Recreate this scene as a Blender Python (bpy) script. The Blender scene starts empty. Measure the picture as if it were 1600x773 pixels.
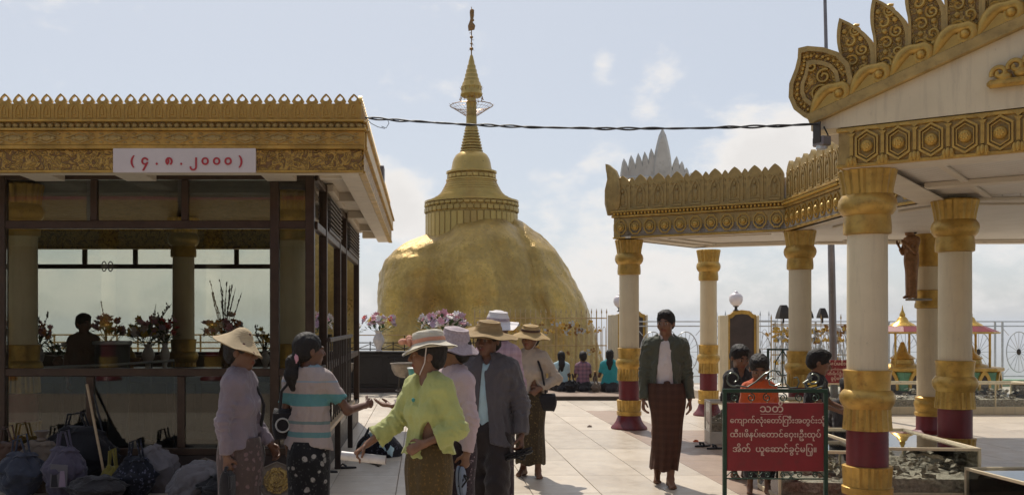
import bpy, bmesh, math, random
import numpy as np
from mathutils import Vector, Matrix, noise as mnoise
random.seed(7)
PI = math.pi
R = math.radians
sc = bpy.context.scene
COL = sc.collection

# ------------------------------------------------------------------ camera
CAM_H = 1.55
cam_d = bpy.data.cameras.new('Camera')
cam = bpy.data.objects.new('Camera', cam_d)
COL.objects.link(cam)
cam.location = (0, 0, CAM_H)
cam.rotation_euler = (PI / 2, 0, 0)
cam_d.sensor_width = 36
cam_d.lens = 35.0
cam_d.shift_x = 0.087
cam_d.shift_y = 0.0728
cam_d.clip_start = 0.05
cam_d.clip_end = 90000
sc.camera = cam

# ------------------------------------------------------------------ sky, sun, exposure
SUN_EL, SUN_AZ = R(54), R(-10)          # sun high behind the rock, a little to the left
sdir = Vector((math.sin(SUN_AZ) * math.cos(SUN_EL), math.cos(SUN_AZ) * math.cos(SUN_EL), math.sin(SUN_EL)))
world = bpy.data.worlds.new('World')
sc.world = world
world.use_nodes = True


def build_world():
    nt = world.node_tree
    N, L = nt.nodes, nt.links
    bg = N['Background']
    sky = N.new('ShaderNodeTexSky')
    sky.sky_type = 'NISHITA'
    sky.sun_disc = False
    sky.sun_elevation = SUN_EL
    sky.sun_rotation = SUN_AZ
    sky.altitude = 1000
    sky.air_density = 1.0
    sky.dust_density = 3.2
    sky.ozone_density = 1.3
    tc = N.new('ShaderNodeTexCoord')
    sep = N.new('ShaderNodeSeparateXYZ')
    L.new(tc.outputs['Generated'], sep.inputs[0])

    def m(op, a, b=None, c=None):
        n = N.new('ShaderNodeMath')
        n.operation = op
        for i, v in enumerate((a, b, c)):
            if v is None:
                continue
            if isinstance(v, (int, float)):
                n.inputs[i].default_value = v
            else:
                L.new(v, n.inputs[i])
        return n.outputs[0]
    x, y, z = sep.outputs
    az = m('ARCTAN2', x, y)
    el = m('ARCSINE', z)
    # cloud noise over the whole sky
    mp = N.new('ShaderNodeMapping')
    mp.inputs['Scale'].default_value = (1, 1, 1.7)
    L.new(tc.outputs['Generated'], mp.inputs[0])
    n1 = N.new('ShaderNodeTexNoise')
    n1.inputs['Scale'].default_value = 7.0
    n1.inputs['Detail'].default_value = 9
    n1.inputs['Roughness'].default_value = 0.58
    n1.inputs['Distortion'].default_value = 0.25
    L.new(mp.outputs[0], n1.inputs[0])
    n2 = N.new('ShaderNodeTexNoise')
    n2.inputs['Scale'].default_value = 26.0
    n2.inputs['Detail'].default_value = 6
    n2.inputs['Roughness'].default_value = 0.6
    L.new(mp.outputs[0], n2.inputs[0])
    base = m('ADD', n1.outputs[0], m('MULTIPLY', m('SUBTRACT', n2.outputs[0], 0.5), 0.42))
    # cumulus gather low over the far plain all round; single heads rise out of that bank
    low = m('MULTIPLY', m('SUBTRACT', 1.0, m('SMOOTH_MIN', m('MULTIPLY', m('ABSOLUTE', m('SUBTRACT', el, 0.06)), 5.5), 1.0, 0.1)), 0.13)
    bump = low
    F = 1555.0
    for (px, py, rx, ry, w) in [(1228, 222, 80, 58, .38), (1180, 262, 70, 30, .26), (622, 318, 52, 48, .34), (640, 345, 80, 40, .16),
                                (944, 102, 18, 26, .21), (1035, 125, 34, 44, .16), (915, 405, 80, 52, .17), (1010, 490, 100, 60, .13),
                                (210, 420, 160, 50, .16), (1560, 360, 120, 70, .12), (1440, 120, 60, 30, .1), (320, 60, 120, 40, .08)]:
        a0 = math.atan2(px - 661, F)
        e0 = math.atan2(503 - py, math.hypot(F, px - 661))
        dx = m('DIVIDE', m('SUBTRACT', az, a0), rx / F)
        dy = m('DIVIDE', m('SUBTRACT', el, e0), ry / F)
        r2 = m('ADD', m('MULTIPLY', dx, dx), m('MULTIPLY', dy, dy))
        bump = m('ADD', bump, m('MULTIPLY', m('POWER', 2.718, m('MULTIPLY', r2, -1.0)), w))
    dens = m('ADD', base, bump)
    ramp = N.new('ShaderNodeMapRange')
    ramp.interpolation_type = 'SMOOTHSTEP'
    ramp.inputs['From Min'].default_value = 0.58
    ramp.inputs['From Max'].default_value = 0.85
    L.new(dens, ramp.inputs['Value'])
    fac = m('MULTIPLY', ramp.outputs[0], m('GREATER_THAN', z, -0.02))
    fac = m('MULTIPLY', fac, 0.96)
    # air: whitish humid veil
    veil = N.new('ShaderNodeMix')
    veil.data_type = 'RGBA'
    # forward scattering: the veil is densest round the sun and thins away from it
    dt = N.new('ShaderNodeVectorMath')
    dt.operation = 'DOT_PRODUCT'
    L.new(tc.outputs['Generated'], dt.inputs[0])
    dt.inputs[1].default_value = sdir[:]
    aur = N.new('ShaderNodeMapRange')
    aur.interpolation_type = 'SMOOTHSTEP'
    aur.inputs['From Min'].default_value = -0.2
    aur.inputs['From Max'].default_value = 0.85
    aur.inputs['To Min'].default_value = 0.12
    aur.inputs['To Max'].default_value = 0.75
    L.new(dt.outputs['Value'], aur.inputs['Value'])
    L.new(aur.outputs[0], veil.inputs['Factor'])
    L.new(sky.outputs[0], veil.inputs['A'])
    veil.inputs['B'].default_value = VEIL
    # clouds
    sh = N.new('ShaderNodeMapRange')
    sh.inputs['From Min'].default_value = 0.62
    sh.inputs['From Max'].default_value = 1.0
    sh.inputs['To Min'].default_value = 1.0
    sh.inputs['To Max'].default_value = 0.86
    L.new(dens, sh.inputs['Value'])
    cc = N.new('ShaderNodeMix')
    cc.data_type = 'RGBA'
    cc.blend_type = 'MULTIPLY'
    cc.inputs['Factor'].default_value = 1
    cc.inputs['A'].default_value = CLOUD
    L.new(sh.outputs[0], cc.inputs['B'])
    mix = N.new('ShaderNodeMix')
    mix.data_type = 'RGBA'
    L.new(fac, mix.inputs['Factor'])
    L.new(veil.outputs['Result'], mix.inputs['A'])
    L.new(cc.outputs['Result'], mix.inputs['B'])
    L.new(mix.outputs['Result'], bg.inputs['Color'])
    bg.inputs['Strength'].default_value = 0.11


VEIL = (6.15, 6.45, 6.95, 1)
CLOUD = (8.7, 8.4, 8.1, 1)
build_world()
sun_d = bpy.data.lights.new('Sun', 'SUN')
sun = bpy.data.objects.new('Sun', sun_d)
COL.objects.link(sun)
sun_d.energy = 4.2
sun_d.angle = R(0.53)
sun_d.color = (1.0, 0.93, 0.82)
sun.rotation_euler = sdir.to_track_quat('Z', 'Y').to_euler()
sun.location = (-10, 40, 40)
vs = sc.view_settings
vs.view_transform = 'Standard'
vs.look = 'None'
vs.gamma = 1
vs.use_curve_mapping = False
vs.exposure = 0.0
sc.cycles.use_denoising = True
sc.cycles.max_bounces = 9
sc.cycles.transparent_max_bounces = 24
sc.cycles.sample_clamp_indirect = 6
sc.cycles.use_adaptive_sampling = True
sc.cycles.adaptive_threshold = 0.012

# ------------------------------------------------------------------ materials
MATS = {}


class NT:
    def __init__(s, name):
        s.m = bpy.data.materials.new(name)
        s.m.use_nodes = True
        s.t = s.m.node_tree
        s.N, s.L = s.t.nodes, s.t.links
        s.b = s.N['Principled BSDF']
        MATS[name] = s.m

    def new(s, t, **kw):
        n = s.N.new(t)
        for k, v in kw.items():
            if k in n.inputs:
                n.inputs[k].default_value = v
            else:
                setattr(n, k, v)
        return n

    def link(s, a, b):
        s.L.new(a, b)

    def coords(s, kind='Object', scale=(1, 1, 1), rot=(0, 0, 0)):
        tc = s.new('ShaderNodeTexCoord')
        mp = s.new('ShaderNodeMapping')
        mp.inputs['Scale'].default_value = scale
        mp.inputs['Rotation'].default_value = rot
        s.link(tc.outputs[kind], mp.inputs[0])
        return mp.outputs[0]

    def ramp(s, fac, stops):
        r = s.new('ShaderNodeValToRGB')
        e = r.color_ramp.elements
        while len(e) < len(stops):
            e.new(0.5)
        for i, (p, c) in enumerate(stops):
            e[i].position = p
            e[i].color = (*c, 1)
        s.link(fac, r.inputs[0])
        return r.outputs[0]

    def mixc(s, fac, a, b, mode='MIX'):
        n = s.new('ShaderNodeMix', data_type='RGBA', blend_type=mode)
        for key, v in (('Factor', fac), ('A', a), ('B', b)):
            i = {'Factor': 0, 'A': 6, 'B': 7}[key]
            if isinstance(v, (int, float)):
                n.inputs[i].default_value = v
            elif isinstance(v, tuple):
                n.inputs[i].default_value = (*v, 1) if len(v) == 3 else v
            else:
                s.link(v, n.inputs[i])
        return n.outputs[2]

    def math(s, op, a, b=0.0, c=None):
        n = s.new('ShaderNodeMath', operation=op)
        for i, v in enumerate((a, b, c)):
            if v is None:
                continue
            if isinstance(v, (int, float)):
                n.inputs[i].default_value = v
            else:
                s.link(v, n.inputs[i])
        return n.outputs[0]

    def noise(s, vec, scale, detail=5, rough=0.6, dist=0):
        n = s.new('ShaderNodeTexNoise', Scale=scale, Detail=detail, Roughness=rough, Distortion=dist)
        s.link(vec, n.inputs[0])
        return n.outputs[0]

    def bump(s, h, strength=0.3, dist=0.01):
        n = s.new('ShaderNodeBump', Strength=strength, Distance=dist)
        s.link(h, n.inputs['Height'])
        s.link(n.outputs[0], s.b.inputs['Normal'])

    def set(s, color=None, rough=None, metal=None, spec=None):
        if color is not None:
            if isinstance(color, tuple):
                s.b.inputs['Base Color'].default_value = (*color, 1)
            else:
                s.link(color, s.b.inputs['Base Color'])
        if rough is not None:
            if isinstance(rough, (int, float)):
                s.b.inputs['Roughness'].default_value = rough
            else:
                s.link(rough, s.b.inputs['Roughness'])
        if metal is not None:
            s.b.inputs['Metallic'].default_value = metal
        if spec is not None:
            s.b.inputs['Specular IOR Level'].default_value = spec


def basic(name, color, rough=0.6, metal=0.0, var=0.25, scale=6.0, bump=0.0, bscale=60.0, spec=0.5, bdist=0.004, dirt=None):
    t = NT(name)
    v = t.coords('Object')
    n = t.noise(v, scale, 6, 0.62)
    lo = tuple(c * (1 - var) for c in color)
    hi = tuple(min(1, c * (1 + var)) for c in color)
    c = t.ramp(n, [(0.3, lo), (0.7, hi)])
    if dirt:
        n3 = t.noise(v, scale * 3.3, 8, 0.7)
        f = t.ramp(n3, [(0.52, (0, 0, 0)), (0.72, (1, 1, 1))])
        c = t.mixc(t.math('MULTIPLY', f, 0.55), c, dirt)
    rr = t.ramp(t.noise(v, scale * 2.1, 4), [(0.3, (max(0, rough - .08),) * 3), (0.7, (min(1, rough + .1),) * 3)])
    t.set(c, rr, metal, spec)
    if bump:
        t.bump(t.noise(v, bscale, 5, 0.65), bump, bdist)
    return t.m


GOLDC = (0.50, 0.31, 0.07)
basic('gold_paint', GOLDC, 0.36, 0.45, 0.28, 5, 0.25, 70, dirt=(0.13, 0.07, 0.02))
basic('gold_dull', (0.40, 0.27, 0.09), 0.5, 0.25, 0.3, 6, 0.35, 80, dirt=(0.12, 0.07, 0.025))
basic('gold_bright', (0.62, 0.37, 0.07), 0.28, 0.65, 0.2, 5, 0.15, 50, dirt=(0.2, 0.1, 0.02))


def ornate(name, color, dark, scale, depth=0.02, metal=0.3):
    t = NT(name)
    v = t.coords('Object', (1, 1, 1))
    n = t.noise(v, scale * 0.5, 3, 0.5, 2.2)
    w = t.new('ShaderNodeTexVoronoi', feature='SMOOTH_F1', Scale=scale)
    dv = t.new('ShaderNodeVectorMath', operation='ADD')
    sc_ = t.new('ShaderNodeVectorMath', operation='SCALE', Scale=0.12)
    nn = t.new('ShaderNodeTexNoise', Scale=scale * 0.35, Detail=2)
    t.link(v, nn.inputs[0])
    t.link(nn.outputs['Color'], sc_.inputs[0])
    t.link(v, dv.inputs[0])
    t.link(sc_.outputs[0], dv.inputs[1])
    t.link(dv.outputs[0], w.inputs['Vector'])
    h = t.math('SUBTRACT', 1.0, w.outputs['Distance'])
    # curling vines: rings around the voronoi centres
    s = t.math('SINE', t.math('ADD', t.math('MULTIPLY', w.outputs['Distance'], 22.0), t.math('MULTIPLY', n, 9.0)))
    h2 = t.math('ADD', t.math('MULTIPLY', h, 0.7), t.math('MULTIPLY', s, 0.22))
    c = t.ramp(h2, [(0.18, dark), (0.5, color), (0.85, tuple(min(1, x * 1.25) for x in color))])
    t.set(c, 0.42, metal)
    t.bump(h2, 0.9, depth)


ornate('gold_vine', (0.46, 0.275, 0.06), (0.19, 0.10, 0.03), 24, 0.02)
ornate('gold_vine_fine', (0.42, 0.265, 0.07), (0.22, 0.13, 0.045), 26, 0.02)



def column_paint():
    t = NT('white_paint')
    v = t.coords('Object')
    c = t.ramp(t.noise(v, 3, 6), [(0.3, (0.63, 0.53, 0.355)), (0.7, (0.72, 0.61, 0.41))])
    st = t.ramp(t.noise(t.coords('Object', (9, 9, .7)), 2.2, 7, .68), [(0.50, (0, 0, 0)), (0.72, (1, 1, 1))])
    c = t.mixc(t.math('MULTIPLY', st, 0.38), c, (0.36, 0.29, 0.20))
    sp = t.ramp(t.noise(v, 26, 8, .75), [(0.62, (0, 0, 0)), (0.70, (1, 1, 1))])
    c = t.mixc(t.math('MULTIPLY', sp, 0.5), c, (0.30, 0.24, 0.17))
    t.set(c, 0.52, 0, 0.4)
    t.bump(t.noise(v, 60, 6, .7), .14, .006)


column_paint()
basic('soffit_white', (0.62, 0.545, 0.44), 0.55, 0, 0.08, 2.5, 0.08, 60, dirt=(0.45, 0.38, 0.3))
basic('crown_white', (0.50, 0.49, 0.45), 0.6, 0, 0.15, 4, 0.3, 40, dirt=(0.28, 0.25, 0.2))
basic('red_paint', (0.14, 0.012, 0.018), 0.38, 0, 0.2, 7, 0.08, 60, dirt=(0.06, 0.015, 0.015))
basic('frame_brown', (0.055, 0.032, 0.02), 0.38, 0.3, 0.25, 8, 0.05, 60)
basic('dark_wood', (0.035, 0.022, 0.016), 0.5, 0, 0.3, 9, 0.2, 60)
basic('black_lacquer', (0.012, 0.011, 0.012), 0.35, 0, 0.3, 9, 0.05, 60)
basic('light_wood', (0.42, 0.29, 0.16), 0.5, 0, 0.2, 8, 0.1, 60)
basic('dark_void', (0.03, 0.024, 0.02), 0.7, 0, 0.2, 8)
basic('interior_brown', (0.09, 0.06, 0.04), 0.6, 0, 0.3, 5, 0.2, 30)
basic('iron_green', (0.012, 0.04, 0.022), 0.42, 0.2, 0.3, 14, 0.1, 90)
basic('iron_rail', (0.44, 0.31, 0.15), 0.38, 0.55, 0.25, 10, 0.1, 90)
basic('iron_dark', (0.05, 0.04, 0.032), 0.45, 0.4, 0.25, 10, 0.1, 90)
basic('silver_rail', (0.50, 0.52, 0.53), 0.35, 0.5, 0.15, 10)
basic('steel_pole', (0.20, 0.18, 0.18), 0.4, 0.6, 0.15, 6)
basic('cable_black', (0.015, 0.015, 0.018), 0.6, 0, 0.2, 9)
basic('sign_red', (0.21, 0.009, 0.014), 0.45, 0, 0.14, 5, 0.06, 40, dirt=(0.12, 0.02, 0.02))
basic('sign_letter', (0.58, 0.42, 0.33), 0.6, 0, 0.12, 30)
basic('date_board', (0.62, 0.55, 0.53), 0.5, 0, 0.05, 4)
basic('date_red', (0.42, 0.03, 0.04), 0.5, 0, 0.1, 9)
basic('plaque_dark', (0.05, 0.035, 0.032), 0.4, 0, 0.3, 5, 0.15, 90)
basic('shrine_red', (0.20, 0.016, 0.02), 0.45, 0, 0.2, 8)
basic('shrine_green', (0.10, 0.25, 0.15), 0.5, 0, 0.2, 8)
basic('kerb_green', (0.22, 0.36, 0.22), 0.6, 0, 0.15, 5)
basic('bronze', (0.30, 0.16, 0.06), 0.35, 0.7, 0.35, 20)
basic('leafy', (0.045, 0.085, 0.025), 0.55, 0, 0.45, 18)
basic('twig', (0.07, 0.05, 0.03), 0.7, 0, 0.3, 18)
for nm, c in dict(petal_pink=(.62, .30, .36), petal_white=(.72, .66, .62), petal_yellow=(.70, .48, .06), petal_red=(.55, .05, .05),
                  petal_mauve=(.48, .36, .48), petal_orange=(.65, .25, .08)).items():
    basic(nm, c, 0.6, 0, 0.2, 25)
basic('ceramic_white', (0.55, 0.52, 0.50), 0.3, 0, 0.12, 12)
basic('ceramic_brown', (0.16, 0.09, 0.05), 0.3, 0, 0.2, 12)
basic('pot_metal', (0.23, 0.19, 0.15), 0.4, 0.5, 0.25, 12, 0.15, 40)
basic('bucket_green', (0.05, 0.24, 0.21), 0.4, 0, 0.1, 8)
basic('bin_dark', (0.03, 0.03, 0.032), 0.5, 0, 0.2, 8)
basic('stone_grey', (0.27, 0.25, 0.22), 0.75, 0, 0.3, 3, 0.5, 18, bdist=0.03)
basic('money_paper', (0.36, 0.31, 0.26), 0.8, 0, 0.6, 30, 0.8, 45, bdist=0.03)
basic('lamp_opal', (0.75, 0.68, 0.68), 0.35, 0, 0.05, 8)


def mk_glass(name, tint, ior=1.5, rough=0.0, gain=1.0):
    t = NT(name)
    t.N.remove(t.b)
    out = [n for n in t.N if n.type == 'OUTPUT_MATERIAL'][0]
    tr = t.new('ShaderNodeBsdfTransparent', Color=(*tint, 1))
    gl = t.new('ShaderNodeBsdfGlossy', Color=(1, 1, 1, 1), Roughness=rough)
    fr = t.new('ShaderNodeFresnel', IOR=ior)
    mx = t.new('ShaderNodeMixShader')
    t.link(t.math('MINIMUM', t.math('MULTIPLY', fr.outputs[0], gain), 1.0), mx.inputs[0])
    t.link(tr.outputs[0], mx.inputs[1])
    t.link(gl.outputs[0], mx.inputs[2])
    t.link(mx.outputs[0], out.inputs['Surface'])


mk_glass('pane_glass', (0.86, 0.87, 0.83), 1.5, 0.005)
mk_glass('case_glass', (0.93, 0.95, 0.93), 1.45, 0.01)
mk_glass('plastic_film', (0.80, 0.80, 0.82), 1.8, 0.12, 1.6)


def floor_mat(name, c1, c2, rough):
    t = NT(name)
    v = t.coords('Object')
    oi = t.new('ShaderNodeObjectInfo')
    vv = t.new('ShaderNodeVectorMath', operation='ADD')
    t.link(v, vv.inputs[0])
    t.link(oi.outputs['Location'], vv.inputs[1])
    v = vv.outputs[0]
    n = t.noise(v, 1.3, 8, 0.62, 0.6)
    c = t.ramp(n, [(0.3, c1), (0.68, c2)])
    vein = t.noise(v, 4.0, 9, 0.7, 1.5)
    f = t.ramp(vein, [(0.47, (0, 0, 0)), (0.5, (1, 1, 1)), (0.53, (0, 0, 0))])
    c = t.mixc(t.math('MULTIPLY', f, 0.16), c, tuple(x * .6 for x in c1))
    # worn dust patches
    d = t.noise(v, 0.9, 7, 0.7)
    fd = t.ramp(d, [(0.5, (0, 0, 0)), (0.72, (1, 1, 1))])
    c = t.mixc(t.math('MULTIPLY', fd, 0.34), c, (0.34, 0.25, 0.17))
    sm = t.ramp(t.noise(v, 2.6, 9, 0.75, 1.0), [(0.56, (0, 0, 0)), (0.72, (1, 1, 1))])
    c = t.mixc(t.math('MULTIPLY', sm, 0.42), c, (0.24, 0.18, 0.13))
    tint = t.math('MULTIPLY_ADD', oi.outputs['Random'], 0.24, 0.85)
    hsv = t.new('ShaderNodeHueSaturation')
    t.link(c, hsv.inputs['Color'])
    t.link(tint, hsv.inputs['Value'])
    rr = t.ramp(t.noise(v, 5.0, 6, 0.7), [(0.3, (rough - .1,) * 3), (0.7, (rough + .15,) * 3)])
    t.set(hsv.outputs[0], rr, 0, 0.5)
    t.bump(t.noise(v, 22, 5, 0.6), 0.06, 0.006)


floor_mat('tile_cream', (0.50, 0.42, 0.33), (0.60, 0.52, 0.42), 0.38)
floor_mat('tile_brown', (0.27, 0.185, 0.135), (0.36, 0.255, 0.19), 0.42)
basic('grout', (0.30, 0.24, 0.18), 0.9, 0, 0.3, 6)


def gold_rock():
    t = NT('gold_leaf')
    v = t.coords('Object')
    n = t.noise(v, 0.55, 9, 0.62, 0.4)
    c = t.ramp(n, [(0.3, (0.42, 0.27, 0.075)), (0.5, (0.56, 0.365, 0.10)), (0.72, (0.72, 0.45, 0.10))])
    # single leaves, a few centimetres across, laid over each other
    vo = t.new('ShaderNodeTexVoronoi', distance='CHEBYCHEV', Scale=13.0)
    t.link(v, vo.inputs['Vector'])
    hsv = t.new('ShaderNodeHueSaturation')
    t.link(c, hsv.inputs['Color'])
    sepc = t.new('ShaderNodeSeparateColor')
    t.link(vo.outputs['Color'], sepc.inputs[0])
    t.link(t.math('MULTIPLY_ADD', sepc.outputs[0], 0.22, 0.88), hsv.inputs['Value'])
    n4 = t.noise(v, 9, 8, 0.75)
    f = t.ramp(n4, [(0.55, (0, 0, 0)), (0.7, (1, 1, 1))])
    c = t.mixc(t.math('MULTIPLY', f, 0.4), hsv.outputs[0], (0.27, 0.175, 0.06))
    rr = t.ramp(t.noise(v, 1.4, 7, 0.7), [(0.3, (0.22,) * 3), (0.7, (0.46,) * 3)])
    st = t.ramp(t.noise(t.coords('Object', (1.6, 1.6, .35)), 1.1, 7, .65), [(0.42, (0, 0, 0)), (0.62, (1, 1, 1))])
    c = t.mixc(t.math('MULTIPLY', st, 0.5), c, (0.27, 0.175, 0.06))
    t.set(c, rr, 0.55, 0.5)
    h = t.math('ADD', t.noise(v, 2.4, 10, 0.74), t.math('MULTIPLY', sepc.outputs[1], 0.05))
    t.bump(h, 0.6, 0.12)


gold_rock()


def gold_stupa():
    t = NT('gold_plate')
    v = t.coords('Object')
    oi = t.new('ShaderNodeObjectInfo')
    n = t.noise(v, 1.8, 7, 0.62)
    c = t.ramp(n, [(0.3, (0.40, 0.265, 0.075)), (0.7, (0.58, 0.385, 0.11))])
    hsv = t.new('ShaderNodeHueSaturation')
    t.link(c, hsv.inputs['Color'])
    t.link(t.math('MULTIPLY_ADD', oi.outputs['Random'], 0.3, 0.82), hsv.inputs['Value'])
    t.set(hsv.outputs[0], t.ramp(t.noise(v, 4, 5), [(0.3, (0.26,) * 3), (0.7, (0.46,) * 3)]), 0.55)
    t.bump(t.noise(v, 12, 5, 0.6), 0.2, 0.02)


gold_stupa()

# ------------------------------------------------------------------ mesh helpers
ZERO = Vector((0, 0, 0))


class MB:
    """collects shapes, links them as one mesh object"""

    def __init__(s):
        s.v, s.f = [], []

    def add(s, vs, fs):
        o = len(s.v)
        s.v.extend([tuple(p) for p in vs])
        s.f.extend([tuple(i + o for i in f) for f in fs])
        return s

    def box(s, x0, x1, y0, y1, z0, z1, bev=0.0):
        if bev <= 0:
            vs = [(x, y, z) for z in (z0, z1) for y in (y0, y1) for x in (x0, x1)]
            return s.add(vs, [(0, 2, 3, 1), (4, 5, 7, 6), (0, 1, 5, 4), (2, 6, 7, 3), (0, 4, 6, 2), (1, 3, 7, 5)])
        b = min(bev, abs(x1 - x0) * .45, abs(y1 - y0) * .45, abs(z1 - z0) * .45)
        bm = bmesh.new()
        bmesh.ops.create_cube(bm, size=1)
        for q in bm.verts:
            q.co = Vector(((x0 + x1) / 2 + q.co.x * (x1 - x0), (y0 + y1) / 2 + q.co.y * (y1 - y0), (z0 + z1) / 2 + q.co.z * (z1 - z0)))
        bmesh.ops.bevel(bm, geom=list(bm.edges), offset=b, segments=1, affect='EDGES')
        s.bm(bm)
        return s

    def bm(s, bm):
        bm.verts.index_update()
        s.add([q.co[:] for q in bm.verts], [[q.index for q in f.verts] for f in bm.faces])
        bm.free()
        return s

    def obox(s, c, size, ang=0.0, axis='Z', bev=0.0):
        n0 = len(s.v)
        s.box(-size[0] / 2, size[0] / 2, -size[1] / 2, size[1] / 2, -size[2] / 2, size[2] / 2, bev)
        m = Matrix.Translation(c) @ (Matrix.Rotation(ang, 4, axis) if not isinstance(ang, Matrix) else ang)
        s.v[n0:] = [tuple(m @ Vector(p)) for p in s.v[n0:]]
        return s

    def lathe(s, prof, seg=24, c=(0, 0, 0), sx=1.0, sy=1.0, wave=None, flute=None):
        n0 = len(prof)
        vs = []
        for k, (r, z) in enumerate(prof):
            for i in range(seg):
                a = 2 * PI * i / seg
                rr = r
                if flute and flute[0] <= k <= flute[1]:
                    rr = r * (1 + flute[2] * (abs(math.sin(a * flute[3] / 2)) - .6))
                dz = wave(r, a) if wave else 0
                vs.append((c[0] + rr * math.cos(a) * sx, c[1] + rr * math.sin(a) * sy, c[2] + z + dz))
        fs = []
        for k in range(n0 - 1):
            for i in range(seg):
                j = (i + 1) % seg
                fs.append((k * seg + i, k * seg + j, (k + 1) * seg + j, (k + 1) * seg + i))
        fs.append(tuple(reversed(range(seg))))
        fs.append(tuple((n0 - 1) * seg + i for i in range(seg)))
        return s.add(vs, fs)

    def tube(s, pts, r, seg=8, cap=True):
        pts = [Vector(p) for p in pts]
        n = len(pts)
        rs = r if isinstance(r, (list, tuple)) else [r] * n
        up = None
        vs, fs = [], []
        for k, p in enumerate(pts):
            t = (pts[min(k + 1, n - 1)] - pts[max(k - 1, 0)])
            if t.length < 1e-9:
                t = Vector((0, 0, 1))
            t.normalize()
            if up is None:
                a = Vector((0, 0, 1)) if abs(t.z) < .9 else Vector((1, 0, 0))
                up = (a - t * a.dot(t)).normalized()
            else:
                up = up - t * up.dot(t)
                up = up.normalized() if up.length > 1e-6 else Vector((1, 0, 0))
            q = t.cross(up)
            for i in range(seg):
                a = 2 * PI * i / seg
                vs.append(p + (up * math.cos(a) + q * math.sin(a)) * rs[k])
        for k in range(n - 1):
            for i in range(seg):
                j = (i + 1) % seg
                fs.append((k * seg + i, k * seg + j, (k + 1) * seg + j, (k + 1) * seg + i))
        if cap:
            fs.append(tuple(reversed(range(seg))))
            fs.append(tuple((n - 1) * seg + i for i in range(seg)))
        return s.add(vs, fs)

    def prism(s, outline, t, holes=None, bev=0.0, m=None):
        """outline in the local XZ plane (x, z), thickness t along y, centred on y = 0"""
        if holes:
            # ring strips between an outline and one hole with equal counts
            h = holes[0]
            n = len(outline)
            vs = [(x, -t / 2, z) for x, z in outline] + [(x, -t / 2, z) for x, z in h] + [(x, t / 2, z) for x, z in outline] + [(x, t / 2, z) for x, z in h]
            fs = []
            for i in range(n):
                j = (i + 1) % n
                fs += [(i, j, n + j, n + i), (2 * n + j, 2 * n + i, 3 * n + i, 3 * n + j), (j, i, 2 * n + i, 2 * n + j), (n + i, n + j, 3 * n + j, 3 * n + i)]
        else:
            n = len(outline)
            if bev > 0:
                cx = sum(p[0] for p in outline) / n
                cz = sum(p[1] for p in outline) / n
                ins = [(cx + (x - cx) * (1 - bev), cz + (z - cz) * (1 - bev)) for x, z in outline]
                vs = [(x, -t / 2, z) for x, z in ins] + [(x, -t / 2 + t * .35, z) for x, z in outline] + [(x, t / 2, z) for x, z in outline]
                fs = [tuple(range(n)), tuple(reversed(range(2 * n, 3 * n)))]
                for i in range(n):
                    j = (i + 1) % n
                    fs += [(j, i, n + i, n + j), (n + j, n + i, 2 * n + i, 2 * n + j)]
            else:
                vs = [(x, -t / 2, z) for x, z in outline] + [(x, t / 2, z) for x, z in outline]
                fs = [tuple(range(n)), tuple(reversed(range(n, 2 * n)))]
                for i in range(n):
                    j = (i + 1) % n
                    fs.append((j, i, n + i, n + j))
        if m is not None:
            vs = [m @ Vector(p) for p in vs]
        return s.add(vs, fs)

    def ball(s, c, r, seg=10, rings=6):
        rx, ry, rz = r if isinstance(r, (tuple, list)) else (r, r, r)
        vs, fs = [], []
        for k in range(1, rings):
            ph = PI * k / rings
            for i in range(seg):
                a = 2 * PI * i / seg
                vs.append((c[0] + rx * math.sin(ph) * math.cos(a), c[1] + ry * math.sin(ph) * math.sin(a), c[2] + rz * math.cos(ph)))
        top, bot = len(vs), len(vs) + 1
        vs += [(c[0], c[1], c[2] + rz), (c[0], c[1], c[2] - rz)]
        for k in range(rings - 2):
            for i in range(seg):
                j = (i + 1) % seg
                fs.append((k * seg + i, (k + 1) * seg + i, (k + 1) * seg + j, k * seg + j))
        for i in range(seg):
            j = (i + 1) % seg
            fs.append((top, i, j))
            fs.append((bot, (rings - 2) * seg + j, (rings - 2) * seg + i))
        return s.add(vs, fs)

    def xf(s, m):
        s.v = [tuple(m @ Vector(p)) for p in s.v]
        return s

    def mesh(s, name, mat, smooth=False, off=ZERO):
        me = bpy.data.meshes.new(name)
        me.from_pydata([(p[0] - off[0], p[1] - off[1], p[2] - off[2]) for p in s.v], [], s.f)
        me.materials.append(MATS[mat])
        bm = bmesh.new()
        bm.from_mesh(me)
        bmesh.ops.recalc_face_normals(bm, faces=bm.faces)
        bm.to_mesh(me)
        bm.free()
        if smooth:
            smooth_mesh(me, 38 if smooth is True else smooth)
        me.update()
        return me

    def build(s, name, mat, parent=None, smooth=False, off=ZERO):
        return link(name, s.mesh(name, mat, smooth, off), parent)


def smooth_mesh(me, deg=38):
    me.polygons.foreach_set('use_smooth', [True] * len(me.polygons))
    if deg < 180:
        me.set_sharp_from_angle(angle=R(deg))


def link(name, me, parent=None, loc=(0, 0, 0), rz=0.0, scale=1.0, rot=None):
    o = bpy.data.objects.new(name, me)
    COL.objects.link(o)
    if parent is not None:
        o.parent = parent
    o.location = loc
    o.rotation_euler = rot if rot is not None else (0, 0, rz)
    o.scale = scale if isinstance(scale, (tuple, list)) else (scale,) * 3
    return o


def tag(o, label=None, cat=None, group=None, kind=None):
    if label:
        o['label'] = label
    if cat:
        o['category'] = cat
    if group:
        o['group'] = group
    if kind:
        o['kind'] = kind
    return o


def thing(name, label, cat, loc=(0, 0, 0), rz=0.0, group=None):
    o = bpy.data.objects.new(name, None)
    COL.objects.link(o)
    o.empty_display_size = 0.2
    o.location = loc
    o.rotation_euler = (0, 0, rz)
    return tag(o, label, cat, group)


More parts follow.
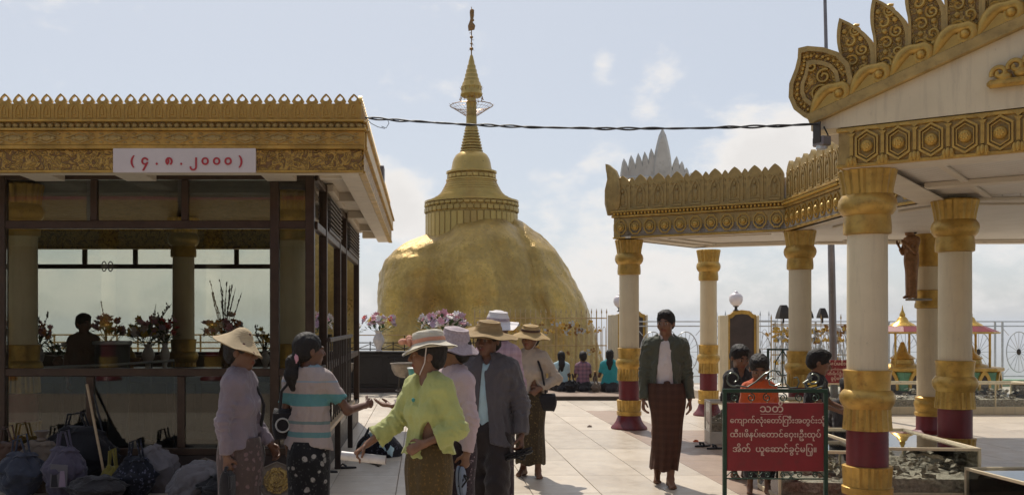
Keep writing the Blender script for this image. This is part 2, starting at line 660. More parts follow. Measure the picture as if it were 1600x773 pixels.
def copy_tree(o, parent=None):
    c = o.copy()
    COL.objects.link(c)
    c.parent = parent
    for ch in list(o.children):
        copy_tree(ch, c)
    return c


def text_mesh(name, body, size, mat, extrude=0.002, sx=1.0, bold=0.0):
    c = bpy.data.curves.new(name, 'FONT')
    c.body = body
    c.size = size
    c.align_x = 'CENTER'
    c.extrude = extrude
    c.offset = bold
    c.resolution_u = 3
    o = bpy.data.objects.new(name, c)
    COL.objects.link(o)
    dg = bpy.context.evaluated_depsgraph_get()
    me = bpy.data.meshes.new_from_object(o.evaluated_get(dg))
    bpy.data.objects.remove(o)
    bpy.data.curves.remove(c)
    me.name = name
    me.materials.clear()
    me.materials.append(MATS[mat])
    me.transform(Matrix.Diagonal((sx, 1, 1, 1)))
    return me


F_PX = 1555.0


def at(px, py, d):
    """place in the world (metres) of a measured photo point at distance d"""
    return Vector(((px - 661) * d / F_PX, d, CAM_H - (py - 503) * d / F_PX))


def spiral(c, r0, r1, a0, a1, n=26):
    return [(c[0] + (r0 + (r1 - r0) * k / n) * math.cos(a0 + (a1 - a0) * k / n), c[1], c[2] + (r0 + (r1 - r0) * k / n) * math.sin(a0 + (a1 - a0) * k / n)) for k in range(n + 1)]

# ================================================================== SETTING
# plain far below, the terrace, its paving
g = MB()
nr = 40
for k in range(nr):
    pass
vs, fs = [], []
rads = [0, 60, 140, 300, 700, 1500, 3200, 7000, 15000, 26000, 40000]
seg = 48
for k, r in enumerate(rads):
    for i in range(seg):
        a = 2 * PI * i / seg
        h = -320 + 150 * math.exp(-(r / 260.0) ** 2) + (30 * mnoise.noise((r * .0006 * math.cos(a) * 3, r * .0006 * math.sin(a) * 3, 1.3)) if 500 < r < 20000 else 0)
        vs.append((r * math.cos(a), 25 + r * math.sin(a), h))
for k in range(len(rads) - 1):
    for i in range(seg):
        j = (i + 1) % seg
        fs.append((k * seg + i, (k + 1) * seg + i, (k + 1) * seg + j, k * seg + j))
basic('far_plain', (0.16, 0.17, 0.09), 0.9, 0, 0.4, 0.004)
MATS['far_plain'].use_nodes = True
tag(MB().add(vs, fs).build('plain', 'far_plain', smooth=180), kind='structure')

TX0, TX1, TY0, TY1 = -9.0, 15.0, -3.0, 25.6
slab = MB().box(TX0, TX1, TY0, TY1, -6.0, -0.012)
floor = tag(slab.build('pavement', 'grout'), kind='structure')
TW, TL, GAP = 0.62, 1.05, 0.0032
tile_me = {}
for kind in ('tile_cream', 'tile_brown'):
    tile_me[kind] = MB().box(-TW / 2 + GAP, TW / 2 - GAP, -TL / 2 + GAP, TL / 2 - GAP, -0.012, 0.0, 0.003).mesh('paving_tile', kind)
far_c, far_b = MB(), MB()
x_line = (834 - 661) / 174.2          # a measured joint


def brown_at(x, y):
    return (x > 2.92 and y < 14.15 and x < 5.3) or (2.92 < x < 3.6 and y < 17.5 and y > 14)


cells = []
i0 = -16
for i in range(i0, 24):
    for j in range(-3, 25):
        x = x_line + (i + .5) * TW
        y = 8.0 + (j - 3 + .5) * TL
        if x - TW / 2 < TX0 or x + TW / 2 > TX1 or y - TL / 2 < TY0 or y + TL / 2 > TY1:
            continue
        px = 661 + x * F_PX / max(y, .5)
        py = 503 + CAM_H * F_PX / max(y, .5)
        vis = (-60 < px < 1660) and py < 830 and y > 0
        hid = (x < -1.2 and y > 9.6)
        cells.append((0 if (vis and not hid) else 1, y, x))
cells.sort()
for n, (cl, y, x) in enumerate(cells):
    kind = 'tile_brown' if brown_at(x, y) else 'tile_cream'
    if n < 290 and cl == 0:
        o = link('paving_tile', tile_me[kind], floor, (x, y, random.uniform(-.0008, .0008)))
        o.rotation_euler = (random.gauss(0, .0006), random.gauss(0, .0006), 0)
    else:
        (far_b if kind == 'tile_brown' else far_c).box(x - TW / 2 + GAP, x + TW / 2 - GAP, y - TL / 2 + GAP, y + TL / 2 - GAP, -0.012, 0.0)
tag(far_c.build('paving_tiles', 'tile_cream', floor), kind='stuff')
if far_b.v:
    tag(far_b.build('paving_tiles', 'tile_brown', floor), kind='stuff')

# raised platform in front of the rock, with its dark riser
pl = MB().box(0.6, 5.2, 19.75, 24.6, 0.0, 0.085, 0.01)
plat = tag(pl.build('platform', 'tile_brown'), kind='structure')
MB().box(0.6, 5.2, 19.735, 19.748, 0.005, 0.075).build('riser', 'dark_wood', plat)
MB().box(0.0, 6.0, 19.9, 20.5, 0.0, 0.002)
# green kerb under the far railing on the right
tag(MB().box(8.6, 15.0, 21.6, 21.9, 0.0, 0.30, 0.02).build('kerb', 'kerb_green'), kind='structure')
tag(MB().box(5.6, 15.0, 18.6, 21.5, 0.0, 0.16, 0.01).build('plinth', 'tile_cream'), kind='structure')

# ================================================================== GOLDEN ROCK
RY = 33.0
RS = F_PX / RY
lf = [(604, 720), (598, 640), (594, 560), (591, 500), (590, 452), (594, 427), (601, 405), (614, 391), (634, 379), (660, 368), (684, 357), (705, 350)]
rt = [(966, 720), (960, 640), (947, 585), (936, 545), (921, 492), (908, 457), (890, 425), (868, 391), (847, 366), (834, 355), (824, 349), (815, 346)]


def zof(py): return CAM_H - (py - 503) / RS
def xof(px): return (px - 661) / RS


def build_rock():
    NZ, NA = 120, 220
    zl = np.array([zof(p[1]) for p in lf]); xl = np.array([xof(p[0]) for p in lf])
    zr = np.array([zof(p[1]) for p in rt]); xr = np.array([xof(p[0]) for p in rt])
    ztop = zof(350)
    zbot = zof(720)
    vs = []
    for k in range(NZ + 1):
        t = k / NZ
        z = zbot + (ztop - zbot) * t
        Lx, Rx = np.interp(z, zl, xl), np.interp(z, zr, xr)
        c, a = (Lx + Rx) / 2, (Rx - Lx) / 2
        b = a * 0.80
        for i in range(NA):
            th = 2 * PI * i / NA
            ct, st = math.cos(th), math.sin(th)
            e = 0.86
            x = c + a * math.copysign(abs(ct) ** e, ct)
            y = RY + 0.4 + b * math.copysign(abs(st) ** e, st)
            zz = z
            front = max(0.0, -st)
            px = 661 + x * RS
            py = 503 - (z - CAM_H) * RS
            # left shoulder: the face turns away left of a soft ridge
            x1 = 697 - 0.02 * (py - 380)
            d1 = px - x1
            y += front * (0.55 / (1 + math.exp(d1 / 9.0))) * min(1, max(0, (py - 355) / 40))
            # sloping ledge on top of the left shoulder
            if px < 712:
                t_ = min(1, max(0, (388 - py + (px - 660) * -.10) / 24.0))
                y += front * 1.15 * t_ * t_ * min(1, max(0, (712 - px) / 22.0))
            # hollow low on the left that catches golden light
            hx, hy = (px - 690) / 46, (py - 490) / 52
            y += front * 0.95 * math.exp(-(hx * hx + hy * hy))
            hx, hy = (px - 735) / 30, (py - 470) / 70
            y -= front * 0.30 * math.exp(-(hx * hx + hy * hy))
            # the crown of the rock bulges forward below the stupa
            tb_ = min(1, max(0, (410 - py) / 55.0))
            y -= front * 0.50 * tb_ * tb_ * (3 - 2 * tb_) * math.exp(-((px - 748) / 62.0) ** 2)
            # long cleft under the right side of the stupa
            x2 = 806 + 0.26 * (py - 350) + 5 * math.sin(py * .05)
            d2 = px - x2
            y += front * (0.26 * math.exp(-(d2 / 8.0) ** 2) + 0.16 / (1 + math.exp(-d2 / 7.0)))
            x3 = 872 + 0.30 * (py - 400)
            y += front * 0.12 * math.exp(-((px - x3) / 9.0) ** 2)
            x4 = 770 + 0.10 * (py - 350) + 8 * math.sin(py * .03)
            y += front * 0.10 * math.exp(-((px - x4) / 12.0) ** 2)
            p = Vector((x, y, zz))
            n1 = mnoise.fractal(p * 0.45, 1.0, 2.1, 5)
            n2 = mnoise.fractal(p * 1.7 + Vector((3, 1, 7)), 0.9, 2.1, 5)
            rad = Vector((ct, st, 0.25)).normalized()
            p += rad * (0.10 * n1 + 0.055 * n2)
            vs.append(p[:])
    fs = []
    for k in range(NZ):
        for i in range(NA):
            j = (i + 1) % NA
            fs.append((k * NA + i, k * NA + j, (k + 1) * NA + j, (k + 1) * NA + i))
    # rounded cap
    last = NZ
    base = [Vector(vs[last * NA + i]) for i in range(NA)]
    cen = sum(base, ZERO) / NA
    idx = [last * NA + i for i in range(NA)]
    for q, (f, dz) in enumerate([(.9, .10), (.7, .22), (.4, .3), (.12, .33)]):
        s0 = len(vs)
        for i in range(NA):
            p = cen + (base[i] - cen) * f
            p.z = base[i].z * f + cen.z * (1 - f) + dz
            p.z += 0.03 * mnoise.noise(p * 2)
            vs.append(p[:])
        for i in range(NA):
            j = (i + 1) % NA
            fs.append((idx[i], idx[j], s0 + j, s0 + i))
        idx = [s0 + i for i in range(NA)]
    fs.append(tuple(idx))
    return MB().add(vs, fs)


rock = build_rock().build('golden_boulder', 'gold_leaf', smooth=180)
tag(rock, 'huge boulder covered in gold leaf behind the fence, carrying the stupa', 'boulder')
# ledge of bare stone the boulder rests on
lg = MB()
vs, fs = [], []
for k in range(9):
    z = -14 + k * (zof(690) + 14) / 8
    for i in range(40):
        a = 2 * PI * i / 40
        r = 7.0 - 0.28 * k + 0.5 * mnoise.noise((math.cos(a) * 2, math.sin(a) * 2, z * .5))
        vs.append((xof(775) + r * math.cos(a), RY + 1 + r * .8 * math.sin(a), z))
for k in range(8):
    for i in range(40):
        j = (i + 1) % 40
        fs.append((k * 40 + i, k * 40 + j, (k + 1) * 40 + j, (k + 1) * 40 + i))
fs.append(tuple(8 * 40 + i for i in range(40)))
tag(lg.add(vs, fs).build('ledge', 'stone_grey', smooth=60), kind='structure')

# ------------------------------------------------------------------ stupa on the rock
SX, SY = xof(738), RY + 0.50
SZ0 = zof(366)
stupa = thing('stupa', 'slender gilded stupa with ringed spire standing on top of the golden boulder', 'stupa', (SX, SY, SZ0))


def sp(h, py): return (h / RS, zof(py) - SZ0)


prof = [(0, 372), (70.5, 372), (71, 330)]
MB().lathe([sp(h, y) for h, y in prof + [(0, 330)]], 64).build('drum', 'gold_plate', stupa, True)
NP = 46


def plate_row(r, y0, y1, n, th, name, ph=0.0):
    z0, z1 = zof(y0) - SZ0, zof(y1) - SZ0
    w = 2 * PI * r / n
    me = MB().box(-w * .47, w * .47, -th, th * .3, z0, z1, th * .55).mesh(name, 'gold_plate')
    for i in range(n):
        a = 2 * PI * (i + ph) / n
        link(name, me, stupa, (r * math.cos(a), r * math.sin(a), 0), a + PI / 2)


plate_row(71.5 / RS, 372, 333, 44, .035, 'drum_plate')
plate_row(72.5 / RS, 331.5, 323.5, 44, .05, 'rim_plate', .5)
plate_row(72.0 / RS, 322.5, 316.5, 44, .06, 'cornice_plate')
plate_row(37.4 / RS, 276.6, 270.4, 26, .03, 'band_plate')
body = [(0, 331), (71, 331), (71, 316), (74.5, 315.5), (74.5, 312.5), (69, 312)]
hh, yy = 67.0, 312.0
for hn_, st_ in ((61, 3.2), (55.5, 3.2), (51.5, 3.4), (48.5, 3.6), (46, 3.8), (44, 3.8), (42, 3.8), (40.3, 3.6)):
    body += [(hh, yy), (hh, yy - st_ * .35), (hh - 2.2, yy - st_ * .42), (hh - 2.2, yy - st_ * .9), (hn_ + .8, yy - st_)]
    hh, yy = hn_, yy - st_
body += [(38, yy - .4), (38, 281), (40.5, 280.3), (40.5, 278), (36.5, 277.4), (36.0, 270), (36.5, 269), (40, 268), (40, 265.2), (33.5, 264.6), (32.5, 262), (31.5, 258), (30.3, 251), (28.5, 245),
         (25, 239), (20, 235.5), (18, 234)]
MB().lathe([sp(h, y) for h, y in body], 56).build('terraces', 'gold_plate', stupa, 28)
r_ = []
y = 234.0
h = 18.5
ring_me = []
k = 0
while y > 198:
    hh = 18.2 - (234 - y) * 0.215
    MB().lathe([sp(hh * .80, y), sp(hh, y - .8), sp(hh, y - 2.6), sp(hh * .82, y - 3.6), sp(hh * .80, y - 4.6)], 28).build('spire_ring', 'gold_plate', stupa, True)
    y -= 4.6
neck = [(10, 199), (10.4, 196), (8.6, 192), (8.3, 180), (8.6, 178.5), (8.0, 177), (8.0, 158), (9, 156), (7, 154), (7.2, 146)]
MB().lathe([sp(h, y) for h, y in neck], 24).build('neck', 'gold_plate', stupa, True)
# wire dish round the neck
dish = MB()
for q, (h, y) in enumerate([(33.5, 160.5), (28, 164), (22, 168), (15, 172.5), (10, 176)]):
    rr, zz = sp(h, y)
    dish.tube([(rr * math.cos(2 * PI * i / 36), rr * math.sin(2 * PI * i / 36), zz) for i in range(37)], .006 if q else .014, 5, False)
for i in range(30):
    a = 2 * PI * i / 30
    dish.tube([(sp(h, y)[0] * math.cos(a), sp(h, y)[0] * math.sin(a), sp(h, y)[1]) for h, y in ((33.5, 160.5), (22, 168), (10, 176))], .005, 4)
for i in range(16):
    a = 2 * PI * (i + .4) / 16
    r0, z0 = sp(33, 160)
    dish.tube([(r0 * math.cos(a), r0 * math.sin(a), z0), (r0 * 1.1 * math.cos(a), r0 * 1.1 * math.sin(a), z0 + random.uniform(-.02, .06))], .006, 4)
dish.build('wire_dish', 'bronze', stupa)
crown = [(7, 148), (14, 147), (17.5, 143), (16, 140), (15.5, 134), (16.5, 131), (15, 129), (14, 124), (12.3, 122), (12, 118), (10.5, 116), (10.2, 111), (8.8, 109), (8.4, 104), (7, 102), (6.6, 97), (5.2, 95),
         (4.6, 90), (3.6, 87), (2.8, 83), (1.6, 80)]
MB().lathe([sp(h, y) for h, y in crown], 28, flute=(1, 6, .10, 12)).build('umbrella_crown', 'gold_plate', stupa, 30)
bl = MB()
for i in range(14):
    a = 2 * PI * i / 14
    r0, z0 = sp(17, 145)
    bl.tube([(r0 * math.cos(a), r0 * math.sin(a), z0), (r0 * 1.08 * math.cos(a), r0 * 1.08 * math.sin(a), z0 - .10)], .009, 5)
    bl.ball((r0 * 1.08 * math.cos(a), r0 * 1.08 * math.sin(a), z0 - .12), (.022, .022, .03), 6, 4)
    r0, z0 = sp(15.5, 137)
    bl.tube([(r0 * math.cos(a), r0 * math.sin(a), z0), (r0 * 1.2 * math.cos(a), r0 * 1.2 * math.sin(a), z0 + .13)], [.012, .003], 5)
bl.build('hanging_bells', 'bronze', stupa)
vane = MB()
z80, z3 = zof(82) - SZ0, zof(4) - SZ0
vane.tube([(0, 0, z80), (0, 0, z3)], [.022, .012], 6)
for (py, r, hgt) in [(70, .07, .10), (62, .05, .06), (52, .06, .10)]:
    vane.ball((0, 0, zof(py) - SZ0), (r, r, hgt * .5), 8, 6)
for (py, dx) in [(74, .06), (74, -.06), (58, .05), (47, -.05), (66, .05)]:
    vane.tube([(0, 0, zof(py) - SZ0), (dx, 0, zof(py) - SZ0 + .06), (dx * 1.5, 0, zof(py) - SZ0 + .02)], .008, 5)
fl = [(-.10, zof(42) - SZ0), (.10, zof(40) - SZ0), (.13, zof(34) - SZ0), (.03, zof(28) - SZ0), (.08, zof(20) - SZ0), (.09, zof(12) - SZ0), (0, zof(6) - SZ0), (-.06, zof(12) - SZ0), (-.04, zof(24) - SZ0), (-.12, zof(34) - SZ0)]
vane.prism(fl, .05, bev=.25)
for py in (10, 17, 25, 33, 38):
    vane.ball((0.02, 0, zof(py) - SZ0), (.075, .05, .06), 8, 5)
vane.build('vane', 'bronze', stupa, 40)

# ================================================================== LEFT SHRINE HALL (glazed)
LW = -1.034          # x of the right-hand wall
LY0, LY1 = 9.4, 15.5
hall_loc = Vector((-3.9, 9.4, 0))
hall = thing('shrine_hall', 'glazed shrine hall with dark frames and a gilded crested flat roof', 'building', hall_loc)
O = hall_loc


def hb(name, mat, x0, x1, y0, y1, z0, z1, bev=0.006, parent=None):
    return MB().box(x0, x1, y0, y1, z0, z1, bev).build(name, mat, parent or hall, off=O if parent is None else O)


def X_(px, d=9.4): return (px - 661) * d / F_PX


XL = -6.6
# base and floor inside
hb('base_wall', 'dark_wood', XL, LW + .02, LY0 - .03, LY0 + .05, 0.0, 0.30)
hb('base_wall', 'dark_wood', LW - .05, LW + .03, LY0 + .052, LY1 + .02, 0.0, 0.30)
hb('inner_floor', 'dark_wood', XL, LW - .06, LY0 + .06, LY1 - .05, 0.004, 0.12, 0)
hb('ceiling', 'interior_brown', XL, LW - .06, LY0 + .08, LY1 - .05, 2.96, 3.02, 0)
# front frame
FR = .035
rails = [(0.30, 0.365), (1.04, 1.115), (2.43, 2.505), (2.89, 2.955)]
for z0, z1 in rails:
    hb('transom', 'frame_brown', XL, LW + .012, LY0 - .036, LY0 + .036, z0, z1)
p1x, p2x = X_(430), LW
for x in (X_(4), p1x, p2x - .03, XL + .03):
    hb('post', 'frame_brown', x - .042, x + .042, LY0 - .05, LY0 + .05, 0.30, 2.96)
for px in (142, 284):
    x = X_(px)
    hb('mullion', 'frame_brown', x - .036, x + .036, LY0 - .032, LY0 + .032, 0.366, 1.039)
    x = X_(px + 6)
    hb('mullion', 'frame_brown', x - .032, x + .032, LY0 - .032, LY0 + .032, 2.506, 2.889)


def pane(x0, x1, y0, y1, z0, z1):
    return MB().box(x0, x1, y0, y1, z0, z1).build('pane', 'pane_glass', hall, off=O)


fx = [X_(4) + .043, X_(142) - .037, X_(142) + .037, X_(284) - .037, X_(284) + .037, p1x - .043]
for a, b in ((0, 1), (2, 3), (4, 5)):
    pane(fx[a], fx[b], LY0 - .003, LY0 + .003, .367, 1.038)
    pane(fx[a], fx[b], LY0 - .003, LY0 + .003, 2.507, 2.888)
pane(fx[0], fx[5], LY0 - .003, LY0 + .003, 1.117, 2.428)
for z0, z1 in ((.367, 1.038), (1.117, 2.428), (2.507, 2.888)):
    pane(p1x + .043, p2x - .074, LY0 - .003, LY0 + .003, z0, z1)
    pane(XL + .074, X_(4) - .043, LY0 - .003, LY0 + .003, z0, z1)
# side frame (right-hand wall)
sy = [9.46, 10.3, 12.0, 12.95, 15.44]
for z0, z1 in rails:
    hb('transom', 'frame_brown', LW - .036, LW + .036, LY0 + .052, LY1, z0, z1)
for y in sy[1:]:
    hb('post', 'frame_brown', LW - .045, LW + .045, y - .045, y + .045, .30, 2.96)
for a, b in zip(sy[:-1], sy[1:]):
    for z0, z1 in ((.367, 1.038), (1.117, 2.428), (2.507, 2.888)):
        pane(LW - .003, LW + .003, a + .046, b - .046, z0, z1)
# louvred vents on the upper side lights
for a, b in ((10.42, 11.88), (13.2, 15.2)):
    vent = hb('louvre_vent', 'frame_brown', LW + .02, LW + .06, a, b, 2.50, 2.535)
    for z in np.arange(2.55, 2.90, .045):
        MB().obox((LW + .05, (a + b) / 2, z), (.05, b - a, .010), R(28), 'Y').build('slat', 'steel_pole', vent, off=O)
    hb('vent_hood', 'soffit_white', LW + .03, LW + .10, a - .02, b + .02, 2.91, 2.99)
# back wall glazing
for z0, z1 in ((1.04, 1.09), (2.38, 2.45), (2.74, 2.80)):
    hb('back_transom', 'frame_brown', XL, LW - .05, LY1 - .03, LY1 + .03, z0, z1)
for px in (53, 133, 212, 296, 370, 452):
    x = X_(px, LY1)
    hb('back_mullion', 'frame_brown', x - .035, x + .035, LY1 - .03, LY1 + .03, 2.451, 2.739)
for px in (-100, 53, 452):
    x = X_(px, LY1)
    hb('back_post', 'frame_brown', x - .04, x + .04, LY1 - .034, LY1 + .034, 1.091, 2.379)
hb('back_wall', 'interior_brown', XL, LW - .05, LY1 - .02, LY1 + .04, 0.0, 1.038)
hb('back_lintel', 'gold_vine', XL, LW - .05, LY1 - .05, LY1 + .04, 2.802, 2.96)
MB().box(XL, LW - .05, LY1 - .004, LY1 + .002, 1.09, 2.38).build('pane', 'pane_glass', hall, off=O)
MB().box(XL, LW - .05, LY1 - .004, LY1 + .002, 2.452, 2.738).build('pane', 'pane_glass', hall, off=O)
hb('left_wall', 'interior_brown', XL - .1, XL - .002, LY0 - .03, LY1 + .04, 0, 2.96)
# inner cornice that shows through the glass
hb('inner_cornice', 'gold_vine', XL, LW - .12, LY1 - 1.0, LY1 - .8, 2.62, 2.94)


# ---- columns: one mesh for each piece, shared by all columns of the scene
def col_meshes():
    d = {}
    r = .148
    d['shaft'] = MB().lathe([(r, 1.12), (r, 1.5), (r * .985, 2.28)], 28).mesh('column', 'white_paint', True)
    d['base'] = MB().lathe([(.268, 0.0), (.272, .018), (.262, .035), (.225, .07), (.192, .12), (.175, .17), (.168, .20)], 28).mesh('base', 'red_paint', True)
    d['drum'] = MB().lathe([(.152, .40), (.152, .72)], 28).mesh('red_drum', 'red_paint', True)
    d['collar'] = MB().lathe([(.165, .195), (.183, .20), (.186, .255), (.172, .262), (.170, .27), (.176, .40), (.180, .418), (.168, .422)], 56, flute=(4, 7, .09, 20)).mesh('collar', 'gold_paint', 34)
    d['lower'] = MB().lathe([(.158, .70), (.175, .705), (.170, .76), (.164, .87), (.176, .885), (.196, .92), (.202, .955), (.196, .985), (.178, 1.01), (.165, 1.02), (.164, 1.04), (.172, 1.15), (.178, 1.172), (.16, 1.176)], 64,
                           flute=(1, 3, .09, 20)).mesh('lower_capital', 'gold_paint', 34)
    d['upper'] = MB().lathe([(.152, 2.235), (.172, 2.245), (.174, 2.30), (.166, 2.385), (.182, 2.395), (.205, 2.43), (.214, 2.47), (.206, 2.51), (.186, 2.54), (.176, 2.55), (.182, 2.60), (.200, 2.70), (.208, 2.735), (.196, 2.75), (.15, 2.752)], 64,
                           flute=(9, 13, .09, 18)).mesh('capital', 'gold_paint', 34)
    return d


CM = col_meshes()


def column(parent, p, sc_=1.0, plain=False, lift=1.0):
    s = (sc_, sc_, lift)
    c = link('column', CM['shaft'], parent, p, random.uniform(0, 1), s)
    for nm, k in (('base', 'base'), ('red_drum', 'drum'), ('collar', 'collar'), ('lower_capital', 'lower'), ('capital', 'upper')):
        link(nm, CM[k], c)
    return c


for (px, d) in ((36, 10.05), (287, 13.3), (456, 10.6), (-170, 13.3)):
    column(hall, Vector((X_(px, d), d, 0.12)) - O, 0.98, lift=1.025)
# ---- roof
EX, EY0, EY1 = -.53, 8.6, 16.2
hb('roof_slab', 'soffit_white', XL - .3, EX - .03, EY0 + .04, EY1 - .03, 3.0, 3.25, 0)
# coffered soffit: beams proud of the slab
hb('soffit_beam', 'soffit_white', XL - .3, EX - .02, EY0 + .02, EY0 + .20, 2.845, 2.999, .004)
hb('soffit_beam', 'soffit_white', EX - .20, EX - .021, EY0 + .202, EY1 - .02, 2.846, 2.998, .004)
for y in (9.42, 11.2, 13.0, 14.8, 16.05):
    hb('soffit_beam', 'soffit_white', LW + .06, EX - .202, y - .06, y + .06, 2.90, 2.998, .004)
for x in (X_(50, 8.9), X_(200, 8.9), X_(430, 8.9)):
    hb('soffit_beam', 'soffit_white', x - .14, x + .14, EY0 + .202, LY0 - .06, 2.87, 2.997, .004)
# fascia bands
f1 = hb('vine_panel', 'gold_vine', XL - .3, EX, EY0 - .02, EY0 + .015, 2.855, 3.035, .006)
hb('vine_panel', 'gold_vine', EX - .015, EX + .02, EY0 + .017, EY1, 2.855, 3.035, .006)
for z0, z1, e in ((2.838, 2.858, .012), (3.037, 3.068, .03), (3.192, 3.212, .05), (3.272, 3.292, .025)):
    hb('moulding', 'gold_paint', XL - .3, EX + e, EY0 - .02 - e, EY0 + .03, z0, z1, .004)
    hb('moulding', 'gold_paint', EX - .03, EX + .02 + e, EY0 + .032, EY1 + e, z0, z1, .004)
db = hb('diamond_band', 'gold_paint', XL - .3, EX + .03, EY0 - .04, EY0 + .02, 3.069, 3.191, .004)
hb('diamond_band', 'gold_paint', EX - .02, EX + .045, EY0 + .022, EY1 + .02, 3.069, 3.191, .004)


def diamond_mesh():
    m = MB()
    w, h = .135, .047
    o = [(-w, 0), (0, -h), (w, 0), (0, h)]
    m.prism(o, .014, holes=[[(x * .86, z * .78) for x, z in o]])
    m.prism([(x * .62, z * .55) for x, z in o], .016, bev=.5)
    for s in (-1, 1):
        m.prism([(s * .05 + x * .25, s * 0 + z * .5) for x, z in o], .02, bev=.4)
    for sx in (-1, 1):
        for sz in (-1, 1):
            m.prism([(sx * .10 + x * .18, sz * .036 + z * .22) for x, z in o], .012, bev=.4)
    return m.mesh('diamond', 'gold_dull')


dm = diamond_mesh()
x = EX - .14
while x > -4.4:
    link('diamond', dm, db, Vector((x, EY0 - .044, 3.13)) - O)
    x -= .285
hb('bead_back', 'gold_dull', XL - .3, EX - .01, EY0 + .0, EY0 + .03, 3.213, 3.271, 0)
hb('bead_back', 'gold_dull', EX - .03, EX + .0, EY0 + .031, EY1, 3.213, 3.271, 0)
bead_me = MB().ball((0, 0, 0), (.028, .026, .028), 10, 6).mesh('bead', 'gold_dull', 180)
x = EX - .02
while x > -4.2:
    link('bead', bead_me, hall, Vector((x, EY0 - .008, 3.242)) - O)
    x -= .0605
sd = MB()
y = EY0 + .04
while y < EY1:
    sd.ball((EX + .01, y, 3.242), .026, 6, 4)
    y += .062
tag(sd.build('bead_row', 'gold_dull', hall, off=O), kind='stuff')


def ogee(w, h, n=7, shoulder=.62):
    """pointed arch outline, base at z=0"""
    pts = [(-w / 2, 0), (-w / 2, h * shoulder)]
    for k in range(1, n):
        t = k / n
        xx = -w / 2 + (w / 2) * (t ** 1.35)
        zz = h * shoulder + h * (1 - shoulder) * (math.sin(t * PI / 2) * .78 + .22 * t ** 3)
        pts.append((xx, zz))
    pts.append((0, h))
    return pts + [(-x, z) for x, z in reversed(pts[:-1])]


def crest_mesh():
    m = MB()
    w, h = .119, .225
    n = 18
    # plate with an arched opening near the tip
    hole = [(.024 * math.cos(a), h * .80 + .020 * math.sin(a) + (.012 if abs(a - PI / 2) < .3 else 0)) for a in [2 * PI * k / 16 for k in range(16)]]
    oc = ogee(w, h, 7)
    # upper: ring between arch outline (above split) and hole, done as strips
    zs = h * .62
    up = []
    for a in [2 * PI * k / 16 for k in range(16)]:
        dx, dz = math.cos(a), math.sin(a)
        # ray from hole centre to the outline box/arch
        best = None
        for (x0, z0), (x1, z1) in zip(oc, oc[1:] + oc[:1]):
            cz = h * .80
            den = dx * (z1 - z0) - dz * (x1 - x0)
            if abs(den) < 1e-9:
                continue
            t = (x0 * (z1 - z0) - (z0 - cz) * (x1 - x0)) / den
            u = (x0 * dz - (z0 - cz) * dx) / den
            if t > 0 and -1e-6 <= u <= 1 + 1e-6 and (best is None or t < best):
                best = t
        t = best or .03
        if dz < 0:
            t = min(t, (h * .80 - zs) / -dz)
        up.append((dx * t, h * .80 + dz * t))
    # make sure the tip is in the ring
    up[4] = (0, h)
    m.prism(up, .03, holes=[hole])
    m.box(-w / 2 + .001, w / 2 - .001, -.0145, .0145, 0, zs - .0005)
    # raised inner niche and frame
    ia = ogee(.066, .125, 6, .6)
    ib = ogee(.046, .105, 6, .6)
    m.prism([(x, z + .015) for x, z in ia], .046, holes=[[(x, z + .02) for x, z in ib]])
    m.prism([(x * .6, z * .7 + .03) for x, z in ib], .040, bev=.3)
    for s in (-1, 1):
        m.box(s * w / 2 - .006, s * w / 2 + .006, -.02, .02, 0, h * .6)
    return m.mesh('crest_leaf', 'gold_paint')


cm = crest_mesh()
x = EX - .065
while x > -4.3:
    link('crest_leaf', cm, hall, Vector((x, EY0 - .0, 3.293)) - O, scale=(1, 1, random.uniform(.985, 1.015)))
    x -= .1205
y = EY0 + .08
while y < EY1:
    link('crest_leaf', cm, hall, Vector((EX - .015, y, 3.293)) - O, PI / 2)
    y += .1205
# date board on the fascia
ba, bb = at(177, 232, 8.55), at(400, 270, 8.55)
brd = MB().box(ba.x, bb.x, 8.545, 8.575, bb.z, ba.z, .004).build('date_board', 'date_board', hall, off=O)
tm = text_mesh('date_text', '(  ၄  .  ၈  .  ၂ ၀ ၀ ၀  )', .135, 'date_red', .003, 1.0, .004)
xs = [v.co.x for v in tm.vertices]
ys = [v.co.y for v in tm.vertices]
wd = (375 - 200) * 8.54 / F_PX / (max(xs) - min(xs))
tm.transform(Matrix.Scale(wd, 4))
dt = link('date_text', tm, brd, Vector(((ba.x + bb.x) / 2, 8.541, (ba.z + bb.z) / 2)) - O + Vector((.02, 0, -.035)), rot=(PI / 2, 0, 0))
tag(dt, kind='stuff')
# small flood lamp box on the far eave
lampb = tag(MB().box(-.515, -.47, 12.0, 12.3, 3.22, 3.44, .01).build('eave_floodlight', 'steel_pole'), 'small grey box floodlight on the side edge of the gilded hall roof', 'floodlight')

# gate of slats leaning on the side wall, with its pale rail
gate = thing('slatted_gate', 'dark folding slat gate with pale wooden lower rail along the hall side', 'gate', (-.90, 9.6, 0))
MB().box(-.05, .05, -1.0, 2.9, .535, .575, .006).build('rail', 'light_wood', gate)
MB().box(-.02, .02, -.1, 2.9, 1.36, 1.40, .006).build('top_rail', 'dark_wood', gate)
for k in range(13):
    MB().box(-.007, .007, -.08 + k * .235, -.05 + k * .235, .576, 1.359, .003).build('slat', 'dark_wood', gate)
for k in (0, 1, 2):
    MB().box(-.03, .03, -.9 + k * 1.8, -.84 + k * 1.8, 0, .534, .004).build('leg', 'dark_wood', gate)

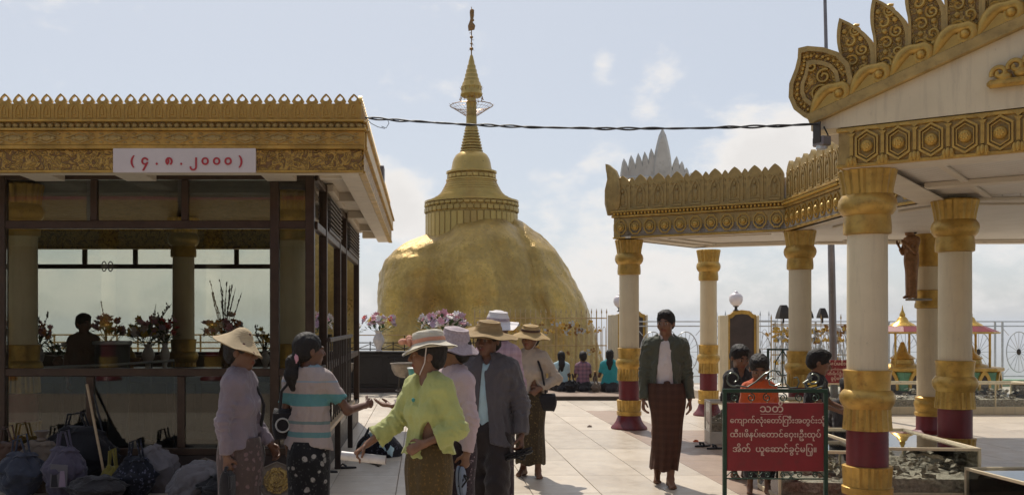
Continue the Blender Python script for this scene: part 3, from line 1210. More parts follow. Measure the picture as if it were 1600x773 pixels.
# ---- things inside the hall
alt = thing('altar_table', 'long dark altar table inside the glazed hall carrying flower vases', 'table', (-3.0, 12.4, 0.12))
MB().box(-2.9, 1.75, -.35, .35, .80, .86, .01).build('table_top', 'dark_wood', alt)
MB().box(-2.85, 1.70, -.30, .30, .0, .79, .01).build('body', 'dark_void', alt)
for k in range(13):
    MB().box(-2.8 + k * .345, -2.52 + k * .345, -.325, -.30, .1, .7, .015).build('front_panel', 'dark_wood', alt)
rl = thing('inner_railing', 'thin pale handrail crossing the inside of the glazed hall', 'railing', (-3.4, 11.2, .12))
MB().tube([(-.9, 0, .92), (-.1, 0, .95), (.6, 0, 1.0)], .015, 8).build('handrail', 'silver_rail', rl, True)
for k in range(7):
    MB().tube([(-.9 + k * .25, 0, 0), (-.9 + k * .25, 0, .92 + k * .012)], .009, 6).build('baluster', 'iron_dark', rl, True)
bn = thing('lidded_bin', 'dark round bin with rim standing inside the glazed hall before the flowers', 'bin', tuple(at(176, 530, 11.6).xy) + (.12,))
MB().lathe([(.17, 0), (.20, 1.15), (.215, 1.16), (.215, 1.20), (.205, 1.205), (.16, 1.21)], 24).build('body', 'bin_dark', bn, True)
MB().lathe([(.218, 1.17), (.225, 1.18), (.225, 1.20), (.218, 1.21)], 24).build('rim', 'silver_rail', bn, True)
hk = MB()
for s in (-1, 1):
    c = at(168 + s * 5, 416, 9.3)
    hk.tube([(c.x + .022 * math.cos(a), c.y, c.z + .045 * math.sin(a)) for a in [2 * PI * k / 16 for k in range(17)]], .005, 6, False)
tag(hk.build('door_pull', 'iron_dark', hall, True, off=O))

# railing outside behind the hall, seen through it
rb = thing('back_railing', 'low iron railing along the terrace edge behind the glazed hall', 'railing', (-6, 18.6, 0))
for z in (1.05, 1.16, 1.30):
    MB().box(-1.0, 4.6, -.02, .02, z, z + .028, .004).build('rail', 'iron_rail', rb)
for k in range(15):
    MB().box(-.9 + k * .39, -.87 + k * .39, -.015, .015, 0, 1.33, .003).build('post', 'iron_rail', rb)

# ================================================================== RIGHT SIDE PAVILIONS
US = Vector((math.cos(R(-37)), math.sin(R(-37)), 0))
VS = Vector((-US.y, US.x, 0))
SOF = 2.755
far_loc = Vector((4.9, 14.2, 0))
farp = thing('gilded_pavilion', 'open pavilion with gilded crested fascia and white spiked crown beyond the walkway', 'pavilion', far_loc)
O2 = far_loc
A1, C1, G1, E1 = Vector((2.74, 14.3, 0)), Vector((4.75, 13.05, 0)), Vector((4.66, 11.1, 0)), Vector((5.0, 9.75, 0))
B1, K1, K2 = Vector((4.4, 16.1, 0)), Vector((6.0, 15.4, 0)), Vector((13.0, 15.1, 0))
E2 = Vector((13.0, 9.2, 0))
poly = [A1, C1, G1, E1, E2, K2, K1, B1]


def slab_poly(ps, z0, z1):
    n = len(ps)
    vs = [(p.x, p.y, z0) for p in ps] + [(p.x, p.y, z1) for p in ps]
    fs = [tuple(reversed(range(n))), tuple(range(n, 2 * n))] + [(i, (i + 1) % n, n + (i + 1) % n, n + i) for i in range(n)]
    return MB().add(vs, fs)


t = NT('plank_ceiling')
v = t.coords('Object', rot=(0, 0, R(37)))
w = t.new('ShaderNodeTexWave', wave_type='BANDS', bands_direction='Y', wave_profile='SAW', Scale=3.4)
t.link(v, w.inputs[0])
ln = t.ramp(w.outputs['Fac'], [(0.0, (0, 0, 0)), (0.10, (1, 1, 1)), (1.0, (1, 1, 1))])
t.set(t.mixc(ln, (0.34, 0.29, 0.24), t.ramp(t.noise(v, 2.5, 6), [(.3, (.56, .51, .45)), (.7, (.64, .59, .53))])), 0.5)
t.bump(ln, .5, .006)
slab_poly(poly, SOF + .02, SOF + .14).build('ceiling', 'plank_ceiling', farp, off=O2)
cenp = sum(poly, ZERO) / len(poly)
slab_poly([p + (cenp - p) * .04 for p in poly], SOF + .145, 3.45).build('roof', 'soffit_white', farp, off=O2)
# white soffit border strips
for p, q in zip(poly, poly[1:] + poly[:1]):
    d = q - p
    L = d.length
    a = math.atan2(d.y, d.x)
    MB().box(.02, L - .02, .03, .26, SOF - .012, SOF + .018, .003).xf(Matrix.Translation((p.x, p.y, 0)) @ Matrix.Rotation(a, 4, 'Z')).build('soffit_strip', 'soffit_white', farp, off=O2)
    MB().box(.3, L - .3, .50, .56, SOF - .006, SOF + .017, .003).xf(Matrix.Translation((p.x, p.y, 0)) @ Matrix.Rotation(a, 4, 'Z')).build('soffit_strip', 'soffit_white', farp, off=O2)


def medallion_round():
    m = MB()
    o8 = [(.088 * math.cos(a + PI / 8), .118 * math.sin(a + PI / 8)) for a in [2 * PI * k / 8 for k in range(8)]]
    m.prism(o8, .022, holes=[[(x * .80, z * .82) for x, z in o8]])
    o16 = [(.052 * math.cos(a), .058 * math.sin(a)) for a in [2 * PI * k / 16 for k in range(16)]]
    m.prism(o16, .03, holes=[[(x * .72, z * .72) for x, z in o16]])
    m.ball((0, -.01, 0), (.036, .03, .04), 10, 6)
    return m.mesh('medallion', 'gold_paint', 34)


def crest_panel(w, h):
    m = MB()
    o = ogee(w, h, 7, .70)
    m.prism(o, .05)
    ia = ogee(w * .62, h * .62, 6, .55)
    ib = ogee(w * .46, h * .54, 6, .55)
    m.prism([(x, z + h * .12) for x, z in ia], .075, holes=[[(x, z + h * .14) for x, z in ib]])
    # small standing figure shape in the niche
    m.ball((0, -.03, h * .54), (w * .09, .015, h * .06), 8, 5)
    m.lathe([(w * .05, 0), (w * .14, h * .05), (w * .10, h * .16), (w * .15, h * .24), (w * .06, h * .30)], 10, (0, -.028, h * .17), 1, .4)
    m.box(-w * .3, w * .3, -.04, .04, h * .04, h * .10)
    for s in (-1, 1):
        m.tube(spiral((s * w * .30, -.03, h * .80 - h * .1), w * .09, w * .03, 0, s * 5, 12), w * .03, 5)
    return m.mesh('crest_panel', 'gold_dull', 30)


def crest_spike(w, h):
    m = MB()
    o = ogee(w, h, 6, .74)
    m.prism(o, .046)
    m.prism([(x * .5, z * .7 + h * .08) for x, z in o], .064, bev=.3)
    return m.mesh('crest_spike', 'gold_dull', 30)


md, cp, cs = medallion_round(), crest_panel(.235, .50), crest_spike(.118, .47)
beadm = MB().ball((0, 0, 0), (.021, .021, .021), 8, 5).mesh('bead', 'gold_bright', 180)


def fascia(parent, p, q, off, zb=SOF, inner=False):
    d = q - p
    L = d.length
    a = math.atan2(d.y, d.x)
    M = Matrix.Translation((p.x - off.x, p.y - off.y, 0)) @ Matrix.Rotation(a, 4, 'Z')

    def part(name, mat, x0, x1, y0, y1, z0, z1, bev=.005):
        return MB().box(x0, x1, y0, y1, z0, z1, bev).xf(M).build(name, mat, parent)
    beam = part('fascia_beam', 'gold_dull', 0, L, 0, .10, zb, zb + .285)
    part('moulding', 'gold_paint', -.02, L + .02, -.03, .10, zb + .287, zb + .318)
    part('moulding', 'gold_paint', -.03, L + .03, -.05, .10, zb + .362, zb + .385)
    part('moulding', 'gold_paint', -.005, L + .005, -.015, .10, zb - .012, zb + .012)
    part('crest_wall', 'gold_dull', 0, L, .0, .10, zb + .319, zb + .42)
    n = max(1, int(round(L / .215)))
    for k in range(n):
        pt = M @ Vector(((k + .5) * L / n, -.006, zb + .148))
        link('medallion', md, beam, pt, a, (min(1.1, L / n / .2), 1, 1.0))
    nb = int(L / .05)
    for k in range(nb):
        pt = M @ Vector(((k + .5) * L / nb, -.03, zb + .34))
        link('bead', beadm, parent, pt)
    n = max(1, int(round(L / .275)))
    for k in range(n):
        pt = M @ Vector(((k + .5) * L / n, .03, zb + .386))
        link('crest_panel', cp, parent, pt, a, (L / n / .275 * 1.0, 1, 1))
        if k < n - 1:
            pt = M @ Vector(((k + 1) * L / n, .045, zb + .386))
            link('crest_spike', cs, parent, pt, a)


for p, q in ((A1, C1), (C1, G1), (G1, E1)):
    fascia(farp, p, q, O2)
fascia(farp, B1, A1, O2)
# horn at the corner
ho = [(-.02, -.02), (.10, -.02), (.13, .06), (.16, .20), (.135, .36), (.06, .47), (-.05, .55), (-.065, .56), (-.06, .50), (-.01, .40), (.01, .25), (-.03, .10)]
horn = [(-.05, 0), (.06, 0), (.10, .10), (.115, .24), (.10, .40), (.05, .52), (-.04, .60), (-.075, .61), (-.06, .54), (-.05, .44), (-.085, .30), (-.085, .14)]
ma = Matrix.Translation((A1.x - O2.x, A1.y - O2.y, SOF + .33)) @ Matrix.Rotation(R(-37), 4, 'Z')
MB().prism([(x * 1.25 - .03, z * 1.22) for x, z in horn], .10, bev=.25, m=ma).build('corner_horn', 'gold_dull', farp, 30)
# white crown of spikes on the roof ridge
cw = thing('roof_crown', 'white pointed leaf crown rising above the far gilded fascia', 'roof crown', (at(1035, 285, 15.2).x, 15.2, 3.452), R(-8))


def flame(w, h, lean=0.0, n=9):
    def hw(t):
        return w / 2 * (1 - t ** 3.4) ** .75 * (.92 + .16 * math.sin(min(1, t * 1.25) * PI))
    lft = [(-hw(k / n) + lean * (k / n) ** 2, h * k / n) for k in range(n + 1)]
    rgt = [(hw(k / n) + lean * (k / n) ** 2, h * k / n) for k in range(n, -1, -1)]
    return lft + rgt[1:]


def zc(py): return at(0, py, 15.2).z - 3.452


MB().prism(flame(.27, zc(200)), .12, bev=.22).build('centre_leaf', 'crown_white', cw, 30)
for k, (px, py) in enumerate([(979, 246), (990, 241), (1001, 238), (1011, 236), (1021, 231), (1054, 244), (1062, 252), (1069, 262), (1076, 270)]):
    MB().prism(flame(.165, zc(py), -.03 if px < 1035 else .03), .09, bev=.2, m=Matrix.Translation(((px - 1035) * 15.2 / F_PX, .004 * (k + 1), 0))).build('spike_leaf', 'crown_white', cw, 30)
MB().box(-.62, .46, -.06, .14, -.0, zc(275), .02).build('foot', 'crown_white', cw)

# columns of the far pavilion
for (px, top) in ((983, 374), (1107, 390), (1250, 360)):
    d = 14.5 * 129.0 / (503 - top)
    column(farp, Vector(((px - 661) * d / F_PX, d, 0)) - O2, .96 if px != 1107 else .92)
# the thinner column with the statue
colF = Vector((7.06, 13.9, 0))
c = link('column', MB().lathe([(.15, .26), (.15, 2.9)], 28).mesh('column', 'white_paint', True), farp, colF - O2)
MB().lathe([(.24, 0), (.24, .02), (.17, .05), (.16, .07), (.16, .26)], 28).build('base', 'red_paint', c, True)
MB().lathe([(.155, .24), (.18, .25), (.185, .29), (.17, .31), (.175, .36), (.19, .40), (.185, .44), (.17, .47), (.178, .50), (.155, .52)], 28).build('lower_capital', 'gold_paint', c, 30)
MB().lathe([(.152, 1.74), (.178, 1.75), (.18, 1.80), (.168, 1.83), (.168, 1.92), (.18, 1.95), (.18, 1.99), (.152, 2.0)], 28).build('band', 'gold_paint', c, 30)
MB().lathe([(.152, 2.32), (.17, 2.33), (.17, 2.40), (.16, 2.42), (.165, 2.60), (.178, 2.70), (.185, 2.78), (.18, 2.84), (.15, 2.85)], 28).build('capital', 'gold_paint', c, 30)

# ------------------------------------------------------------------ near porch with the big gable
por_loc = Vector((3.23, 7.74, 0))
porch = thing('gabled_porch', 'near porch with big gilded flame gable on fat white columns', 'pavilion', por_loc, R(-37))
PL = 4.4
PB = 3.0


def pb(name, mat, x0, x1, y0, y1, z0, z1, bev=.005, parent=None):
    return MB().box(x0, x1, y0, y1, z0, z1, bev).build(name, mat, parent or porch)


ZB0, ZB1 = 2.752, 3.035
beam = pb('fascia_beam', 'gold_dull', 0, PL, 0, .20, ZB0, ZB1)
pb('fascia_beam', 'gold_dull', 0, .20, .202, PB, ZB0, ZB1)
pb('fascia_beam', 'gold_dull', PL - .2, PL, .202, PB, ZB0, ZB1)
pb('moulding', 'gold_paint', -.012, PL + .012, -.018, .19, ZB0 - .010, ZB0 + .016)
pb('moulding', 'gold_paint', -.012, PL + .012, -.022, .19, ZB1 - .018, ZB1 + .012)


def hexagon():
    m = MB()
    o = [(.0, .128), (.082, .075), (.082, -.075), (0, -.128), (-.082, -.075), (-.082, .075)]
    m.prism(o, .034, holes=[[(x * .84, z * .86) for x, z in o]])
    o2 = [(x * .74, z * .74) for x, z in o]
    m.prism(o2, .022, holes=[[(x * .90, z * .90) for x, z in o2]])
    m.lathe([(.055, 0), (.052, .01), (.03, .012), (.0, .012)], 16, (0, 0, 0))
    n0 = len(m.v)
    m.ball((0, -.012, 0), (.043, .03, .045), 14, 8)
    for k in range(8):
        a = 2 * PI * k / 8
        m.ball((.022 * math.cos(a), -.034, .022 * math.sin(a)), (.012, .01, .012), 6, 4)
    return m


hx = MB()
o = [(.0, .128), (.082, .075), (.082, -.075), (0, -.128), (-.082, -.075), (-.082, .075)]
hx.prism(o, .034, holes=[[(x * .84, z * .86) for x, z in o]])
o2 = [(x * .72, z * .74) for x, z in o]
hx.prism(o2, .022, holes=[[(x * .88, z * .90) for x, z in o2]])
hx.ball((0, -.010, 0), (.046, .034, .048), 14, 8)
for k in range(7):
    a = 2 * PI * k / 7
    hx.ball((.02 * math.cos(a), -.038, .02 * math.sin(a) - .004), (.012, .010, .012), 6, 4)
hex_me = hx.mesh('hexagon_rosette', 'gold_paint', 32)
bd = MB()
for s in (-1, 0, 1):
    bd.ball((s * .024, -.008 - (.006 if s == 0 else 0), .030 - abs(s) * .006), (.018, .016, .036), 8, 6)
bd.prism([(-.05, 0), (.05, 0), (.035, .02), (-.035, .02)], .03)
bd.box(-.012, .012, -.012, .012, .07, .22)
bd.prism([(-.05, .285), (0, .24), (.05, .285)], .03)
bd.prism([(-.028, .24), (0, .205), (.028, .24)], .026)
bud_me = bd.mesh('lotus_bud', 'gold_paint', 32)
n = int(PL / .222)
for k in range(n):
    xx = .10 + (k + .5) * .222
    link('hexagon_rosette', hex_me, beam, (xx, -.012, (ZB0 + ZB1) / 2))
for k in range(n + 1):
    link('lotus_bud', bud_me, beam, (.10 + k * .222, -.010, ZB0 + .006))
# ceiling, border beams, pediment
MB().box(.2, PL - .2, .2, PB, SOF + .035, SOF + .09).build('ceiling', 'plank_ceiling', porch)
pb('soffit_strip', 'soffit_white', .02, PL - .02, .02, .34, SOF - .016, SOF - .005 + .002)
pb('soffit_strip', 'soffit_white', .021, .30, .341, PB, SOF - .016, SOF - .004)
pb('soffit_strip', 'soffit_white', .60, .66, .342, PB, SOF + .01, SOF + .034)
pb('soffit_strip', 'soffit_white', .31, PL - .3, 1.62, 1.78, SOF - .014, SOF + .033)
MB().box(.0, PL, .22, PB, SOF + .10, SOF + .27).build('roof', 'soffit_white', porch)
SL = math.tan(R(19.5))
XA = -.20
xa = PL / 2


def rz_(x): return 3.105 + (x - XA) * SL


ped = [(XA, ZB1 + .02), (PL - XA, ZB1 + .02), (PL - XA, rz_(XA)), (xa, rz_(xa)), (XA, rz_(XA))]
MB().prism(ped, .24, m=Matrix.Translation((0, .10, 0))).build('pediment', 'white_paint', porch)
# pitched roof behind the pediment
rf = [(XA, ZB1 + .021), (PL - XA, ZB1 + .021), (PL - XA, rz_(XA) - .01), (xa, rz_(xa) - .01), (XA, rz_(XA) - .01)]
MB().prism(rf, PB - .3, m=Matrix.Translation((0, .26 + (PB - .3) / 2, 0))).build('pitched_roof', 'soffit_white', porch)
ang = math.atan(SL)
for s, x0 in ((1, XA), (-1, PL - XA)):
    Lr = (xa - XA) / math.cos(ang)
    M = Matrix.Translation((x0, 0, rz_(XA))) @ Matrix.Rotation(-s * ang, 4, 'Y')
    MB().box(0 if s > 0 else -Lr, Lr if s > 0 else 0, -.07, .14, -.012, .075, .008).xf(M).build('rake_moulding', 'gold_dull', porch)


def scroll_mesh():
    """one breaking-wave scroll, about 0.3 m long, lying along +x"""
    m = MB()
    pts, rs = [], []
    for k in range(15):
        t = k / 14
        pts.append((-.17 + .24 * t, 0, .005 + .135 * math.sin(t * PI * .62) ** 1.2))
        rs.append(.018 + .034 * math.sin(min(1, t * 1.1) * PI * .75))
    c = (.085, 0, .070)
    for k in range(1, 17):
        a = R(75) - k / 16 * R(430)
        r = .068 - .048 * k / 16
        pts.append((c[0] + r * math.cos(a), 0, c[2] + r * math.sin(a)))
        rs.append(.042 - .024 * k / 16)
    m.tube(pts, rs, 10)
    m.ball((c[0], -.01, c[2]), (.036, .05, .036), 10, 6)
    m.prism([(-.17, -.01), (.15, -.01), (.13, .05), (.0, .11), (-.08, .07)], .05)
    m.v = [(p[0], p[1] * 1.15, p[2]) for p in m.v]
    return m.mesh('wave_scroll', 'gold_paint', 50)


scm = scroll_mesh()


def leaf_outline(w, h, side=-1, n=14):
    """flame leaf, tip bent towards side"""
    lft, rgt = [], []
    for k in range(n + 1):
        t = k / n
        ww = w / 2 * (1.0 if t < .62 else max(0, 1 - ((t - .62) / .38) ** 1.9))
        bend = side * (w * .52) * max(0, (t - .5) / .5) ** 1.7 - side * w * .10 * math.sin(PI * min(1, t / .55))*0
        lft.append((bend - ww, h * t))
        rgt.append((bend + ww, h * t))
    return lft + list(reversed(rgt))[1:]


def leaf_mesh(w, h, side=-1, name='flame_leaf'):
    o = leaf_outline(w, h, side)
    cx = sum(p[0] for p in o) / len(o)
    m = MB()
    inn = [(cx + (x - cx) * .80, h * .46 + (z - h * .46) * .90) for x, z in o]
    m.prism(o, .10, holes=[inn])
    rim = m.mesh(name, 'gold_dull', 30)
    mid = MB().prism(inn, .066).mesh('filigree', 'gold_vine_fine')
    fil = MB()
    # curled tendrils in relief
    rnd = random.Random(int(w * 1000) + int(h * 100))
    z = h * .10
    s = 1
    while z < h * .80:
        ww = w * .20
        t = z / h
        bx = side * (w * .52) * max(0, (t - .5) / .5) ** 1.7
        fil.tube(spiral((bx + s * ww * .75, -.036, z + .02), w * .19, w * .035, rnd.uniform(0, 6), rnd.uniform(7, 9) * s + 3, 18), .011, 5)
        fil.ball((bx - s * ww * .9, -.036, z + .03), (w * .085, .012, w * .085), 8, 5)
        z += h * .115
        s = -s
    return rim, mid, fil.mesh('tendril', 'gold_paint', 60)


lm = leaf_mesh(.252, .66)
lm2 = leaf_mesh(.252, .66, +1)
lm3 = leaf_mesh(.30, .95, -1)


def place_leaf(ms, x, y, z, rot=0.0, scale=1.0):
    o = link('flame_leaf', ms[0], porch, (x, y, z), rot=(0, rot, 0), scale=scale)
    link('filigree', ms[1], o)
    link('tendril', ms[2], o)
    return o


npos = 8
for k in range(npos):
    x = XA + .16 + k * .288
    link('wave_scroll', scm, porch, (x, -.03, rz_(x) + .058), rot=(0, -ang, 0))
    xm = PL - x
    link('wave_scroll', scm, porch, (xm, -.03, rz_(x) + .058), rot=(0, -ang, PI))
for k in range(8):
    x = XA + .335 + k * .243
    sc3 = 1.0 + .04 * k
    place_leaf(lm, x, .06 + .002 * (k % 2), rz_(x) + .03, 0.0, (1, 1, sc3))
    place_leaf(lm2, PL - x, .06 + .002 * (k % 2), rz_(x) + .03, 0.0, (1, 1, sc3))
place_leaf(lm3, xa, .08, rz_(xa) + .02)


# big corner finial, teardrop with a bent tip
def finial():
    o = [(.02, 0), (.16, .06), (.24, .16), (.275, .28), (.25, .40), (.17, .50), (.06, .555), (-.06, .585), (-.13, .58), (-.135, .50), (-.155, .42), (-.20, .31), (-.205, .20), (-.165, .10), (-.09, .03)]
    m = MB()
    cx, cz = .03, .27
    i1 = [(cx + (x - cx) * .86, cz + (z - cz) * .87) for x, z in o]
    i2 = [(cx + (x - cx) * .62, cz + (z - cz) * .64) for x, z in o]
    i3 = [(cx + (x - cx) * .50, cz + (z - cz) * .53) for x, z in o]
    m.prism(o, .16, holes=[i1])
    m.prism(i2, .15, holes=[i3])
    return m.mesh('corner_finial', 'gold_dull', 30), MB().prism(i1, .11).mesh('filigree', 'gold_vine'), i1


fm, ff, i1 = finial()
for s, x0 in ((1, XA + .04), (-1, PL - XA - .04)):
    o = link('corner_finial', fm, porch, (x0, .03, rz_(XA) + .03), rot=(0, 0, 0 if s > 0 else PI))
    link('filigree', ff, o)
    td = MB()
    for (cx, cz, r) in ((.03, .20, .07), (.06, .33, .06), (-.03, .42, .045), (0, .09, .04)):
        td.tube(spiral((cx, -.062, cz), r, .012, 1.0, 9.5, 26), .012, 6)
    for k in range(30):
        a = 2 * PI * k / 30
        rr = .74
        px_, pz_ = i1[k % len(i1)] if k < len(i1) else ((i1[k - len(i1)][0] + i1[(k - len(i1) + 1) % len(i1)][0]) / 2, (i1[k - len(i1)][1] + i1[(k - len(i1) + 1) % len(i1)][1]) / 2)
        td.ball((.03 + (px_ - .03) * .86, -.058, .27 + (pz_ - .27) * .87), (.016, .014, .016), 6, 4)
    td.build('tendril', 'gold_paint', o, 60)
# gilded scroll ornament on the pediment
om = pb('pediment_shelf', 'gold_paint', 1.02, PL - 1.02, -.09, -.022, 3.205, 3.262, .02)
tq, tq2 = MB(), MB()
for k in range(8):
    xx = 1.10 + k * .10
    tq.tube(spiral((xx, -.06, 3.305 + .035 * k), .052, .012, R(200), R(200) - 7.5, 22), .018, 7)
    tq.ball((xx + .03, -.05, 3.275 + .025 * k), (.05, .03, .04), 8, 5)
    xx = PL - xx
    tq2.tube(spiral((xx, -.06, 3.305 + .035 * k), .052, .012, R(-20), R(-20) + 7.5, 22), .018, 7)
    tq2.ball((xx - .03, -.05, 3.275 + .025 * k), (.05, .03, .04), 8, 5)
tq.build('scroll_ornament', 'gold_paint', porch, 60)
tq2.build('scroll_ornament', 'gold_paint', porch, 60)
# porch columns
Rm = Matrix.Rotation(R(37), 4, 'Z')
for (px, top, s) in ((1355, 265, 1.0), (1492, 312, 1.0)):
    d = 14.5 * 129.0 / (503 - top)
    w_ = Vector(((px - 661) * d / F_PX, d, 0)) - por_loc
    column(porch, Rm @ w_, 1.02)
for q in (Vector((PL - .2, .25, 0)), Vector((PL - .2, 2.7, 0))):
    column(porch, q, 1.02)

# statue fixed to the thin column
st_loc = at(1424, 466, 13.65)
statue = thing('praying_statue', 'gilt brown statue with joined hands fixed high on a white column', 'statue', st_loc, R(-75))
MB().box(-.10, .10, -.02, .26, -.03, 0.0, .008).build('bracket', 'stone_grey', statue)

# mast, floodlight, cable
ml = at(1304, 503, 17.0)
mast = thing('steel_mast', 'tall grey steel mast rising behind the pavilion roof', 'mast', (ml.x, 17.0, 0))
tp = at(1288, -40, 17.0)
MB().tube([(0, 0, 0), (tp.x * .12 - ml.x * .12, 0, 1.0), ((tp.x - ml.x) * .3, 0, 2.6), ((tp.x - ml.x) * .6, 0, 4.6), (tp.x - ml.x, 0, tp.z)], [.062, .061, .058, .034, .026], 14).build('pole', 'steel_pole', mast, True)
MB().box(-.14, .14, -.14, .14, 0, .02, .004).build('foot_plate', 'steel_pole', mast)
fl_loc = at(1284, 214, 7.75)
fl_ = thing('floodlight', 'small grey floodlight hanging under the corner of the flame gable', 'floodlight', fl_loc, R(20))
MB().box(-.045, .045, -.06, .06, -.075, .0, .01).build('housing', 'steel_pole', fl_)
MB().lathe([(.03, -.10), (.042, -.095), (.045, -.03), (.03, -.02)], 16).build('lens_hood', 'silver_rail', fl_, True)
MB().box(-.052, -.042, -.04, .04, -.05, .11, .002).build('bracket', 'iron_dark', fl_)
MB().tube([(.05, 0, -.08), (.06, 0, .02), (.02, 0, .08)], .006, 6).build('wire', 'cable_black', fl_)
ca, cb = at(571, 184, 8.62), at(1281, 194, 7.72)
cable = thing('overhead_cable', 'black twisted cable slung between the hall roof and the flame gable', 'cable', ca)
for s in (0, 1):
    pts = []
    for k in range(121):
        t = k / 120
        p = ca.lerp(cb, t)
        p.z -= 4 * .062 * t * (1 - t)
        a = t * 60 + s * PI
        rr = .006 + .004 * math.sin(t * 23 + s)
        p += Vector((0, math.cos(a) * rr, math.sin(a) * rr))
        pts.append(p - ca)
    MB().tube(pts, .0068, 6).build('strand', 'cable_black', cable, True)
lp = at(606, 200, 8.62) - ca
MB().tube([(0.01, 0, -.01), (.05, 0, -.05), (.11, -.02, -.085), (.17, 0, -.095)], .003, 5).build('loose_wire', 'cable_black', cable)
MB().tube([(.19, 0, -.01), (.205, 0, -.05), (.18, 0, -.09), (.14, 0, -.075)], .003, 5).build('loose_wire', 'cable_black', cable)

# ================================================================== PEOPLE (implicit surfaces, one continuous body each)
class Field:
    def __init__(s, lo, hi, cell):
        s.lo = np.array(lo, float) - 3 * cell
        s.cell = cell
        s.n = np.ceil((np.array(hi, float) + 3 * cell - s.lo) / cell).astype(int) + 1
        s.f = np.full(tuple(s.n), 0.3, np.float32)
        s.ax = [(s.lo[i] + cell * np.arange(s.n[i])).astype(np.float32) for i in range(3)]

    def sub(s, lo, hi):
        a = np.maximum(0, np.floor((np.array(lo) - s.lo) / s.cell).astype(int))
        b = np.minimum(s.n, np.ceil((np.array(hi) - s.lo) / s.cell).astype(int) + 1)
        if np.any(b <= a):
            return None
        sl = tuple(slice(a[i], b[i]) for i in range(3))
        X = s.ax[0][sl[0]][:, None, None]
        Y = s.ax[1][sl[1]][None, :, None]
        Z = s.ax[2][sl[2]][None, None, :]
        return sl, X, Y, Z

    def union(s, sl, d, k):
        o = s.f[sl]
        if k <= 0:
            s.f[sl] = np.minimum(o, d)
            return
        h = np.maximum(k - np.abs(o - d), 0) / k
        s.f[sl] = np.minimum(o, d) - h * h * k * .25

    def cut(s, sl, d, k=0.0):
        """remove the region where d < 0"""
        o = s.f[sl]
        if k <= 0:
            s.f[sl] = np.maximum(o, -d)
            return
        h = np.maximum(k - np.abs(o + d), 0) / k
        s.f[sl] = np.maximum(o, -d) + h * h * k * .25

    def cone(s, a, b, r1, r2, k=0.02, flat=None, carve=False):
        """tapered capsule; flat = (axis vector, factor) squeezes the section along an axis"""
        a, b = np.array(a, float), np.array(b, float)
        m = max(r1, r2) + k + .05
        q = s.sub(np.minimum(a, b) - m, np.maximum(a, b) + m)
        if q is None:
            return
        sl, X, Y, Z = q
        ba = b - a
        L2 = max(1e-9, float(ba @ ba))
        px, py, pz = X - a[0], Y - a[1], Z - a[2]
        t = np.clip((px * ba[0] + py * ba[1] + pz * ba[2]) / L2, 0, 1)
        dx, dy, dz = px - t * ba[0], py - t * ba[1], pz - t * ba[2]
        if flat is not None:
            ax, fc = np.array(flat[0], float), flat[1]
            ax = ax / np.linalg.norm(ax)
            c = dx * ax[0] + dy * ax[1] + dz * ax[2]
            g = (1 / fc - 1)
            dx, dy, dz = dx + ax[0] * c * g, dy + ax[1] * c * g, dz + ax[2] * c * g
            d = (np.sqrt(dx * dx + dy * dy + dz * dz) - (r1 + (r2 - r1) * t)) * min(1, (1 + fc) / 2)
        else:
            d = np.sqrt(dx * dx + dy * dy + dz * dz) - (r1 + (r2 - r1) * t)
        (s.cut if carve else s.union)(sl, d.astype(np.float32), k)

    def ell(s, c, r, k=0.02, rot=None, carve=False):
        c, r = np.array(c, float), np.array(r, float)
        m = max(r) + k + .04
        q = s.sub(c - m, c + m)
        if q is None:
            return
        sl, X, Y, Z = q
        p = [X - c[0], Y - c[1], Z - c[2]]
        if rot is not None:
            p = [sum(rot[j][i] * p[j] for j in range(3)) for i in range(3)]
        k0 = np.sqrt(sum((p[i] / r[i]) ** 2 for i in range(3)))
        k1 = np.sqrt(sum((p[i] / r[i] ** 2) ** 2 for i in range(3)))
        d = k0 * (k0 - 1) / np.maximum(k1, 1e-6)
        (s.cut if carve else s.union)(sl, d.astype(np.float32), k)

    def grid(s):
        return s.ax[0][:, None, None], s.ax[1][None, :, None], s.ax[2][None, None, :]

    def wrinkle(s, amp, freq, seed=0, stretch=(1, 1, 1)):
        X, Y, Z = s.grid()
        X, Y, Z = X * freq * stretch[0], Y * freq * stretch[1], Z * freq * stretch[2]
        a = np.sin(X * 1.7 + 1.3 * np.sin(Z * .9 + seed) + seed) * np.sin(Z * 1.1 + 1.7 * np.sin(Y * 1.2 + X * .7 + seed * 2))
        b = np.sin(Y * 2.3 + Z * 1.9 + 1.5 * np.sin(X * 1.6 + seed * 3)) * .6
        s.f += (amp * (a + b)).astype(np.float32)

    def mesh(s):
        f = s.f
        ins = f < 0
        nx, ny, nz = f.shape
        c = np.zeros((nx - 1, ny - 1, nz - 1), np.int8)
        for i in (0, 1):
            for j in (0, 1):
                for k in (0, 1):
                    c += ins[i:nx - 1 + i, j:ny - 1 + j, k:nz - 1 + k]
        act = (c > 0) & (c < 8)
        idx = np.argwhere(act)
        num = np.full(act.shape, -1, np.int64)
        num[act] = np.arange(len(idx))
        acc = np.zeros((len(idx), 3))
        cnt = np.zeros(len(idx))
        cor = [(i, j, k) for i in (0, 1) for j in (0, 1) for k in (0, 1)]
        I = idx.T
        val = {q: f[I[0] + q[0], I[1] + q[1], I[2] + q[2]].astype(float) for q in cor}
        for q in cor:
            for ax in range(3):
                if q[ax] == 1:
                    continue
                w = list(q)
                w[ax] = 1
                va, vb = val[q], val[tuple(w)]
                m = (va < 0) != (vb < 0)
                t = np.where(m, va / np.where(m, va - vb, 1), 0)
                p = np.zeros((len(idx), 3)) + np.array(q, float)
                p[:, ax] += t
                acc += p * m[:, None]
                cnt += m
        V = s.lo + s.cell * (idx + acc / cnt[:, None])
        faces = []
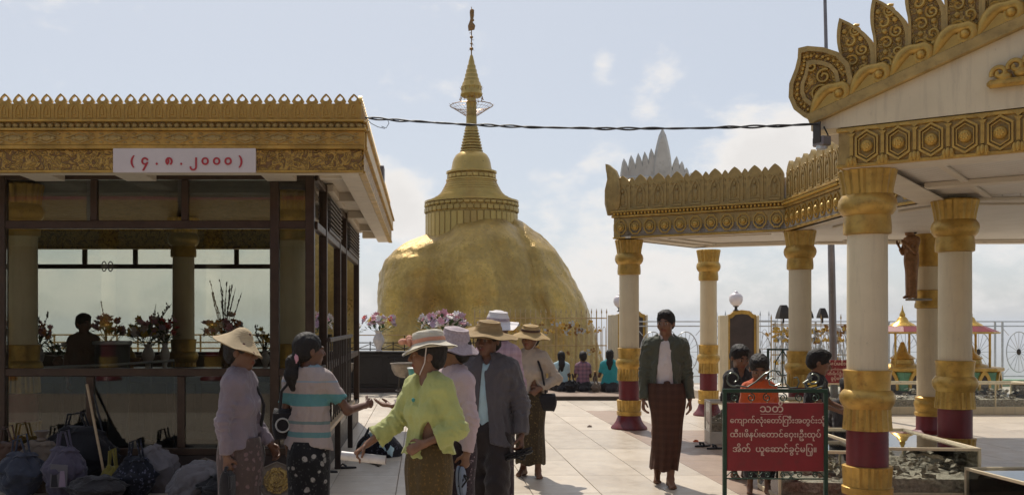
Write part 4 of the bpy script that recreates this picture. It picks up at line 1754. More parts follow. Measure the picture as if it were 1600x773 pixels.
        for ax in range(3):
            u, w = (ax + 1) % 3, (ax + 2) % 3
            A = [slice(None)] * 3
            B = [slice(None)] * 3
            A[ax] = slice(0, f.shape[ax] - 1)
            B[ax] = slice(1, None)
            m = ins[tuple(A)] != ins[tuple(B)]
            e = np.argwhere(m)
            ok = (e[:, u] > 0) & (e[:, w] > 0) & (e[:, u] < f.shape[u] - 1) & (e[:, w] < f.shape[w] - 1)
            e = e[ok]
            d = ins[tuple(A)][tuple(e.T)]
            q = []
            for (du, dw) in ((-1, -1), (0, -1), (0, 0), (-1, 0)):
                g = e.copy()
                g[:, u] += du
                g[:, w] += dw
                q.append(num[tuple(g.T)])
            q = np.stack(q, 1)
            q[~d] = q[~d][:, ::-1]
            faces.append(q)
        Fc = np.concatenate(faces)
        return V, Fc


def np_mesh(name, V, Fq, mat, colors=None, relax=1):
    me = bpy.data.meshes.new(name)
    if relax:
        nb = np.zeros_like(V)
        ct = np.zeros(len(V))
        for a in range(4):
            b = (a + 1) % 4
            np.add.at(nb, Fq[:, a], V[Fq[:, b]])
            np.add.at(nb, Fq[:, b], V[Fq[:, a]])
            np.add.at(ct, Fq[:, a], 1)
            np.add.at(ct, Fq[:, b], 1)
        V = V * .55 + .45 * nb / np.maximum(ct, 1)[:, None]
    me.vertices.add(len(V))
    me.vertices.foreach_set('co', V.astype(np.float32).ravel())
    me.loops.add(len(Fq) * 4)
    me.loops.foreach_set('vertex_index', Fq.astype(np.int32).ravel())
    me.polygons.add(len(Fq))
    me.polygons.foreach_set('loop_start', np.arange(0, len(Fq) * 4, 4, dtype=np.int32))
    me.polygons.foreach_set('use_smooth', np.ones(len(Fq), bool))
    me.update()
    me.validate()
    me.materials.append(MATS[mat])
    if colors is not None:
        at_ = me.color_attributes.new('tone', 'FLOAT_COLOR', 'POINT')
        c = np.ones((len(V), 4), np.float32)
        c[:, :3] = colors
        at_.data.foreach_set('color', c.ravel())
    return me


# ------------------------------------------------------------------ people materials
def skin_mat(name, base):
    t = NT(name)
    a = t.new('ShaderNodeAttribute', attribute_name='tone')
    v = t.coords('Object')
    n = t.ramp(t.noise(v, 14, 6), [(.3, tuple(c * .85 for c in base)), (.7, tuple(c * 1.12 for c in base))])
    t.set(t.mixc(1.0, n, a.outputs['Color'], 'MULTIPLY'), 0.46, 0, 0.4)
    t.b.inputs['Subsurface Weight'].default_value = 0.06
    t.b.inputs['Subsurface Radius'].default_value = (.02, .008, .004)
    t.bump(t.noise(v, 140, 4), .12, .002)


skin_mat('skin_a', (.19, .092, .052))
skin_mat('skin_b', (.135, .064, .038))
basic('hair_black', (.014, .011, .010), .62, 0, .4, 30, .8, 150, bdist=.006, spec=.3)


def cloth(name, color, rough=.8, weave=260, var=.1, bump=.25, sheen=.2):
    t = NT(name)
    v = t.coords('Object')
    n = t.ramp(t.noise(v, 5, 6), [(.3, tuple(c * (1 - var) for c in color)), (.7, tuple(min(1, c * (1 + var)) for c in color))])
    t.set(n, rough, 0, .2)
    t.b.inputs['Sheen Weight'].default_value = sheen
    h = t.math('ADD', t.math('ADD', t.noise(v, 18, 5, .65, 1.2), t.noise(t.coords('Object', (1, 1, .35)), 34, 3, .6, .9)), t.math('MULTIPLY', t.noise(v, weave, 2), .25))
    t.bump(h, bump * 2.0, .014)
    return t


for nm, c in dict(cloth_white=(.58, .53, .56), cloth_lavender=(.19, .155, .18), cloth_lime=(.40, .42, .15), cloth_pink=(.46, .35, .37), cloth_grey=(.095, .085, .09),
                  cloth_beige=(.42, .345, .27), cloth_olive=(.075, .078, .055), cloth_black=(.014, .013, .015), cloth_dark=(.03, .026, .027),
                  cloth_orange=(.50, .085, .02), cloth_teal=(.03, .26, .28), cloth_paleblue=(.42, .58, .62), cloth_ivory=(.58, .52, .50), cloth_trouser=(.035, .027, .026),
                  cloth_mauve=(.30, .22, .27), cloth_ribbon=(.62, .30, .20), cloth_purse=(.02, .018, .02), cloth_brown=(.10, .055, .035)).items():
    cloth(nm, c)


def stripe_cloth(name, bands, base):
    """horizontal bands: list of (z0, z1, colour)"""
    t = NT(name)
    v = t.coords('Object')
    sp_ = t.new('ShaderNodeSeparateXYZ')
    t.link(v, sp_.inputs[0])
    z = t.math('ADD', sp_.outputs[2], t.math('MULTIPLY', t.noise(v, 6, 3), .012))
    c = base
    for z0, z1, col in bands:
        f = t.math('MULTIPLY', t.math('GREATER_THAN', z, z0), t.math('LESS_THAN', z, z1))
        c = t.mixc(f, c, col)
    t.set(c, .8, 0, .2)
    t.bump(t.math('ADD', t.noise(v, 18, 5, .65, 1.2), t.noise(t.coords('Object', (1, 1, .35)), 34, 3, .6, .9)), .5, .014)


def plaid_cloth(name, a, b, sc_=40):
    t = NT(name)
    v = t.coords('Object')
    sp_ = t.new('ShaderNodeSeparateXYZ')
    t.link(v, sp_.inputs[0])
    fx_ = t.math('GREATER_THAN', t.math('SINE', t.math('MULTIPLY', sp_.outputs[0], sc_)), .2)
    fz_ = t.math('GREATER_THAN', t.math('SINE', t.math('MULTIPLY', sp_.outputs[2], sc_)), .2)
    f = t.math('MULTIPLY', t.math('ADD', fx_, fz_), .5)
    t.set(t.mixc(f, a, b), .8, 0, .2)
    t.bump(t.math('ADD', t.noise(v, 18, 5, .65, 1.2), t.noise(t.coords('Object', (1, 1, .35)), 34, 3, .6, .9)), .5, .014)


def floral(name, ground, petals, scale, thr=.28, second=None, stretch=(1, 1, 1)):
    t = NT(name)
    v = t.coords('Object', stretch)
    d = t.new('ShaderNodeVectorMath', operation='ADD')
    s_ = t.new('ShaderNodeVectorMath', operation='SCALE', Scale=.03)
    nn = t.new('ShaderNodeTexNoise', Scale=scale * 1.3, Detail=3)
    t.link(v, nn.inputs[0])
    t.link(nn.outputs['Color'], s_.inputs[0])
    t.link(v, d.inputs[0])
    t.link(s_.outputs[0], d.inputs[1])
    vo = t.new('ShaderNodeTexVoronoi', Scale=scale)
    t.link(d.outputs[0], vo.inputs['Vector'])
    f = t.ramp(vo.outputs['Distance'], [(thr * .75, (1, 1, 1)), (thr, (0, 0, 0))])
    pick = t.new('ShaderNodeSeparateColor')
    t.link(vo.outputs['Color'], pick.inputs[0])
    f = t.math('MULTIPLY', f, t.math('GREATER_THAN', pick.outputs[0], .35))
    c = t.mixc(f, ground, petals)
    if second:
        v2 = t.new('ShaderNodeTexVoronoi', Scale=scale * 2.4)
        t.link(d.outputs[0], v2.inputs['Vector'])
        f2 = t.ramp(v2.outputs['Distance'], [(.18, (1, 1, 1)), (.30, (0, 0, 0))])
        c = t.mixc(t.math('MULTIPLY', f2, .75), c, second)
    c = t.mixc(t.ramp(t.noise(v, 7, 5), [(.35, (0, 0, 0)), (.7, (.5, .5, .5))]), c, tuple(x * .6 for x in ground))
    t.set(c, .78, 0, .2)
    t.b.inputs['Sheen Weight'].default_value = .1
    t.bump(t.math('ADD', t.noise(v, 14, 5, .65, 1.2), t.noise(t.coords('Object', (1, 1, .3)), 30, 3, .6, .9)), .5, .014)


floral('longyi_rose', (.085, .06, .055), (.20, .13, .13), 26, .40, (.13, .09, .07))
floral('longyi_blackwhite', (.012, .012, .015), (.42, .40, .38), 17, .33, (.09, .09, .09))
floral('longyi_ochre', (.085, .055, .02), (.17, .10, .028), 60, .40, (.12, .08, .02))
floral('longyi_plum', (.035, .022, .028), (.26, .19, .21), 40, .30, (.10, .06, .07))
floral('longyi_umber', (.05, .035, .018), (.17, .12, .05), 48, .36, (.10, .07, .02))
plaid_cloth('longyi_brown', (.062, .028, .018), (.085, .038, .024), 90)
plaid_cloth('shirt_plaid', (.30, .16, .20), (.16, .10, .14), 75)
plaid_cloth('shirt_pinkcheck', (.46, .32, .36), (.36, .24, .28), 110)
stripe_cloth('shirt_striped', [(1.005, 1.085, (.10, .24, .25)), (.885, .905, (.15, .21, .21)), (.80, .835, (.12, .24, .25)), (1.16, 1.172, (.25, .30, .36)), (1.26, 1.28, (.2, .27, .31))], (.36, .30, .285))
floral('shirt_blackyellow', (.016, .015, .017), (.02, .018, .02), 20, .3)


def straw(name, color, speck=None):
    t = NT(name)
    v = t.coords('Object')
    w = t.new('ShaderNodeTexWave', wave_type='RINGS', rings_direction='Z', Scale=38, Distortion=1.2, Detail=3)
    t.link(v, w.inputs[0])
    n = t.ramp(t.noise(v, 18, 6), [(.3, tuple(c * .75 for c in color)), (.7, color)])
    c = t.mixc(t.math('MULTIPLY', w.outputs['Fac'], .3), n, tuple(x * .55 for x in color))
    if speck:
        vo = t.new('ShaderNodeTexVoronoi', Scale=18)
        t.link(v, vo.inputs['Vector'])
        c = t.mixc(t.ramp(vo.outputs['Distance'], [(.14, (1, 1, 1)), (.2, (0, 0, 0))]), c, speck)
    t.set(c, .75, 0, .2)
    t.bump(w.outputs['Fac'], .35, .004)


straw('straw_gold', (.50, .34, .15))
straw('straw_pale', (.52, .40, .24), (.12, .05, .04))
straw('straw_cream', (.66, .60, .48))
straw('straw_brown', (.36, .24, .11))
basic('hat_white', (.68, .64, .64), .8, 0, .08, 9, .3, 90)
basic('hat_lace', (.36, .29, .31), .8, 0, .25, 60, .5, 120)


def V3(*a): return np.array(a, float)


def rotz(p, a):
    c, s = math.cos(a), math.sin(a)
    return np.array([p[0] * c - p[1] * s, p[0] * s + p[1] * c, p[2]])


def rotx(p, a):
    c, s = math.cos(a), math.sin(a)
    return np.array([p[0], p[1] * c - p[2] * s, p[1] * s + p[2] * c])


class Person:
    """faces -Y in its own frame; its left hand is on +X"""

    def __init__(s, label, loc, yaw, H=1.55, male=False, cell=.0085, skin='skin_a', group=None, seated=False, lean=(0, 0), twist=0.0, head=(0, 0), arms=None, legs=None, hand_curl=None,
                 child=1.0, cat='person', palms=None, root=None, hipz=None, girth=1.0, nohead_hair=False):
        s.H, s.male, s.cell = H, male, cell
        s.root = root or thing('person', label, cat, loc, yaw, group)
        k = H
        s.hip = V3(0, 0, .52 * k if hipz is None else hipz)
        torso = .305 * k
        s.lean = lean
        s.g = girth
        s.neck = s.hip + V3(lean[0], lean[1], torso + 0.01 * k)
        s.sho = s.hip + V3(lean[0] * .93, lean[1] * .93, torso - .015 * k)
        s.shw = (.106 if male else .091) * k * girth
        s.hs = H / 1.60 * child if child == 1.0 else H / 1.60 * child
        s.hs = (.90 + .10 * (H / 1.6)) * child
        s.tw = twist
        s.sh = {q: s.sho + rotz(V3(sg * s.shw, 0, 0), twist) for q, sg in (('L', 1), ('R', -1))}
        s.hc = s.neck + V3(lean[0] * .12, lean[1] * .12 - .012, .028 * k + .112 * s.hs)
        s.hyaw, s.hpit = head
        arms = arms or {}
        s.el, s.wr, s.hd = {}, {}, {}
        ua, fa = .172 * k, .145 * k
        for q, sg in (('L', 1), ('R', -1)):
            u, w = arms.get(q, ((sg * .16, .05, -1), (sg * .05, -.18, -1)))[:2]
            u, w = np.array(u, float), np.array(w, float)
            s.el[q] = s.sh[q] + u / np.linalg.norm(u) * ua
            s.wr[q] = s.el[q] + w / np.linalg.norm(w) * fa
            s.hd[q] = w / np.linalg.norm(w)
        s.curl = hand_curl or {}
        s.palms = palms or {}
        legs = legs or {}
        s.kn, s.an, s.fy = {}, {}, {}
        s.hj = {}
        for q, sg in (('L', 1), ('R', -1)):
            s.hj[q] = s.hip + V3(sg * .052 * k, 0, -.01 * k)
            spec = legs.get(q, (sg * .055, 0, 0, 0))
            fx_, fy_, fz_, yaw_ = spec[:4]
            s.an[q] = V3(fx_, fy_, .045 * k + fz_)
            s.fy[q] = yaw_
            mid = (s.hj[q] + s.an[q]) / 2
            s.kn[q] = np.array(spec[4], float) if len(spec) > 4 else mid + V3(0, -.012 * k, .0)
        s.body()

    # ---- frames
    def hp(s, p):
        """head-frame point to person frame"""
        p = np.array(p, float) * s.hs
        return s.hc + rotz(rotx(p, s.hpit), s.hyaw)

    def hrot(s):
        cols = [rotz(rotx(V3(*e), s.hpit), s.hyaw) for e in ((1, 0, 0), (0, 1, 0), (0, 0, 1))]
        return [[cols[i][j] for i in range(3)] for j in range(3)]

    def bounds(s):
        pts = [s.hc + V3(0, 0, .14), s.hc - V3(0, 0, .14), s.hip] + list(s.el.values()) + list(s.wr.values()) + [s.wr[q] + s.hd[q] * .2 for q in 'LR'] + list(s.kn.values()) + list(s.an.values())
        pts = np.array(pts)
        lo, hi = pts.min(0) - .17, pts.max(0) + .17
        lo[2] = max(lo[2], -.02)
        return lo, hi

    def torso_prims(s, F, ease=0.0, k=.05, top=True, hips=True):
        H, g = s.H, s.g
        flat = (rotz(V3(0, 1, 0), s.tw * .7), .66)
        ln = V3(s.lean[0], s.lean[1], 0)
        hipz = s.hip[2]

        def lv(f):
            return s.hip + ln * f + V3(0, 0, (s.neck[2] - hipz) * f)
        if s.male:
            ws = ((-.02, .090), (.25, .078), (.55, .089), (.80, .086))
        else:
            ws = ((-.02, .096), (.28, .071), (.55, .080), (.80, .070))
        ws = [(f, w * H * g + ease) for f, w in ws]
        for (f0, w0), (f1, w1) in zip(ws[:-1], ws[1:]):
            if not hips and f0 < 0:
                f0 = .1
            F.cone(lv(f0), lv(f1), w0, w1, k, flat)
        if not s.male:
            for sg in (-1, 1):
                c = lv(.60) + rotz(V3(sg * .040 * H, -.042 * H, 0), s.tw * .7)
                F.ell(c, (.036 * H + ease * .6,) * 3, .05)
        a, b = s.sh['L'], s.sh['R']
        dn = V3(0, 0, -.012 * H)
        F.cone(a * .86 + b * .14 + dn, b * .86 + a * .14 + dn, .040 * H + ease, .040 * H + ease, .06)
        # trapezius slope
        F.cone(s.neck + V3(0, .01, .012 * H), a * .8 + b * .2, .034 * H + ease * .6, .034 * H + ease, .05)
        F.cone(s.neck + V3(0, .01, .012 * H), b * .8 + a * .2, .034 * H + ease * .6, .034 * H + ease, .05)

    def hand(s, F, q):
        k = s.H / 1.6
        d = s.hd[q]
        w = s.wr[q]
        n = s.palms.get(q)
        sg = 1 if q == 'L' else -1
        if n is None:
            n = V3(-sg, 0, 0) + V3(0, .15, 0)
        n = np.array(n, float)
        n = n - d * (n @ d)
        n /= np.linalg.norm(n)
        t = np.cross(n, d) * sg      # towards the thumb side
        if q == 'L':
            t = -np.cross(d, n)
        else:
            t = np.cross(d, n)
        s.hfr = getattr(s, 'hfr', {})
        s.hfr[q] = (w, d, n, t)
        pc = w + d * .045 * k
        F.cone(w + d * .015 * k, w + d * .075 * k, .026 * k, .034 * k, .018, (n, .46))
        curl = s.curl.get(q, .45)
        for i, ln in enumerate((.92, 1.0, .95, .76)):
            b = w + d * (.082 * k - .004 * abs(i - 1.3) * k) + t * (.027 - .018 * i) * k
            dirv = d.copy()
            r = .0092 * k
            for sgm in range(3):
                a = curl * (1.0, 1.15, .9)[sgm]
                ca, sa = math.cos(a), math.sin(a)
                dirv = dirv * ca + np.cross(np.cross(dirv, n), dirv) * sa if sgm == 0 else dirv * ca + s._perp(dirv, t, n) * sa
                dirv /= np.linalg.norm(dirv)
                e = b + dirv * (.036, .024, .019)[sgm] * ln * k
                F.cone(b, e, r, r * .92, .006)
                b, r = e, r * .92
        tb = w + d * .025 * k + t * .026 * k
        dv = d * .62 + t * .62 + n * (.25 + .4 * curl)
        dv /= np.linalg.norm(dv)
        e = tb + dv * .042 * k
        F.cone(tb, e, .013 * k, .0108 * k, .012)
        dv = d * .85 + t * .15 + n * (.2 + .5 * curl)
        dv /= np.linalg.norm(dv)
        F.cone(e, e + dv * .032 * k, .0105 * k, .009 * k, .006)

    @staticmethod
    def _perp(dv, t, n):
        p = np.cross(t, dv)
        if p @ n < 0 and abs(p @ n) > .05:
            p = -p
        # keep bending the same way round the finger axis
        q = np.cross(dv, t)
        return q if (q @ n) >= (p @ n) else p

    def body(s):
        lo, hi = s.bounds()
        F = Field(lo, hi, s.cell)
        H = s.H
        k = H / 1.6
        s.torso_prims(F, -.012)
        F.cone(s.neck - V3(0, 0, .02), s.hp((0, .018, -.045)), .052 * k, .047 * k, .03)
        for q in 'LR':
            F.cone(s.sh[q], s.el[q], (.042 if s.male else .037) * k, .033 * k, .03)
            F.cone(s.el[q], s.wr[q], .034 * k, .0235 * k, .02)
            s.hand(F, q)
            F.cone(s.hj[q], s.kn[q], .064 * k, .045 * k, .04)
            m = s.kn[q] * .68 + s.an[q] * .32 + V3(0, .012, 0)
            F.cone(s.kn[q], m, .048 * k, .05 * k, .03)
            F.cone(m, s.an[q], .05 * k, .031 * k, .03)
            y = s.fy[q]
            an = s.an[q]
            fz = an[2] - .045 * H
            fd = rotz(V3(0, -1, 0), y)
            sd = rotz(V3(1, 0, 0), y)
            he = V3(an[0], an[1], fz + .03 * k) - fd * .025 * k
            ball_ = V3(an[0], an[1], fz + .022 * k) + fd * .115 * k
            if fz > .03:
                ball_[2] = .022 * k
            F.cone(an, he, .032 * k, .031 * k, .02)
            F.cone(an + fd * .02, ball_, .032 * k, .022 * k, .02)
            F.cone(he, ball_, .028 * k, .026 * k, .02, (V3(0, 0, 1), .8))
            sg = 1 if q == 'L' else -1
            for i in range(5):
                b = ball_ + sd * (-sg) * (.030 - .015 * i) * k + fd * (.0 - .004 * i) * k
                b[2] -= .004
                F.cone(b, b + fd * (.032 - .004 * i) * k + V3(0, 0, -.003), (.0125 - .0015 * i) * k + .001, .009 * k, .008)
        # head
        E = lambda c, r, kk=.02, carve=False: F.ell(s.hp(c), np.array(r) * s.hs, kk, s.hrot(), carve)
        E((0, .014, .030), (.073, .092, .086))
        E((0, -.022, -.040), (.056, .066, .066), .03)
        E((0, -.062, -.088), (.024, .022, .018), .025)
        for sg in (-1, 1):
            E((sg * .036, -.058, -.022), (.028, .026, .026), .025)
            E((sg * .032, -.100, .006), (.019, .016, .011), .012, True)
            E((sg * .031, -.078, .005), (.0145, .0125, .0115), .004)
            E((sg * .030, -.081, .026), (.024, .010, .006), .012)
            E((sg * .076, .012, -.008), (.009, .020, .030), .010)
            E((sg * .011, -.098, -.026), (.008, .009, .007), .008)
        F.cone(s.hp((0, -.086, .014)), s.hp((0, -.108, -.020)), .0085 * s.hs, .0125 * s.hs, .014)
        E((0, -.088, -.050), (.024, .010, .0065), .006)
        E((0, -.086, -.062), (.020, .010, .0065), .006)
        V, Fq = F.mesh()
        # tone: lips, brows, eyes, nails stay what they are whatever the light
        loc = (V - s.hc)
        loc = np.stack([loc[:, 0] * math.cos(-s.hyaw) - loc[:, 1] * math.sin(-s.hyaw), loc[:, 0] * math.sin(-s.hyaw) + loc[:, 1] * math.cos(-s.hyaw), loc[:, 2]], 1)
        c, sn = math.cos(-s.hpit), math.sin(-s.hpit)
        loc = np.stack([loc[:, 0], loc[:, 1] * c - loc[:, 2] * sn, loc[:, 1] * sn + loc[:, 2] * c], 1) / s.hs
        T = np.ones((len(V), 3))
        fr = loc[:, 1] < -.055
        lips = fr & (np.abs(loc[:, 2] + .056) < .012) & (np.abs(loc[:, 0]) < .025)
        T[lips] = (.95, .55, .55)
        for sg in (-1, 1):
            ey = fr & (((loc[:, 0] - sg * .031) / .015) ** 2 + ((loc[:, 2] - .005) / .008) ** 2 < 1)
            T[ey] = (1.6, 2.4, 3.2)
            pu = fr & (((loc[:, 0] - sg * .031) / .007) ** 2 + ((loc[:, 2] - .005) / .009) ** 2 < 1)
            T[pu] = (.08, .08, .08)
            br = fr & (((loc[:, 0] - sg * .031) / .022) ** 2 + ((loc[:, 2] - .029) / .006) ** 2 < 1)
            T[br] = (.15, .13, .12)
        s.skin = s.skin_name
        link('body', np_mesh('body', V, Fq, s.skin, T), s.root)

    skin_name = 'skin_a'

    # ---- hair
    def hair(s, style='short', name='hair'):
        pts = np.array([s.hp((0, 0, .0))])
        lo, hi = s.hc - .2, s.hc + .2
        if style in ('long', 'pony'):
            lo[2] -= .22
            lo[1] -= .12
            hi[1] += .12
        F = Field(lo, hi, s.cell * .8)
        E = lambda c, r, kk=.02, carve=False: F.ell(s.hp(c), np.array(r) * s.hs, kk, s.hrot(), carve)
        E((0, .020, .038), (.084, .102, .092))
        if style == 'short':
            E((0, .05, -.01), (.074, .062, .065), .02)
            E((0, -.040, .092), (.060, .045, .032), .03)
            for i in range(26):
                a = i * 2.4
                rr = .02 + .075 * ((i * 7) % 26) / 26
                c_ = (rr * math.cos(a) * .75, .015 + rr * math.sin(a), .122 - 5.5 * rr * rr)
                F.cone(s.hp(c_), s.hp((c_[0] * 1.15, c_[1] * 1.1 - .018, c_[2] + .012)), .012, .004, .012)
        elif style == 'under':
            E((0, .055, -.025), (.07, .055, .06), .02)
        elif style == 'bun':
            E((0, .04, -.01), (.078, .07, .07), .02)
            E((0, .118, .0), (.045, .04, .045), .015)
        elif style == 'pony':
            E((0, .05, -.01), (.08, .065, .07), .02)
            F.cone(s.hp((0, .10, -.045)), s.hp((0, .125, -.07)), .028, .036, .02)
            F.cone(s.hp((0, .125, -.07)), s.hp((0, .13, -.16)), .040, .046, .03)
            F.cone(s.hp((0, .13, -.16)), s.hp((0, .12, -.245)), .046, .022, .03)
        elif style == 'long':
            E((0, .05, -.02), (.084, .065, .08), .02)
            F.cone(s.hp((0, .085, -.05)), s.hp((0, .135, -.15)), .066, .062, .03, (rotz(V3(0, 1, 0), s.hyaw), .6))
            F.cone(s.hp((0, .135, -.15)), s.hp((0, .15, -.27)), .062, .034, .03, (rotz(V3(0, 1, 0), s.hyaw), .6))
        # face opening
        E((0, -.115, -.045), (.066, .085, .105), .02, True)
        for sg in (-1, 1):
            E((sg * .085, -.03, -.05), (.03, .045, .05), .01, True)
        X, Y, Z = F.grid()
        F.f += (0.0034 * np.sin(X * 190 + 3 * np.sin(Z * 40)) * np.sin(Y * 170 + 2 * np.sin(Z * 31))).astype(np.float32)
        V, Fq = F.mesh()
        link(name, np_mesh(name, V, Fq, 'hair_black'), s.root)

    # ---- upper garment
    def top(s, mat, name='blouse', ease=.014, sleeve=1.0, sleeve_r=1.0, hem=None, flare=0.0, neck=.062, wr=.005, cuff=0.0, openf=None, collar=False, seed=1, vneck=0.0, extra=None, hemwave=.012):
        lo, hi = s.bounds()
        lo, hi = lo - .03, hi + .03
        lo[2] = max(lo[2], (hem if hem is not None else .5 * s.H) - .12)
        hi[2] = s.neck[2] + .10
        for q in 'LR':
            hi[2] = max(hi[2], s.wr[q][2] + .08, s.el[q][2] + .08)
            lo[2] = min(lo[2], s.wr[q][2] - .08) if sleeve > .9 else lo[2]
        F = Field(lo, hi, s.cell)
        H = s.H
        k = H / 1.6
        hem = hem if hem is not None else .52 * H
        s.torso_prims(F, ease, .045)
        if flare:
            ln = V3(s.lean[0], s.lean[1], 0)
            a = s.hip + ln * .35 + V3(0, 0, (s.neck[2] - s.hip[2]) * .35)
            b = s.hip + V3(0, 0, 0)
            b[2] = hem - .02
            F.cone(a, b, .074 * H * s.g + ease, .090 * H * s.g + ease + flare, .04, (V3(0, 1, 0), .68))
        X, Y, Z = F.grid()
        # hem cut (torso only), before sleeves go on
        F.f = np.maximum(F.f, (hem + hemwave * np.sin(X * 26 + seed) + hemwave * .7 * np.sin(Y * 31 + seed * 2) - Z)).astype(np.float32)
        for q in 'LR':
            r0, r1, r2 = .041 * k * sleeve_r + ease * .5, .038 * k * sleeve_r + ease * .5, .031 * k * sleeve_r + ease * .5 + cuff
            if s.male:
                r0 += .006
            if sleeve >= .55:
                F.cone(s.sh[q], s.el[q], r0, r1, .035)
                t = min(1, (sleeve - .5) / .5)
                e = s.el[q] + (s.wr[q] - s.el[q]) * t * .97
                F.cone(s.el[q], e, r1, r1 + (r2 - r1) * t + (cuff if t < 1 else 0), .03)
                d = s.wr[q] - s.el[q]
                d = d / np.linalg.norm(d)
                self_cut = (X - e[0]) * d[0] + (Y - e[1]) * d[1] + (Z - e[2]) * d[2]
                near = ((X - e[0]) ** 2 + (Y - e[1]) ** 2 + (Z - e[2]) ** 2) < .11 ** 2
                F.f = np.where(near & (self_cut > -.004), np.maximum(F.f, np.minimum(self_cut, .02)), F.f).astype(np.float32)
            else:
                e = s.sh[q] + (s.el[q] - s.sh[q]) * sleeve * 2
                F.cone(s.sh[q], e, r0, r1 + cuff, .035)
                d = s.el[q] - s.sh[q]
                d = d / np.linalg.norm(d)
                self_cut = (X - e[0]) * d[0] + (Y - e[1]) * d[1] + (Z - e[2]) * d[2]
                near = ((X - e[0]) ** 2 + (Y - e[1]) ** 2 + (Z - e[2]) ** 2) < .11 ** 2
                F.f = np.where(near & (self_cut > -.004), np.maximum(F.f, np.minimum(self_cut, .02)), F.f).astype(np.float32)
        F.wrinkle(wr * .45, 17, seed, (1, 1, .9))
        F.wrinkle(wr * .55, 36, seed + 2, (1.3, 1.3, .5))
        F.wrinkle(wr * .30, 70, seed + 5, (1, 1, .6))
        for q in 'LR':
            e_ = s.el[q]
            ax_ = (s.wr[q] - s.sh[q])
            ax_ = ax_ / np.linalg.norm(ax_)
            al = (X - e_[0]) * ax_[0] + (Y - e_[1]) * ax_[1] + (Z - e_[2]) * ax_[2]
            rr = (X - e_[0]) ** 2 + (Y - e_[1]) ** 2 + (Z - e_[2]) ** 2
            F.f += (wr * .9 * np.sin(al * 165 + 2.2 * np.sin(X * 40 + Y * 35)) * np.exp(-rr / .105 ** 2)).astype(np.float32)
        wz = s.hip[2] + (s.neck[2] - s.hip[2]) * .2
        F.f += (wr * .7 * np.sin(X * 95 + Y * 60 + 9 * (Z - wz)) * np.exp(-((Z - wz) / .10) ** 2)).astype(np.float32)
        # folds that run from the armpits
        for q in 'LR':
            a = s.sh[q]
            rr = np.sqrt((X - a[0]) ** 2 + (Z - a[2] + .1) ** 2)
            F.f += (wr * .5 * np.sin(rr * 110) * np.exp(-(rr / .16) ** 2)).astype(np.float32)
        # neckline
        fz = rotz(V3(0, -1, 0), s.tw)
        F.cone(s.neck + V3(0, .02, .0), s.neck + V3(0, .0, .15), neck * k, neck * k, .01, carve=True)
        if vneck:
            F.cone(s.neck + fz * .075 * k + V3(0, 0, .03), s.neck + fz * .11 * k + V3(0, 0, -vneck), .038, .012, .01, carve=True)
        if openf:
            # open front: wedge removed, (half width top, half width bottom)
            zt, zb = s.neck[2], hem
            t = np.clip((zt - Z) / max(.01, zt - zb), 0, 1)
            hw = openf[0] + (openf[1] - openf[0]) * t
            xc = X * math.cos(s.tw) + Y * math.sin(s.tw) - (openf[2] if len(openf) > 2 else 0)
            yy = -X * math.sin(s.tw) + Y * math.cos(s.tw)
            wedge = np.maximum(np.abs(xc) - hw, yy + .0 - s.lean[1] * .5)
            F.f = np.maximum(F.f, -wedge).astype(np.float32)
        if collar:
            for sg in (-1, 1):
                a = s.neck + rotz(V3(sg * .05 * k, .03, .028), s.tw)
                b = s.neck + rotz(V3(sg * .030 * k, -.055 * k, .0), s.tw)
                c = s.neck + rotz(V3(sg * .062 * k, -.062 * k, -.055), s.tw)
                F.cone(a, b, .016, .017, .008)
                F.cone(b, c, .014, .009, .01)
            F.cone(s.neck + V3(-.045 * k, .04, .03), s.neck + V3(.045 * k, .04, .03), .016, .016, .01)
        if extra:
            extra(F)
        V, Fq = F.mesh()
        return link(name, np_mesh(name, V, Fq, mat), s.root)

    # ---- wrapped skirt
    def longyi(s, mat, waist=None, hem=.10, rw=.092, rh=.125, rb=(.135, .10), cb=(0, 0), fold=0.0, seed=0.0, pleat=.07, name='longyi', knee=(0, 0), front=-PI / 2):
        H = s.H
        z0 = waist if waist is not None else .58 * H
        nz, na = 46, 96
        vs = []
        for k in range(nz + 1):
            t = k / nz
            z = z0 + (hem - z0) * t
            hipt = math.exp(-((t - .18) / .2) ** 2)
            a = (rw * H) * (1 - t) + rb[0] * t + (rh - rw) * H * .35 * hipt
            b = a * .80 * (1 - t) + rb[1] * t + .02 * hipt
            cx = cb[0] * t ** 1.4 + knee[0] * math.sin(t * PI) + s.lean[0] * .3 * (1 - t)
            cy = cb[1] * t ** 1.4 + knee[1] * math.sin(t * PI) + s.lean[1] * .3 * (1 - t)
            for i in range(na):
                th = 2 * PI * i / na
                r = 1.0
                fa = 0.25 + .75 * t
                r += pleat * fa * (.6 * math.sin(th * 7 + seed + 2.2 * math.sin(t * 3 + seed)) + .5 * math.sin(th * 12 + seed * 3 + t * 2.5)) * (.5 + .5 * math.cos(th - front))
                r += .018 * math.sin(th * 4 + t * 9 + seed)
                # wrap edge hanging in front
                d = (th - front - fold + .35 * t + PI) % (2 * PI) - PI
                r += .065 * (1 / (1 + math.exp(-d * 40))) * math.exp(-max(0, d) * 2.2)
                z_ = z + (.012 * math.sin(th * 5 + seed) if k == nz else 0)
                vs.append((cx + a * r * math.cos(th), cy + b * r * math.sin(th), z_))
        fs = []
        for k in range(nz):
            for i in range(na):
                j = (i + 1) % na
                fs.append((k * na + i, (k + 1) * na + i, (k + 1) * na + j, k * na + j))
        # turned-in hem and closed lining
        n0 = len(vs)
        for (f, dz) in ((.96, .004), (.93, .05)):
            for i in range(na):
                p = vs[nz * na + i]
                vs.append((cb[0] + (p[0] - cb[0]) * f, cb[1] + (p[1] - cb[1]) * f, p[2] + dz))
